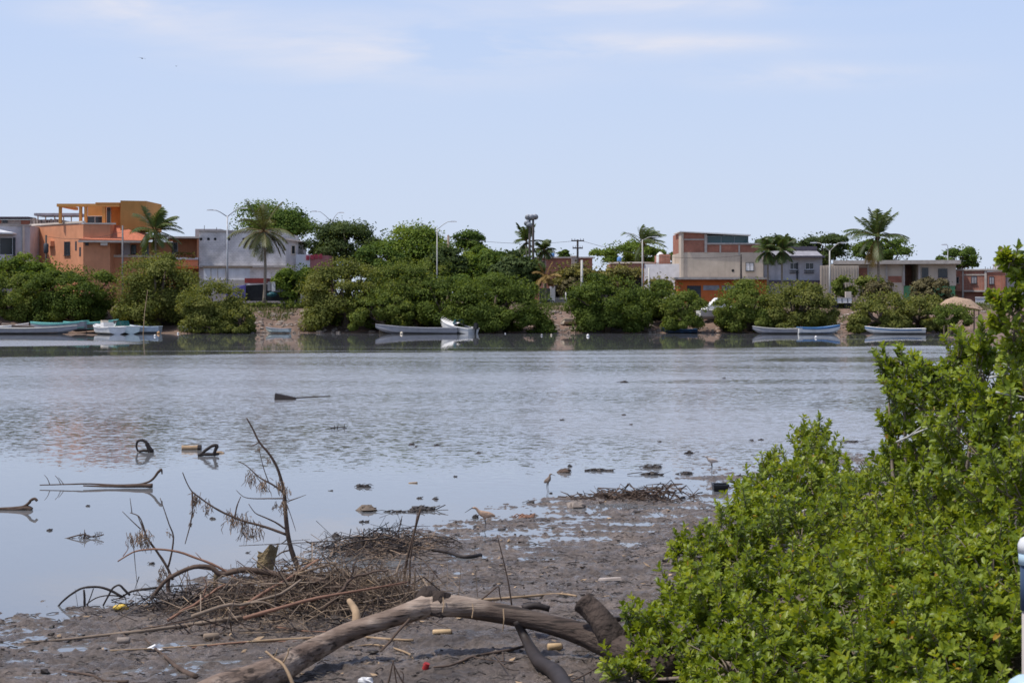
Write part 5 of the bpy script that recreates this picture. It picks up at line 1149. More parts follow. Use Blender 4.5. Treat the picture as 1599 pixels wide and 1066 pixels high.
def logmat():
    m = bpy.data.materials.new('weathered_log'); m.use_nodes = True
    n, l = m.node_tree.nodes, m.node_tree.links; b = n['Principled BSDF']; b.inputs['Roughness'].default_value = 0.85; b.inputs['Specular IOR Level'].default_value = 0.25
    t = N(n, 'ShaderNodeTexCoord'); mp_ = N(n, 'ShaderNodeMapping'); mp_.inputs['Scale'].default_value = (0.5, 1.6, 4.5); mp_.inputs['Rotation'].default_value = (0, -0.0, 0); l.new(t.outputs['Object'], mp_.inputs[0])
    a = N(n, 'ShaderNodeTexNoise'); a.inputs['Scale'].default_value = 2.6; a.inputs['Detail'].default_value = 8; a.inputs['Roughness'].default_value = 0.65; a.inputs['Distortion'].default_value = 0.6; l.new(mp_.outputs[0], a.inputs['Vector'])
    r = N(n, 'ShaderNodeValToRGB'); e = r.color_ramp.elements; e[0].position = 0.28; e[0].color = (0.14, 0.10, 0.076, 1); e[1].position = 0.66; e[1].color = (0.45, 0.355, 0.28, 1)
    x = e.new(0.46); x.color = (0.29, 0.22, 0.17, 1); l.new(a.outputs[0], r.inputs[0])
    p = N(n, 'ShaderNodeTexNoise'); p.inputs['Scale'].default_value = 1.35; p.inputs['Detail'].default_value = 4; l.new(t.outputs['Object'], p.inputs['Vector'])
    pr = N(n, 'ShaderNodeMapRange'); pr.inputs[1].default_value = 0.47; pr.inputs[2].default_value = 0.56; l.new(p.outputs[0], pr.inputs[0])
    mx = N(n, 'ShaderNodeMix', data_type='RGBA'); l.new(pr.outputs[0], mx.inputs[0]); l.new(r.outputs[0], mx.inputs[6])
    dk = N(n, 'ShaderNodeMix', data_type='RGBA', blend_type='MULTIPLY'); dk.inputs[0].default_value = 1; l.new(r.outputs[0], dk.inputs[6]); dk.inputs[7].default_value = (0.52, 0.48, 0.46, 1); l.new(dk.outputs[2], mx.inputs[7])
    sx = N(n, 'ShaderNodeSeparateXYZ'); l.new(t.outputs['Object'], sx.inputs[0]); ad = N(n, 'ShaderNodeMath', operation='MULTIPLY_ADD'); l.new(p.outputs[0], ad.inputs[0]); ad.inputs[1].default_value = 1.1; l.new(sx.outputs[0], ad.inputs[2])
    wr_ = N(n, 'ShaderNodeMapRange'); wr_.inputs[1].default_value = -0.15; wr_.inputs[2].default_value = 0.6; wr_.inputs[4].default_value = .9; l.new(ad.outputs[0], wr_.inputs[0])       # wet bark toward the right-hand end, with the log's shade painted in
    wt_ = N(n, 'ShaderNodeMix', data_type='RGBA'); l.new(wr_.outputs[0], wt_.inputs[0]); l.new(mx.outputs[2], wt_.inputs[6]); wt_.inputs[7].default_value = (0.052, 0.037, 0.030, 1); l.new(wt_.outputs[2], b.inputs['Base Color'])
    ck = N(n, 'ShaderNodeMapping'); ck.inputs['Scale'].default_value = (0.8, 5, 15); ck.inputs['Rotation'].default_value = (0, .25, 0); l.new(t.outputs['Object'], ck.inputs[0]); cn_ = N(n, 'ShaderNodeTexNoise'); cn_.inputs['Scale'].default_value = 2.2; cn_.inputs['Detail'].default_value = 4; l.new(ck.outputs[0], cn_.inputs['Vector'])
    cr_ = N(n, 'ShaderNodeMapRange'); cr_.inputs[1].default_value = .56; cr_.inputs[2].default_value = .64; cr_.inputs[3].default_value = 1; cr_.inputs[4].default_value = .35; l.new(cn_.outputs[0], cr_.inputs[0]); cx_ = N(n, 'ShaderNodeMix', data_type='RGBA', blend_type='MULTIPLY'); cx_.inputs[0].default_value = 1; l.new(wt_.outputs[2], cx_.inputs[6]); l.new(cr_.outputs[0], cx_.inputs[7]); l.new(cx_.outputs[2], b.inputs['Base Color'])      # drying cracks along the grain
    f = N(n, 'ShaderNodeTexNoise'); f.inputs['Scale'].default_value = 9; f.inputs['Detail'].default_value = 6; l.new(mp_.outputs[0], f.inputs['Vector'])
    bp = N(n, 'ShaderNodeBump'); bp.inputs['Strength'].default_value = 0.75; bp.inputs['Distance'].default_value = 0.03; l.new(f.outputs[0], bp.inputs['Height']); l.new(bp.outputs[0], b.inputs['Normal'])
    return m
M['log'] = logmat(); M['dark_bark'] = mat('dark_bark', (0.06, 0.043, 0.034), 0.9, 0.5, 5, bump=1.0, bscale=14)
random.seed(21)
lg = tag(empty('driftwood_log', (0, 0, 0)), 'big pale grey arched driftwood log across the mud, one end in the green bush', 'log')
axis = [(300, 1100, 14.66, 25.9), (345, 1078, 15.05, 25.9), (400, 1059, 15.38, 24.1), (440, 1043, 15.71, 22.4), (480, 1020, 16.15, 18.6), (530, 993, 16.48, 15.8), (570, 978, 16.63, 14.2), (610, 965, 16.71, 14.2), (650, 952, 16.86, 16.2), (672, 944, 16.96, 18.2), (692, 945, 16.93, 17.8), (740, 950, 16.99, 15.8), (800, 961, 16.91, 15.0), (860, 975, 16.78, 15.8), (910, 990, 16.63, 18.2), (950, 1004, 16.42, 21.4), (985, 1018, 16.16, 23.8), (1040, 1045, 15.55, 23.8)]
q = smoothpath([P(x, y, d) for x, y, d, r in axis], 6); rr = np.interp(np.linspace(0, len(axis) - 1, len(q)), range(len(axis)), [r * d / F for x, y, d, r in axis])
def gnarled(q, rr, k=26, amp=.13, seed=0, kn=()):
    b = MB(); pu = None; m = len(q); s = 0
    for i, p in enumerate(q):
        d = (q[min(i+1, m-1)] - q[max(i-1, 0)]).normalized()
        if pu is None: u, w = orth(d)
        else: u = (pu - d * pu.dot(d)).normalized(); w = d.cross(u)
        pu = u
        if i: s += (q[i] - q[i-1]).length
        for j in range(k):
            a = 2 * math.pi * j / k; g = float(fbm(np.array([s * 2.2 + seed]), np.array([math.cos(a) * .9 + 3]), 3, 5)[0] + .6 * fbm(np.array([s * 1.3]), np.array([a * 2.2]), 3, 9)[0])
            ridge = .35 * abs(math.sin(a * 4 + s * .8 + seed)) - .2
            b.v.append(tuple(p + (u * math.cos(a) + w * math.sin(a)) * (rr[i] * (1 + amp * (g + ridge)))))
    for i in range(m - 1):
        for j in range(k):
            j2 = (j + 1) % k; b.f.append((i*k+j, i*k+j2, (i+1)*k+j2, (i+1)*k+j))
    b.f.append(tuple(reversed(range(k)))); b.f.append(tuple((m-1)*k + j for j in range(k))); return b
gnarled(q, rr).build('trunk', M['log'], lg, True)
kq = smoothpath([P(664, 952, 17.0), P(669, 934, 17.0), P(676, 921, 16.98)], 4); gnarled(kq, np.linspace(.13, .075, len(kq)), 16, .28, 4).build('knot', M['dark_bark'], lg, True)
kq = smoothpath([P(686, 955, 16.95), P(688, 938, 16.93), P(690, 924, 16.95)], 4); gnarled(kq, np.linspace(.125, .07, len(kq)), 16, .3, 6).build('knot', M['dark_bark'], lg, True)
kq = smoothpath([P(968, 1012, 16.3), P(952, 990, 16.35), P(938, 968, 16.42), P(922, 950, 16.5), P(911, 940, 16.52), P(907, 936, 16.53)], 5); gnarled(kq, np.interp(np.linspace(0, 1, len(kq)), [0, .4, .72, .86, .94, .98, 1], [.12, .112, .105, .108, .085, .05, .012]), 20, .24, 8).build('broken_stub', M['dark_bark'], lg, True)
kq = smoothpath([P(806, 968, 16.85), P(822, 1000, 16.8), P(842, 1032, 16.15), P(868, 1050, 15.7), P(892, 1090, 14.9)], 5); gnarled(kq, np.interp(np.linspace(0, 1, len(kq)), [0, .5, 1], [.04, .055, .085]), 16, .16, 12).build('lower_limb', M['twig_dark'], lg, True)
kq = smoothpath([P(557, 975, 16.7), P(556, 955, 16.75), P(545, 937, 16.9)], 4); gnarled(kq, np.linspace(.05, .025, len(kq)), 10, .1, 3).build('twig_stub', M['reed'], lg, True)
b = MB()
for x, y0, y1 in ((692, 932, 956), (738, 942, 964), (786, 950, 985)): b.tube([P(x, y0, 16.83 if x < 750 else 16.75), P(x + 1, (y0 + y1) / 2, 16.8 if x < 750 else 16.7), P(x - 1, y1, 16.78 if x < 750 else 16.72)], .0055, 5)
split_loose(b.build('pale_bark_strip', M['reed'], lg))
c0 = Vector(q[len(q) // 2]); c0.z = 0.05; lg.location = c0
for o in lg.children: o.location = -c0

# standing dead branches hung with dried weed
def weedtuft(b, px, py, Y, r, n=22, drop=1.0):
    c = P(px, py, Y); s = r * Y / F
    for _ in range(int(n * .6)):
        p = c + Vector((random.gauss(0, .38), random.gauss(0, .4), random.gauss(0, .45))) * s; e = p + Vector((random.gauss(0, .3) * s, random.gauss(0, .3) * s, -random.uniform(.2, 1.5) * s * drop)); m_ = p.lerp(e, .5) + Vector((random.gauss(0, .2), 0, random.gauss(0, .2))) * s
        b.tube([p, m_, e], [.0034, .0052, .002], 3, False)
random.seed(31); Yb = 22.3
br = tag(empty('dead_branch', P(466, 887, Yb)), 'tall upright dead branch hung with dried weed, standing in the brushwood heap', 'branch', 'dead branches standing in the mud')
def kid(b, name, mt, root, smooth=True):
    o = b.build(name, M[mt], root, smooth); o.location = -Vector(root.location); return o
b = MB(); stick(b, [(467, 890), (455, 858), (449, 830), (446, 800), (444, 772), (441, 755), (432, 728), (420, 708), (405, 690), (395, 670), (385, 652)], Yb, 4.2, 1.0, 8, 3)
kid(b, 'stem', 'twig', br); b = MB()
stick(b, [(447, 834), (425, 826), (399, 818), (380, 813), (349, 800), (328, 788), (310, 775), (299, 766), (291, 752), (285, 737)], Yb - .2, 2.4, .7, 6)
stick(b, [(446, 826), (430, 815), (410, 806), (398, 800), (388, 786)], Yb + .1, 1.6, .5, 5)
split_loose(kid(b, 'limb', 'twig', br)); b = MB()
stick(b, [(442, 768), (425, 756), (405, 745), (385, 727), (372, 720)], Yb, 1.8, .5, 5); stick(b, [(443, 778), (420, 778), (395, 778), (380, 775), (369, 765)], Yb + .2, 1.2, .4, 5); stick(b, [(420, 754), (412, 732), (407, 712), (404, 694)], Yb, .9, .4, 5); stick(b, [(450, 782), (465, 777), (478, 772)], Yb, 1.0, .3, 4); stick(b, [(405, 690), (395, 695), (386, 696)], Yb, .9, .4, 4)
stick(b, [(449, 790), (456, 810), (462, 829)], Yb, .7, .3, 4); stick(b, [(300, 768), (301, 790), (298, 815), (292, 838), (289, 849)], Yb - .2, 1.5, .6, 5); stick(b, [(367, 806), (370, 790), (376, 775)], Yb - .2, 1.5, .6, 5); stick(b, [(415, 765), (405, 750), (392, 732)], Yb, .8, .3, 4); stick(b, [(455, 858), (440, 862), (428, 872), (418, 885)], Yb, 1.5, .7, 5); stick(b, [(449, 840), (440, 848), (420, 852)], Yb, 1, .4, 4)
split_loose(kid(b, 'twig', 'twig', br))
for x, y, r, n in ((305, 776, 11, 60), (325, 788, 10, 45), (362, 806, 13, 80), (385, 816, 16, 90), (392, 742, 11, 50), (412, 752, 12, 60), (436, 756, 9, 45), (443, 785, 10, 70), (446, 765, 8, 40), (300, 800, 6, 25), (298, 815, 5, 20), (420, 718, 6, 18), (404, 700, 5, 18), (430, 790, 8, 22), (402, 823, 12, 40)): b = MB(); weedtuft(b, x, y, Yb - .12, r, n); kid(b, 'dry_weed', 'weed', br, False)
Yc = 21.7
b2 = tag(empty('dead_branch', P(268, 900, Yc)), 'forked dead branch with a brown weed tuft, left of the tallest one', 'branch', 'dead branches standing in the mud')
b = MB(); stick(b, [(270, 905), (258, 880), (243, 858), (230, 840), (224, 822), (217, 806), (203, 800)], Yc, 2.4, .7, 6); stick(b, [(231, 842), (222, 822), (215, 805)], Yc, 1.4, .5, 5); stick(b, [(262, 886), (267, 868), (271, 838), (264, 818), (258, 800), (250, 777)], Yc + .1, 1.8, .6, 5); stick(b, [(220, 826), (205, 812), (191, 798)], Yc, 1, .4, 4); stick(b, [(206, 800), (203, 777)], Yc, .8, .4, 4)
stick(b, [(208, 845), (211, 880), (214, 910)], Yc - .2, .7, .4, 4)
kid(b, 'stem', 'twig', b2)
for x, y, r, n in ((222, 834, 13, 110), (205, 838, 9, 40), (230, 846, 9, 50), (263, 830, 5, 20), (255, 890, 9, 60), (250, 905, 8, 60)): b = MB(); weedtuft(b, x, y, Yc, r, n); kid(b, 'dry_weed', 'weed', b2, False)

def branch(label, mt, paths, group, name='branch', cat='branch', lay=False, **kw):
    b = MB()
    for pts, Y, r0, r1 in paths:
        if Y is None: ground_stick(b, pts, r0, r1, **kw)
        else: stick(b, pts, Y, r0, r1, **kw)
    return one(b, name, mt, label, cat, group)
GB = 'loose branches in the brushwood'
branch('thin red-brown bough arching over the water edge toward the left', 'twig_red', [([(184, 876), (207, 862), (225, 858), (247, 857), (278, 861), (307, 871), (331, 880), (355, 893), (370, 905)], 21.6, 1.2, 2.4), ([(192, 868), (200, 856), (196, 848)], 21.6, .8, .4), ([(318, 876), (305, 862)], 21.6, .8, .4)], GB)
branch('dark thick limb bent over the heap below the tall upright branch', 'twig', [([(236, 935), (255, 910), (273, 897), (302, 885), (328, 885), (345, 897), (360, 893), (383, 889), (415, 893), (449, 899), (480, 905), (520, 912)], [19.6, 19.6, 19.6, 19.6, 19.6, 19.6, 19.6, 19.5, 19.5, 19.4, 19.3, 19.2], 3.2, 5.5)], GB)
branch('black hoop of twigs arching from the water edge at the far left of the heap', 'twig_dark', [([(86, 953), (96, 940), (109, 929), (125, 919), (138, 916), (155, 916), (172, 921), (192, 932)], 20.0, 1.6, 2.2), ([(132, 948), (132, 934), (131, 920)], 19.9, 2.2, 1.6), ([(136, 945), (142, 930), (146, 918)], 20, 1, .8)], GB)
branch('second black hoop of twigs, close right of the first', 'twig_dark', [([(161, 945), (168, 932), (176, 918), (186, 913), (194, 920), (203, 929)], 20.0, 1.4, 2.0), ([(135, 943), (150, 933), (170, 929), (190, 931)], 20.1, 1, 1.2), ([(186, 934), (205, 923), (228, 919), (247, 917)], 20.2, 1.6, 2.4)], GB)
branch('long pale pole lying low across the front of the heap', 'wood', [([(37, 1003), (100, 998), (172, 990), (230, 984), (287, 976), (330, 970), (376, 963), (429, 953)], None, 1.8, 4.2)], GB, 'pole', 'pole')
branch('red-brown cane running up across the heap behind the log', 'twig_red', [([(380, 965), (429, 951), (496, 933), (577, 919), (637, 908)], [17.9, 18.0, 18.2, 18.5, 18.8], 3.6, 1.4)], GB, 'cane', 'cane')
branch('brown stick slanting up through the middle of the heap', 'twig_red', [([(376, 949), (412, 925), (448, 905), (470, 890), (498, 873)], [18.6, 18.9, 19.2, 19.4, 19.5], 3.0, 2.2)], GB, 'stick', 'stick')
branch('pale split stick pointing right from the end of the dark limb', 'reed', [([(462, 897), (490, 888), (526, 878)], 19.3, 2.4, 1.6)], GB, 'stick', 'stick')
branch('long tan reed lying on the mud below the heap', 'reed', [([(172, 1015), (240, 1012), (300, 1008), (355, 1004), (420, 999), (480, 996), (500, 993)], None, 1.1, 2.4)], GB, 'reed', 'reed')
branch('tan reed showing right of the log, pointing at the small red cap', 'reed', [([(560, 993), (600, 997), (645, 999)], None, 2.2, 2.2)], GB, 'reed', 'reed')
branch('bent straw-coloured twig lying in front of the log, hooked down at its tip', 'reed', [([(545, 1010), (577, 1006), (600, 1008), (623, 1014), (640, 1021), (645, 1028)], None, 1.2, 1.8)], GB, 'twig', 'twig')
branch('dark branch lying on the mud at lower left, thick end toward the log', 'twig', [([(225, 995), (240, 1010), (258, 1024), (273, 1038), (287, 1047), (306, 1056)], None, 1.2, 4.6)], GB)
branch('dark twig lying along the bottom edge of the mud at lower left', 'twig', [([(98, 1046), (120, 1050), (144, 1054), (165, 1063), (200, 1064)], None, 1.4, 3)], GB, 'twig', 'twig')
branch('peeled pale twig leaning on the near side of the log', 'reed', [([(415, 1016), (428, 1027), (440, 1035), (450, 1050), (460, 1075)], [15.2, 15.15, 15.1, 15.05, 15.0], 1.6, 3.2), ([(442, 1034), (449, 1022), (451, 1012)], 15.1, 1.6, 1.0), ([(428, 1026), (434, 1012)], 15.15, 1, .5)], GB, 'twig', 'twig')
branch('dark forked stick leaning on the log at its middle', 'twig', [([(640, 966), (622, 985), (608, 1002), (594, 1017)], [16.7, 16.6, 16.5, 16.4], 2.4, 1.4), ([(605, 1004), (596, 1012), (592, 1008)], 16.5, 1.2, .6)], GB, 'stick', 'stick')
branch('upright broken stake of two splinters rising behind the log', 'twig', [([(630, 945), (631, 915), (632, 895), (636, 872), (640, 855), (647, 830), (657, 794)], 20.2, 3.0, 1.6), ([(637, 945), (640, 900), (641, 870), (652, 800)], 20.15, 2.2, 1.0), ([(622, 840), (624, 822), (628, 805)], 20.2, 1, .5)], 'dead branches standing in the mud', 'stake', 'stake')
branch('single thin stem sticking up out of the mud right of the log', 'twig', [([(776, 834), (785, 870), (794, 910), (799, 945)], 18.6, .8, 1.5)], 'dead branches standing in the mud', 'stem', 'stem')
branch('black curved root lying on the mud beyond the heap, ending in a blunt tip', 'twig_dark', [([(640, 848), (655, 853), (675, 858), (700, 862), (718, 868), (732, 869), (751, 866)], None, 1.6, 3.2)], GB, 'root', 'root')
branch('low dark branch with fine side twigs lying right of the small red cap', 'twig', [([(677, 1041), (700, 1039), (720, 1032), (740, 1024), (775, 1018), (800, 1013), (830, 1005)], None, 1.6, 2.6), ([(740, 1025), (765, 1030), (800, 1033), (836, 1034)], None, 1.2, .6), ([(785, 1016), (786, 1030), (783, 1045)], None, 1, .8), ([(770, 1020), (790, 1042), (810, 1046)], None, 1, .5)], GB)
branch('dark twig lying between the lower limb of the log and the bush', 'twig', [([(886, 1066), (905, 1057), (922, 1048), (934, 1040), (938, 1030)], None, 1.4, 1.0)], GB, 'twig', 'twig')
branch('long dry reed lying behind the log near its broken stub', 'reed', [([(740, 937), (780, 934), (830, 930), (875, 927), (900, 930)], None, 2.2, 1.8)], GB, 'reed', 'reed')
branch('bent twig shaped like a roof behind the middle of the log', 'twig', [([(750, 937), (765, 925), (778, 915), (780, 926), (783, 938)], 18.3, 1.4, 1)], GB, 'twig', 'twig')
branch('short black log tucked behind the big log', 'twig_dark', [([(816, 950), (835, 945), (858, 950)], 17.7, 7, 5)], GB, 'log', 'log')
branch('cluster of bare dark shoots at the bottom edge below the log', 'twig', [([(605, 1070), (610, 1050), (614, 1030)], 15.1, 2, .8), ([(620, 1072), (616, 1045), (614, 1030)], 15.1, 1.6, .7), ([(634, 1072), (622, 1052), (612, 1030)], 15.05, 1.8, .6), ([(628, 1070), (630, 1052), (624, 1046)], 15.1, 1.2, .5)], GB, 'shoots', 'shoots')
branch('thin red-brown canes side by side under the heap', 'twig_red', [([(430, 978), (480, 985), (540, 985)], None, 1.2, .8), ([(300, 1011), (380, 1002), (470, 1001)], None, 1.6, 1.2)], GB, 'cane', 'cane')

branch('crooked grey branch thrown across the front of the heap, forked at its upper end', 'wood', [([(300, 962), (345, 948), (392, 941), (440, 925), (470, 905)], [18.0, 18.2, 18.4, 18.6, 18.8], 3.6, 1.8), ([(392, 941), (420, 942), (446, 950)], 18.3, 2.2, .9)], GB, wob=.012)
branch('dark bent branch sticking out of the right shoulder of the heap', 'twig', [([(505, 950), (530, 925), (548, 905), (580, 893), (606, 890)], [18.6, 18.7, 18.8, 18.9, 18.9], 3.2, 1.2), ([(548, 905), (552, 885), (560, 872)], 18.8, 1.6, .7)], GB, wob=.012)
branch('red-brown forked stick lying steeply at the left of the heap', 'twig_red', [([(262, 968), (300, 945), (330, 925), (352, 912)], [18.6, 18.8, 19.0, 19.1], 2.6, 1.6), ([(318, 933), (322, 915), (318, 900)], 18.9, 1.3, .6)], GB, wob=.01)

# torn bark chunk standing in the heap
b = MB(); random.seed(33); nu, nv = 7, 9
def chunk(u, v, k):
    x = (401 + 25 * u) * (1 - v) + (403 + 32 * u ** .8) * v + random.uniform(-1.2, 1.2); y = 891 * (1 - v) + (860 - 12 * u + 5 * math.sin(u * 9)) * v + random.uniform(-1.2, 1.2)
    return P(x, y, 21.3 - .10 * math.sin(u * 3.1) + .03 * k + random.uniform(-.012, .012))
for k in (0, 1): b.v += [tuple(chunk(i_ / (nu - 1), j_ / (nv - 1), k)) for j_ in range(nv) for i_ in range(nu)]
for j_ in range(nv - 1):
    for i_ in range(nu - 1):
        a_ = j_ * nu + i_; b.f += [(a_, a_ + 1, a_ + nu + 1, a_ + nu), (nu * nv + a_ + nu, nu * nv + a_ + nu + 1, nu * nv + a_ + 1, nu * nv + a_)]
for j_ in range(nv - 1):
    for i_ in (0, nu - 1): a_ = j_ * nu + i_; b.f.append((a_, a_ + nu, nu * nv + a_ + nu, nu * nv + a_))
for i_ in range(nu - 1):
    for j_ in (0, nv - 1): a_ = j_ * nu + i_; b.f.append((a_, a_ + 1, nu * nv + a_ + 1, nu * nv + a_))
M['bark_yellow'] = mat('lichened_bark', (0.27, 0.20, 0.10), 0.9, 0.5, 9, (0.11, 0.08, 0.045), bump=.8)
one(b, 'bark_chunk', 'bark_yellow', 'yellowish torn chunk of bark standing upright in the heap', 'bark', smooth=False)
b = MB(); stick(b, [(338, 945), (336, 925), (337, 905), (338, 888)], 20.6, 4.5, 3, 7); one(b, 'post_stump', 'bark_yellow', 'short pale upright stump in the left part of the heap', 'stump')
b = MB(); stick(b, [(271, 955), (268, 935), (262, 915), (266, 895)], 20.9, 5, 2.5, 7); stick(b, [(262, 960), (258, 930)], 20.8, 3, 2, 6); one(b, 'post_stump', 'twig', 'dark splintered stump at the left end of the heap', 'stump')

# brushwood: a tangle nobody could count
def tangle(name, label, n, fn, mt, r=(.003, .007), ln=(.15, .6), zmax=.32):
    b = MB()
    for _ in range(n):
        x, y, w = fn(); g = mz(x, y); l = random.uniform(*ln); a = random.gauss(0, .9) + (math.pi if random.random() < .5 else 0); e = random.gauss(0.08, .42)
        p = Vector((x, y, max(g, 0) + random.random() ** 1.3 * zmax * w + .01)); d = Vector((math.cos(a) * math.cos(e), math.sin(a) * math.cos(e), math.sin(e)))
        c = Vector((random.gauss(0, .15), random.gauss(0, .15), random.gauss(0.02, .15))) * l; rr_ = random.uniform(*r)
        q0, q1, q2 = p - d * l / 2, p + c, p + d * l / 2
        q0.z = max(q0.z, max(mz(q0.x, q0.y), 0) - .01); q2.z = max(q2.z, max(mz(q2.x, q2.y), 0) - .01)
        b.tube([q0, q1, q2], [rr_, rr_, rr_ * .5], 3, False)
    o = b.build(name, M[mt]); return tag(o, label, 'brushwood', kind='stuff')
def heap():
    while 1:
        x, y = random.gauss(-2.1, .66), random.gauss(19.5, .62); w = math.exp(-(((x + 2.05) / 1.0) ** 2 + ((y - 19.6) / 1.0) ** 2))
        if -3.7 < x < -.75 and 17.9 < y < 21.3: return x, y, w
def heap2():
    while 1:
        x, y = random.gauss(-1.75, .42), random.gauss(24.4, .5); w = math.exp(-(((x + 1.7) / .55) ** 2 + ((y - 24.4) / .7) ** 2))
        if -3 < x < -.8: return x, y, w
def left():
    x, y = random.gauss(-3.3, .5), random.gauss(19.6, .35); return x, y, .35
random.seed(41)
tangle('brushwood_heap', 'heap of tangled dead twigs and straw on the mud', 820, heap, 'straw', (.002, .006), (.10, .85), .38)
tangle('brushwood_twigs', 'darker twigs running through the brushwood heap', 340, heap, 'twig', (.003, .009), (.15, 1.1), .36)
tangle('brushwood_sticks', 'longer grey sticks through the brushwood heap', 50, heap, 'wood', (.005, .010), (.5, 1.3), .38)
tangle('brushwood_reeds', 'pale dry reeds and splinters on top of the brushwood heap', 120, heap, 'reed', (.002, .006), (.2, .7), .42)
tangle('brushwood_base', 'dark wet litter under the brushwood heap', 650, heap, 'twig_dark', (.003, .008), (.08, .45), .2)
tangle('dark_brushwood', 'low black tangle of twigs beyond the heap', 330, heap2, 'twig_dark', (.003, .007), (.15, .7), .17)
tangle('brushwood_straw', 'straw and brown twigs lying in the further tangle', 260, heap2, 'weed', (.003, .007), (.1, .5), .14)
tangle('wet_brushwood', 'wet dark twigs at the left foot of the heap', 260, left, 'twig_dark', (.003, .008), (.15, .6), .22)
b = MB(); random.seed(43)
for i in range(70):         # fine shoots sticking up out of the heap
    x, y, w = heap(); g = max(mz(x, y), 0); h = random.uniform(.2, .55); lx = random.gauss(0, .12)
    b.tube([(x, y, g + .05), (x + lx * .5, y, g + h * .6), (x + lx * 1.5, y + random.gauss(0, .05), g + h)], [.005, .004, .0015], 4, False)
tag(b.build('upright_shoots', M['twig']), 'fine bare shoots sticking up out of the brushwood heap', 'shoots', kind='stuff')
b = MB(); random.seed(44)
for i in range(240):        # drooping dead grass on the heap's right shoulder
    x = random.gauss(-1.6, .33); y = random.gauss(19.8, .45); g = max(mz(x, y), 0); h = random.uniform(.15, .42); lx = random.gauss(0, .12)
    b.tube([(x, y, g), (x + lx * .4, y, g + h), (x + lx * 1.6, y - random.uniform(0, .1), g + h * random.uniform(.3, .8))], [.005, .004, .002], 3, False)
tag(b.build('dead_grass', M['straw']), 'drooping dead grass on the right shoulder of the heap', 'dead grass', kind='stuff')
# twig arcs of the further heap
branch('black twig arching over the further tangle, nearest the water', 'twig_dark', [([(505, 858), (530, 842), (560, 838), (595, 839), (615, 842), (640, 852)], 24.2, 1.0, 1.8)], GB, 'twig', 'twig')
branch('bent black twig crossing the top of the further tangle', 'twig_dark', [([(520, 865), (545, 848), (580, 842), (610, 838), (622, 828), (627, 810)], 24.0, 1.4, 1.0), ([(555, 858), (556, 836)], 24, 1.2, .8), ([(600, 846), (622, 852), (636, 860)], 23.9, 1.6, 1.2)], GB, 'twig', 'twig')

# mud surface litter and clods
random.seed(51); b = MB(); R5 = np.random.default_rng(51); nl_ = 15000
lx_, ly_ = R5.uniform(-6, 6.5, nl_), R5.uniform(14.3, 33, nl_); lz_ = mud_h(lx_, ly_); ls_ = np.interp(lx_, SHX, SHY) - ly_; lc_ = fbm(lx_ / .8, ly_ / .8, 3, 61)
for x, y, z, s, c in zip(lx_, ly_, lz_, ls_, lc_):
    if s < .2 or z < -.004 or c < random.uniform(-.5, .35): continue
    x, y, z = float(x), float(y), float(z)
    if random.random() < .6: r = random.uniform(.004, .013) * (2.6 if random.random() < .06 else 1); b.ball((x, y, z + r * .2), (r * random.uniform(.8, 2.4), r * random.uniform(.7, 1.6), r * random.uniform(.4, 1.0)), 5, 4, .45)
    else:
        l = random.uniform(.03, .18); a = random.gauss(0, .6); b.tube([(x - l * math.cos(a) / 2, y - l * math.sin(a) / 2, z + .008), (x, y, z + random.uniform(.01, .035)), (x + l * math.cos(a) / 2, y + l * math.sin(a) / 2, z + .008)], random.uniform(.002, .006), 4)
tag(b.build('mud_litter', M['clod']), 'dark crumbs of mud and twig strewn over the mudflat', 'litter', kind='stuff')
random.seed(53); b = MB()
for _ in range(520):
    x, y = random.uniform(-5, 6), random.uniform(15, 31); z = mz(x, y)
    if z < .005: continue
    l = random.uniform(.02, .06); a = random.uniform(0, 6.3); w_ = l * random.uniform(.25, .6); u = Vector((math.cos(a), math.sin(a), random.gauss(0, .25))) * l; v_ = Vector((-math.sin(a), math.cos(a), random.gauss(0, .25))) * w_; p = Vector((x, y, z + .012))
    b.quad(p - u, p + v_, p + u + Vector((0, 0, .01)), p - v_)
tag(b.build('leaf_litter', M['reed']), 'dead tan leaves and chips scattered on the mud', 'leaf litter', kind='stuff')

# pieces lying in the shallows
def clod(px, py, wpx, hpx, label, mt='clod', name='debris_clod', cat='debris', group='dark debris clods in the shallows', nb=4):
    p = G(px, py); s = p.y / F; b = MB(); W_ = wpx * s; h_ = hpx * s
    for i in range(nb * 3):
        u = max(-1, min(1, random.gauss(0, .42))); k = 1 - .7 * abs(u); r = random.uniform(.25, .6) * h_ * (.5 + .5 * k)
        b.ball(p + Vector((u * W_ * .45, random.gauss(0, .12) * W_ ** .5 * .5, r * random.uniform(-.2, .6))), (r * random.uniform(1, 2.2), r * random.uniform(1, 2.2), r * random.uniform(.6, 1.1)), 6, 4, .38)
    for i in range(nb):
        u = random.gauss(0, .3) * W_; l = random.uniform(.2, .5) * min(W_, .35); a = random.gauss(.1, .5); b.tube([p + Vector((u - l * math.cos(a), 0, h_ * random.uniform(0, .3))), p + Vector((u, 0, h_ * random.uniform(.3, .7))), p + Vector((u + l * math.cos(a), random.uniform(-.1, .1), h_ * random.uniform(0, .9)))], random.uniform(.003, .008), 4)
    return one(b, name, mt, label, cat, group, smooth=False)
random.seed(61); LB = 'small dark clod of debris breaking the pale shallow water'
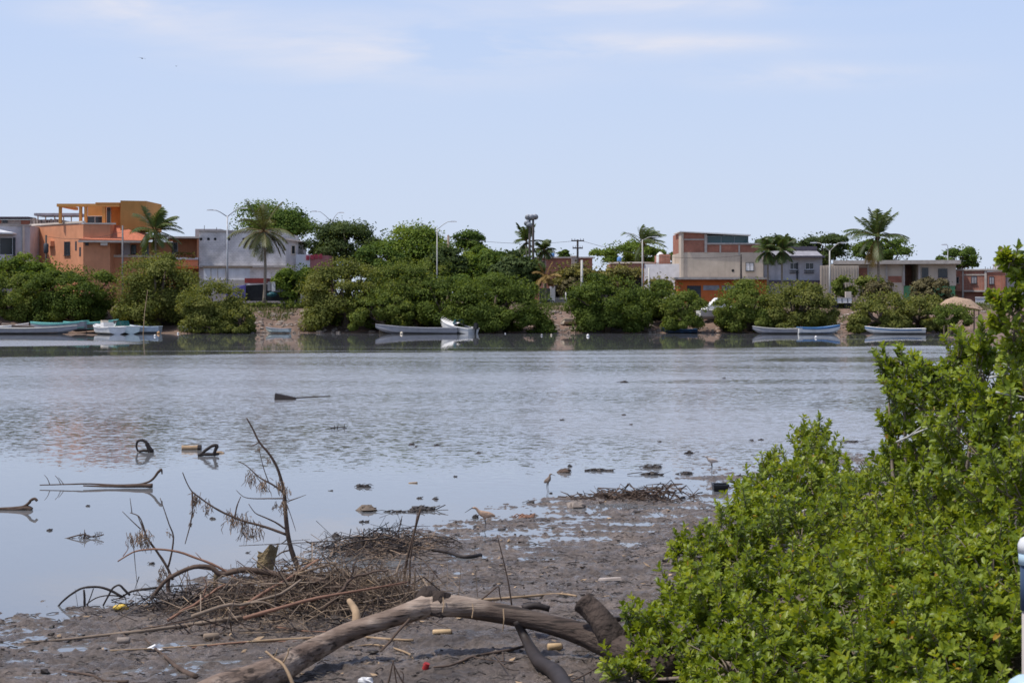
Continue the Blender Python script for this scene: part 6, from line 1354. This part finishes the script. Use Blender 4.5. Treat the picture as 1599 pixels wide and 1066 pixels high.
for px, py, w, h in ((643, 694, 8, 4), (683, 695, 8, 3), (747, 707, 6, 3), (890, 728, 6, 5), (975, 597, 15, 4), (1131, 591, 5, 3), (877, 656, 8, 3), (1076, 708, 13, 6), (1174, 688, 6, 4), (1188, 687, 7, 4), (1154, 744, 8, 6), (975, 648, 8, 3), (985, 663, 4, 3), (711, 744, 5, 3), (656, 778, 8, 3), (680, 779, 10, 6), (829, 785, 13, 6), (650, 697, 4, 2), (517, 766, 4, 2), (525, 837, 9, 8), (565, 815, 6, 5), (573, 815, 4, 4), (742, 808, 6, 8), (77, 828, 8, 4), (236, 880, 8, 5), (331, 810, 9, 4), (393, 838, 4, 4), (387, 863, 4, 3), (137, 790, 4, 3), (860, 770, 4, 3), (1030, 690, 5, 3)):
    clod(px, py, w, h, LB, nb=3)
clod(569, 760, 23, 8, 'flat brown lump in the water left of the mud bar', nb=5); clod(573, 797, 15, 15, 'rusty brown chunk standing beside the narrow mud bar', 'bark', nb=4)
clod(881, 737, 17, 9, 'pale-flecked clump in the water right of the standing bird', 'twig', nb=5); clod(823, 808, 28, 10, 'orange-brown clump of husks on the mud near the bent wading bird', 'twig_red', nb=6); clod(898, 792, 16, 16, 'mossy stone at the water edge left of the long brushwood bar', 'stone', nb=3)
for px, py, w, h, lab in ((935, 735, 45, 6, 'row of four small dark clods in line in the shallows'), (1018, 730, 36, 7, 'brown ridge of debris, upper of two by the far mud bars'), (1018, 741, 32, 6, 'brown ridge of debris, lower of two by the far mud bars'), (1070, 740, 30, 6, 'low grey-brown ridge left of the pale wading bird'), (640, 799, 80, 5, 'long low streak of twigs on the narrow mud bar'), (660, 796, 45, 9, 'pair of dark lumps on the right end of the narrow mud bar'), (1330, 690, 34, 4, 'dark twigs at the water edge behind the bush'), (1134, 797, 24, 8, 'dark clump of weed on the mud right of the brushwood bar')):
    clod(px, py, w, h, lab, nb=8 if w > 30 else 5, name='debris_ridge', group='low ridges of debris at the water edge')
def barfn():
    x = random.gauss(2.05, .42); return x, random.gauss(30.6, .22) + .18 * (x - 2), max(.15, .6 + .4 * (x - 2))
random.seed(63)
tangle('brushwood_bar', 'long dark bar of sticks stranded at the water edge', 190, barfn, 'twig', (.005, .014), (.12, .5), .2)
# driftwood in the water
GW = 'snags and driftwood in the water'
b = MB(); p = G(237, 761); Yw = p.y
stick(b, [(62, 757), (100, 756), (140, 755), (180, 757), (215, 756), (232, 752), (241, 745), (246, 738), (251, 733)], Yw, .8, 2.2, 7); stick(b, [(130, 758), (180, 759), (220, 758), (238, 758)], Yw - .1, 1.0, 4.0, 7); stick(b, [(247, 737), (252, 732), (253, 740)], Yw, 2.2, 1.0, 6)
for x, y in ((78, 741), (95, 742), (100, 745)): stick(b, [(x, 757), (x - 4, y + 6), (x - 9, y)], Yw, .7, .3, 4)
one(b, 'floating_branch', 'twig', 'long floating branch whose right end curls up like a snake', 'branch', GW)
b = MB(); p = G(30, 796); stick(b, [(-40, 795), (0, 794), (20, 793), (36, 791), (45, 785), (48, 781), (54, 778), (58, 782)], p.y, 2.4, 2.2, 7); stick(b, [(0, 795), (25, 795), (42, 793), (48, 797)], p.y, 2.5, 5.5, 7); one(b, 'floating_branch', 'twig', 'dark floating branch with a hooked tip at the left edge', 'branch', GW)
b = MB(); p = G(125, 840); stick(b, [(74, 842), (100, 841), (112, 838), (130, 834), (146, 838), (162, 834)], p.y, 1.2, 1.0, 5); stick(b, [(112, 840), (130, 841), (150, 835)], p.y, 1, .8, 5); stick(b, [(132, 843), (132, 826)], p.y, 1.6, .4, 5); weedtuft(b, 132, 836, p.y, 10, 40, .6); weedtuft(b, 153, 834, p.y, 8, 26, .5); one(b, 'floating_twig', 'twig', 'thin floating twig with a star-shaped tuft, near the left water edge', 'twig', GW)
b = MB(); p = G(446, 624); s = p.y / F; c = P(446, 619, p.y); b.hexa([(c.x - 17*s, p.y - .2, -.1), (c.x + 17*s, p.y - .15, -.1), (c.x + 17*s, p.y + .2, -.1), (c.x - 17*s, p.y + .2, -.1)], [(c.x - 16*s, p.y - .12, 10*s), (c.x + 15*s, p.y - .1, 4*s), (c.x + 15*s, p.y + .1, 4*s), (c.x - 16*s, p.y + .15, 10.5*s)]); stick(b, [(462, 621), (480, 620), (498, 619), (516, 618)], p.y, 1.2, .9, 5); one(b, 'floating_log', 'twig_dark', 'black chunky log floating far out with a thin stick trailing right', 'log', GW, smooth=False)
b = MB(); p = G(226, 706); stick(b, [(216, 705), (213, 697), (215, 689), (222, 687), (228, 690), (233, 698), (238, 704)], p.y, 1.4, 3.2, 7); stick(b, [(228, 692), (232, 700), (234, 706)], p.y, 2.2, 3.4, 7); stick(b, [(217, 705), (224, 703), (240, 704)], p.y, 2.2, 2.5, 6); one(b, 'snag', 'twig_dark', 'black snag looping out of the water like a handle, left one of two', 'snag', GW)
b = MB(); p = G(326, 712); stick(b, [(310, 711), (316, 707), (322, 702), (331, 696), (339, 695), (336, 703), (333, 711)], p.y, 2.2, 2.8, 7); stick(b, [(309, 710), (320, 709), (336, 709), (342, 708)], p.y, 3, 2.2, 6); one(b, 'snag', 'twig_dark', 'black snag looping out of the water beside the floating log, right one of two', 'snag', GW)
b = MB(); p = G(298, 702); stick(b, [(284, 699), (296, 699), (306, 699), (313, 699)], p.y, 4, 4.6, 8); o = one(b, 'floating_log', 'reed', 'tan floating log with a dark end beside the right snag', 'log', GW); bb = MB(); bb.tube([P(309, 699, p.y) - Vector(o.location), P(314.5, 699, p.y) - Vector(o.location)], 5.2 * p.y / F, 8); bb.build('dark_end', M['twig_dark'], o)
b = MB(); p = G(345, 709); stick(b, [(332, 708), (342, 706), (350, 708)], p.y + .3, 1.5, 2.5, 6); one(b, 'floating_chip', 'reed', 'flat tan chip of wood floating right of the right snag', 'driftwood', GW)
b = MB(); p = G(530, 669); stick(b, [(516, 668), (528, 667), (542, 668)], p.y, 1, .8, 4)
for x in (522, 527, 537): stick(b, [(x, 669), (x + 1, 663)], p.y, .8, .4, 4)
one(b, 'floating_twig', 'twig_dark', 'far thin twig afloat with three upright shoots', 'twig', GW)
b = MB(); p = G(645, 754); stick(b, [(638, 754), (652, 753)], p.y, 1.4, 1.2, 5); one(b, 'floating_chip', 'reed', 'small tan stick floating above the narrow mud bar', 'driftwood', GW)

# dropped things on the mud
def lying(px, py, wpx, rpx, mt, name, label, cat, yaw=0.0, cap=None):
    p = G(px, py, .06); g = max(mz(p.x, p.y), 0); s = p.y / F; l, r = wpx * s / 2, rpx * s; d = Vector((math.cos(yaw), math.sin(yaw), .02)); c = Vector((p.x, p.y, g + r * .8))
    b = MB(); b.tube([c - d * l, c - d * l * .9, c + d * l * .2, c + d * l * .9, c + d * l], [r * .8, r, r * 1.02, r * .95, r * .75], 9); o = one(b, name, mt, label, cat)
    if cap: cc = c - Vector(o.location); MB().tube([cc + d * l, cc + d * l * 1.12], r * .7, 9).build('end_face', M[cap], o)
    return o
lying(690, 990, 29, 5, 'bamboo', 'bamboo_piece', 'short tan bamboo piece on the mud in front of the log', 'bamboo', .1, 'twig')
lying(866, 1018, 22, 6, 'bamboo', 'bamboo_piece', 'short tan bamboo piece under the right part of the log', 'bamboo', .25, 'twig')
lying(330, 990, 24, 6, 'wood', 'wood_piece', 'short rounded piece of wood lying under the long pole', 'wood', .35)
lying(193, 996, 20, 5.5, 'stone', 'pebble', 'rounded pinkish pebble by the long pale pole', 'stone', .05)
M['cap_red'] = mat('red_plastic', (0.35, 0.03, 0.03), .4, .1); M['yellow'] = mat('yellow_plastic', (0.62, 0.42, 0.06), .45, .15)
p = G(667, 1042, .08); g = max(mz(p.x, p.y), 0); b = MB(); b.tube([(p.x - .02, p.y, g), (p.x + .0, p.y - .01, g + .055)], [.028, .026], 12); o = one(b, 'bottle_cap', 'cap_red', 'small red plastic cap on the mud below the log', 'bottle cap', smooth=False)
b = MB(); b.tube([(0, 0, .052), (.001, -.001, .06)], [.028, .022], 12); b.build('cap_top', M['cap_red'], o)
p = G(188, 948, .05); b = MB(); 
for dx, dz, r in ((-.035, .03, .035), (.03, .045, .03), (.0, .03, .04), (.06, .03, .024)): b.ball((p.x + dx, p.y, max(mz(p.x, p.y), 0) + dz), (r * 1.3, r, r), 8, 6, .12)
one(b, 'crumpled_wrapper', 'yellow', 'crumpled yellow wrapper at the left foot of the heap', 'wrapper')
p = G(240, 1000, .1); b = MB(); b.quad((p.x - .09, p.y, mz(p.x, p.y) + .01), (p.x - .02, p.y - .04, mz(p.x, p.y) + .03), (p.x + .09, p.y, mz(p.x, p.y) + .015), (p.x, p.y + .05, mz(p.x, p.y) + .05)); b.quad((p.x - .02, p.y - .04, mz(p.x, p.y) + .03), (p.x + .03, p.y - .02, mz(p.x, p.y) + .06), (p.x + .09, p.y, mz(p.x, p.y) + .015), (p.x + .05, p.y - .05, mz(p.x, p.y) + .01)); one(b, 'plastic_scrap', 'white', 'white scrap of plastic on the mud under the long pole', 'scrap', smooth=False)
p = G(592, 1066, .12); b = MB(); b.ball((p.x - .1, p.y, .14), (.06, .035, .03), 8, 5, .4); one(b, 'plastic_scrap', 'white', 'white crumpled scrap at the bottom edge below the log', 'scrap', smooth=False)
p = G(952, 906, .05); g = mz(p.x, p.y); b = MB(); b.hexa([(p.x - .14, p.y - .05, g), (p.x + .14, p.y - .04, g), (p.x + .13, p.y + .05, g), (p.x - .12, p.y + .05, g)], [(p.x - .13, p.y - .04, g + .02), (p.x + .13, p.y - .03, g + .035), (p.x + .12, p.y + .04, g + .03), (p.x - .11, p.y + .04, g + .02)]); one(b, 'board_piece', 'litter', 'pale flat piece of board on the mud left of the bush', 'board', smooth=False)
p = G(1125, 766); s = p.y / F; b = MB(); L_ = 11 * s; b.hexa([(p.x - L_, p.y - .12, -.02), (p.x + L_ * .85, p.y - .12, -.02), (p.x + L_ * .85, p.y + .15, -.02), (p.x - L_, p.y + .15, -.02)], [(p.x - L_ * 1.05, p.y - .15, 8 * s), (p.x + L_ * 1.05, p.y - .15, 8 * s), (p.x + L_ * 1.05, p.y + .18, 8 * s), (p.x - L_ * 1.05, p.y + .18, 8 * s)])
o = one(b, 'crate', 'black', 'black plastic crate half sunk in mud near the bush', 'crate', smooth=False); b = MB()
z = 8 * s + .02; 
for x0, x1, y0, y1 in ((-L_ * 1.12, L_ * 1.12, -.17, -.13), (-L_ * 1.12, L_ * 1.12, .16, .2), (-L_ * 1.12, -L_ * 1.0, -.129, .159), (L_ * 1.0, L_ * 1.12, -.129, .159)): b.box(x0, x1, y0, y1, z - .03, z + .012)
rim = b.build('rim', M['black'], o); rim.location = (p.x - o.location.x, p.y - o.location.y, -o.location.z)

# ---------------------------------------------------------------- birds
def skin_mesh(name, verts, edges, radii, mats, root_i=0, sub=2):
    me = bpy.data.meshes.new(name); me.from_pydata([tuple(v) for v in verts], edges, []); o = bpy.data.objects.new(name, me); C.objects.link(o)
    m = o.modifiers.new('skin', 'SKIN'); m.use_smooth_shade = True
    for i, r in enumerate(radii):
        sv = me.skin_vertices[0].data[i]; sv.radius = r if hasattr(r, '__len__') else (r, r); sv.use_root = (i == root_i)
    s = o.modifiers.new('sub', 'SUBSURF'); s.levels = sub; s.render_levels = sub
    dg = bpy.context.evaluated_depsgraph_get(); me2 = bpy.data.meshes.new_from_object(o.evaluated_get(dg)); o.modifiers.clear(); o.data = me2; me2.name = name
    me2.materials.clear()
    for k in mats: me2.materials.append(M[k])
    return o
M['plumage'] = mat('tan_plumage', (0.40, 0.27, 0.19), .8, .3, 30, bump=.3); M['plumage_pale'] = mat('pale_plumage', (0.50, 0.42, 0.36), .8, .25, 30, bump=.3); M['plumage_grey'] = mat('grey_plumage', (0.24, 0.18, 0.14), .8, .3, 30, bump=.3); M['bill'] = mat('dark_bill', (0.05, 0.042, 0.04), .5, .2); M['leg'] = mat('grey_legs', (0.12, 0.115, 0.11), .6, .2)
def wader(px, py, hgt, yaw, mtk, label, pose, z=0.0):
    p = G(px, py, z); S = hgt
    bodyp = [(-.42, 0, .60), (-.24, 0, .66), (0, 0, .69), (.17, 0, .73)]
    if pose == 'bent': neck = [(.27, 0, .82), (.34, 0, .92), (.42, 0, .94)]; bill = [(.52, 0, .92), (.80, 0, .74)]
    elif pose == 'up': bodyp = [(-.26, 0, .46), (-.15, 0, .55), (0, 0, .64), (.07, 0, .72)]; neck = [(.09, 0, .82), (.10, 0, .92), (.15, 0, .95)]; bill = [(.24, 0, .94), (.44, 0, .88)]
    else: neck = [(.25, 0, .82), (.30, 0, .90), (.37, 0, .92)]; bill = [(.46, 0, .91), (.62, 0, .86)]
    V = bodyp + neck + bill; R = [.035, .115, .155, .12, .062, .05, .055, .018, .008]; E = [(i, i + 1) for i in range(8)]
    k = len(V); hip = 2
    for s in (-1, 1):
        x0 = .0 if pose != 'up' else -.02
        V += [(x0, s * .07, .50), (x0 - .04, s * .07, .26), (x0 + .01, s * .07, .02), (x0 + .09, s * .08, .005)]; R += [.035, .014, .012, .008]; n = len(V) - 4; E += [(hip, n), (n, n + 1), (n + 1, n + 2), (n + 2, n + 3)]
    o = skin_mesh('wading_bird', [Vector(v) * S for v in V], E, [r * S for r in R], [mtk, 'bill', 'leg'], hip)
    for f in o.data.polygons:
        c = f.center / S; f.use_smooth = True
        f.material_index = 2 if c.z < .46 and abs(c.y) > .015 else (1 if c.x > (bill[0][0] - .04) else 0)
    o.location = (p.x, p.y, max(mz(p.x, p.y), 0) - .004); o.rotation_euler = (0, 0, yaw); tag(o, label, 'bird', 'wading birds at the water edge'); return o
wader(757, 829, .36, math.pi, 'plumage', 'tan wading bird bent forward over the mud, facing left', 'bent')
wader(856, 767, .32, -.5, 'plumage_grey', 'grey-brown wading bird standing upright in open shallow water', 'up')
wader(1111, 736, .32, math.pi + .2, 'plumage_pale', 'pale wading bird standing on a clod near the bush', 'level', .0)
def flyer(px, py, Y, span, label, tilt):
    p = P(px, py, Y); b = MB(); s = span
    b.tube([(0, -.30*s, 0), (0, -.2*s, .01*s), (0, .02*s, 0), (0, .2*s, .015*s), (0, .30*s, .01*s), (0, .36*s, 0)], [.012*s, .045*s, .07*s, .05*s, .03*s, .006*s], 8)
    for sg in (-1, 1):
        n = len(b.v); w = [(.03*s, .12*s, .03*s), (.24*s, .15*s, .085*s), (.5*s, .02*s, .02*s), (.24*s, .02*s, .08*s), (.03*s, -.10*s, .03*s)]
        b.v += [(sg * x, y, z) for x, y, z in w] + [(sg * x, y, z - .012*s) for x, y, z in w]; b.f += [(n, n+1, n+2, n+3, n+4), (n+9, n+8, n+7, n+6, n+5)] + [(n+i, n+5+i, n+5+(i+1) % 5, n+(i+1) % 5) for i in range(5)]
    n = len(b.v); b.v += [(0, -.27*s, .01*s), (-.07*s, -.45*s, 0), (.07*s, -.45*s, 0)]; b.f.append((n, n+1, n+2))
    o = b.build('flying_bird', M['bill']); o.location = p; o.rotation_euler = tilt; tag(o, label, 'bird', 'birds in flight'); return o
flyer(222, 91.5, 150, .66, 'larger dark bird gliding in the sky at upper left', (.1, .12, .5)); flyer(275.5, 103.5, 240, .42, 'tiny distant bird in the sky, right of the larger one', (.1, -.2, .9))

# ---------------------------------------------------------------- the mangrove bushes in the foreground
M['near_leaf'] = leafmat('near_mangrove_leaf', [(0, (0.090, 0.132, 0.014)), (0.45, (0.205, 0.275, 0.022)), (0.93, (0.325, 0.370, 0.040)), (0.965, (0.27, 0.29, 0.034)), (1.0, (0.40, 0.24, 0.03))], 0.42, 0.42, 0.4)
def bush(label, clumps, seed, leaf=(.05, .094), dens=1.0, sprig=.25, stems=None):
    global RNG
    RNG = np.random.default_rng(seed); random.seed(seed)
    cs = [(P(x, y, d), r * d / F) for x, y, r, d in clumps]; c0 = sum((c for c, r in cs), Vector()) / len(cs); c0.z = max(mz(c0.x, c0.y), 0)
    root = tag(empty('mangrove_bush', c0), label, 'bush', 'mangrove bushes in the foreground')
    TP, TD = [], []; tw = MB()
    for c, r in cs:
        n = int(dens * 43 * (r / .2) ** 2) + 12
        u = sphere(n); f = RNG.uniform(.45, 1.0, n) ** .45; bump = 1 + .38 * np.array(fbm(u[:, 0] * 2.2 + c.x, u[:, 1] * 2.2 + u[:, 2] * 1.7 + c.y, 2, 3))
        pts = np.array(c) + u * (r * f * bump)[:, None] * np.array([1, 1, .95]); g = np.maximum(mud_h(pts[:, 0], pts[:, 1]), 0); ok = pts[:, 2] > g + .05
        d = u * .75 + np.array([-.12, -.1, .72]) + RNG.normal(size=(n, 3)) * .25; TP.append(pts[ok]); TD.append(d[ok])
        k = int(10 * sprig * 4 * (r / .25)); us = sphere(k); us[:, 2] = np.abs(us[:, 2]) * .9
        for q_ in us:       # sprays reaching out of the mass
            ln = random.uniform(.5, 1.0) * sprig * (.6 + r); dd = Vector(q_) * .7 + Vector((random.uniform(-.25, .25), random.uniform(-.2, .2), .7)); dd.normalize(); s0 = c + Vector(q_) * r * .8; e = s0 + dd * (ln + r * .2)
            tw.tube([s0, s0.lerp(e, .5) + Vector((0, 0, -.01)), e], [.007, .005, .003], 4, False)
            m_ = max(2, int(ln / .05)); tt = np.linspace(.25, 1, m_); TP.append(np.array([s0.lerp(e, float(t)) for t in tt])); TD.append(np.tile(np.array(dd), (m_, 1)) + RNG.normal(size=(m_, 3)) * .12)
        lim = stems if stems else Vector((c0.x * .5 + c.x * .5, c0.y * .5 + c.y * .5, max(0, mz((c0.x + c.x) / 2, (c0.y + c.y) / 2)))); tw.tube([lim, lim.lerp(c, .5) + Vector((random.uniform(-.1, .1), 0, .05)), c], [.028, .018, .008], 6, False)
        for _ in range(14):
            e = c + Vector(sphere(1)[0]) * r * 1.02; tw.tube([c, c.lerp(e, .5) + Vector((0, 0, .03)), e], [.009, .006, .003], 4, False)
    TP = np.concatenate(TP); TD = np.concatenate(TD); TD /= np.linalg.norm(TD, axis=1, keepdims=True); nt = len(TP); per = 9
    ref = RNG.normal(size=(nt, 3)); u = np.cross(TD, ref); u /= np.linalg.norm(u, axis=1, keepdims=True); w = np.cross(TD, u)
    rt = RNG.normal(0, .17, nt) + .32 * np.array(fbm(TP[:, 0] * 2.1 + TP[:, 1], TP[:, 2] * 2.1 + seed, 3, 6))
    pos, ax, nr, ln, ti = [], [], [], [], []
    for j in range(per):
        a = 2.4 * j + RNG.normal(0, .25, nt); lvl = j / per; tilt = .55 + .75 * lvl + RNG.normal(0, .15, nt)      # young leaves upright at the tip, older ones spread
        rad = u * np.cos(a)[:, None] + w * np.sin(a)[:, None]; A = TD * np.cos(tilt)[:, None] + rad * np.sin(tilt)[:, None] + np.array([0, 0, -.05]); Nn = TD * np.sin(tilt)[:, None] - rad * np.cos(tilt)[:, None] + RNG.normal(size=(nt, 3)) * .12
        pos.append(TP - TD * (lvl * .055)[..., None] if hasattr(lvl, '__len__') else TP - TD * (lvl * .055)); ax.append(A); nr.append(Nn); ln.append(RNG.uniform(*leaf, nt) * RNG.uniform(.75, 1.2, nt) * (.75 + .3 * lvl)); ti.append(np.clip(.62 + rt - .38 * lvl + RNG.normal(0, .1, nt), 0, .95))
    pos, ax, nr, ln, ti = (np.concatenate(q_) for q_ in (pos, ax, nr, ln, ti))
    old = RNG.random(len(ti)) < .005; ti = np.where(old, 1.0, ti)
    v, lp, st = leaves(pos, ax, nr, ln, ln * RNG.uniform(.42, .55, len(ln)))
    o = np_mesh('foliage', v - np.array(c0), lp, st, M['near_leaf'], root, np.repeat(ti, 2), smooth=False)
    tw.v = [tuple(Vector(a) - c0) for a in tw.v]; tw.build('stems', M['stem_grey'], root, True); return root, nt
M['stem_grey'] = mat('grey_stem', (0.25, 0.20, 0.155), .85, .35, 7)
BA = [(985, 1062, 42, 15.6), (1040, 1030, 55, 15.8), (1010, 990, 34, 16.4), (1065, 985, 60, 16.2), (1080, 935, 42, 17.2), (1140, 1050, 80, 15.0), (1150, 960, 80, 16.2), (1240, 1040, 90, 14.8), (1250, 950, 85, 16), (1340, 1040, 95, 14.4), (1350, 950, 90, 15.4), (1440, 1040, 100, 14), (1450, 940, 95, 15), (1545, 1030, 105, 13.6), (1550, 920, 100, 14.4), (1640, 980, 110, 13.6), (1180, 1110, 80, 14.2), (1330, 1120, 90, 13.8), (1500, 1130, 110, 13.2)]
BB = [(1075, 868, 28, 20.5), (1105, 890, 42, 20), (1128, 848, 36, 20.6), (1160, 892, 60, 19.5), (1172, 818, 46, 20.8), (1176, 774, 30, 22.5), (1203, 742, 20, 23.6), (1205, 722, 11, 23.7), (1215, 790, 50, 21.8), (1250, 860, 80, 19.5), (1258, 760, 44, 22.5), (1262, 708, 20, 24.6), (1254, 680, 13, 25.2), (1278, 680, 16, 25), (1290, 716, 24, 24.2), (1312, 775, 48, 22.6), (1320, 840, 75, 20), (1340, 905, 80, 18.6), (1352, 780, 50, 21)]
BC = [(1386, 582, 17, 18.2), (1408, 572, 18, 18.3), (1412, 606, 30, 18), (1402, 655, 24, 18.4), (1440, 640, 50, 17.6), (1418, 700, 42, 18), (1398, 742, 34, 18.6), (1472, 606, 36, 17.6), (1452, 580, 15, 17.8), (1500, 655, 60, 17), (1496, 566, 24, 17.2), (1505, 545, 14, 17.2), (1540, 600, 52, 16.6), (1450, 780, 70, 17.4), (1540, 725, 90, 16), (1600, 650, 80, 15.6), (1400, 845, 72, 17.2), (1500, 855, 90, 16), (1600, 790, 100, 15), (1600, 575, 48, 15.6), (1536, 548, 22, 16.4)]
BD = [(1580, 410, 15, 13), (1602, 425, 22, 13), (1566, 398, 7, 13), (1572, 468, 15, 13), (1557, 500, 12, 13.2), (1602, 490, 28, 13), (1585, 535, 22, 13.2), (1628, 455, 40, 13), (1622, 545, 44, 13.2), (1548, 462, 6, 13.1)]
counts = [bush('lowest mangrove bush, from the end of the log to the lower right corner', BA, 101, dens=1.0)[1],
          bush('middle mangrove bush with a narrow sprig against the water, beside the black crate', BB, 102, leaf=(.05, .094), dens=1.0)[1],
          bush('tall mangrove bush at the right that hides the far end of the water', BC, 103, leaf=(.05, .094), dens=.9, sprig=.26)[1],
          bush('loose mangrove branch with large leaves against the sky at the right edge', BD, 104, leaf=(.05, .085), dens=.45, sprig=.15, stems=P(1720, 620, 13.4))[1]]
print('rosettes', counts)
b = MB(); random.seed(71)
for pts, Y, r0, r1 in (([(1400, 690), (1430, 676), (1465, 662), (1500, 652)], 16.9, 2.0, 1.0), ([(1545, 590), (1570, 583), (1599, 573)], 15.6, 2, 1.5), ([(1555, 612), (1580, 617), (1610, 622)], 15.3, 2, 1.5), ([(1415, 684), (1440, 665)], 16.8, 1.2, .8)): stick(b, pts, Y, r0, r1, 6)
one(b, 'bare_branch', 'pale_pole', 'bare grey forked branch showing through the tall mangrove bush', 'branch')
b = MB(); stick(b, [(1212, 772), (1235, 776), (1262, 779)], 20.6, 1.6, 1.0, 6); stick(b, [(1240, 803), (1258, 796), (1272, 792)], 20.3, 2.2, 1.4, 6); one(b, 'bare_branch', 'pale_pole', 'two bare pale twigs lying on top of the middle mangrove bush', 'branch')

# painted posts at the right edge
def post(px, pyt, rpx, Y, label, bands):
    p = P(px, pyt, Y); g = mz(p.x, p.y); r = rpx * Y / F; t = tag(empty('painted_post', (p.x, p.y, g)), label, 'post', 'painted posts at the right edge'); h = p.z - g
    for nm, mt, z1, z0, k in bands:
        z0 = max(h - z0 * Y / F, 0); z1 = h - z1 * Y / F
        if nm == 'rounded_cap': q_ = [(0, 0, z0), (0, 0, z0 + (z1 - z0) * .45), (0, 0, z0 + (z1 - z0) * .75), (0, 0, z0 + (z1 - z0) * .93), (0, 0, z1)]; rr_ = [r * k, r * k, r * k * .85, r * k * .5, r * .05]
        else: q_ = [(0, 0, z0), (0, 0, z1)]; rr_ = [r * k, r * k]
        MB().tube(q_, rr_, 20).build(nm, M[mt], t, True)
paint('pale_blue', (0.42, 0.55, 0.62), .5)
post(1616, 834, 26, 9.5, 'white-capped post with a pale blue band and dark shaft at the right edge', (('rounded_cap', 'hull_white', 0, 28, 1), ('blue_band', 'pale_blue', 28, 47, .96), ('dark_shaft', 'hull_dark_blue', 47, 118, .86), ('shaft', 'concrete', 118, 900, .76)))
post(1606, 1052, 34, 8.8, 'pale blue dome-topped post in the lower right corner', (('rounded_cap', 'pale_blue', 0, 44, 1), ('shaft', 'pale_blue', 44, 900, .9)))
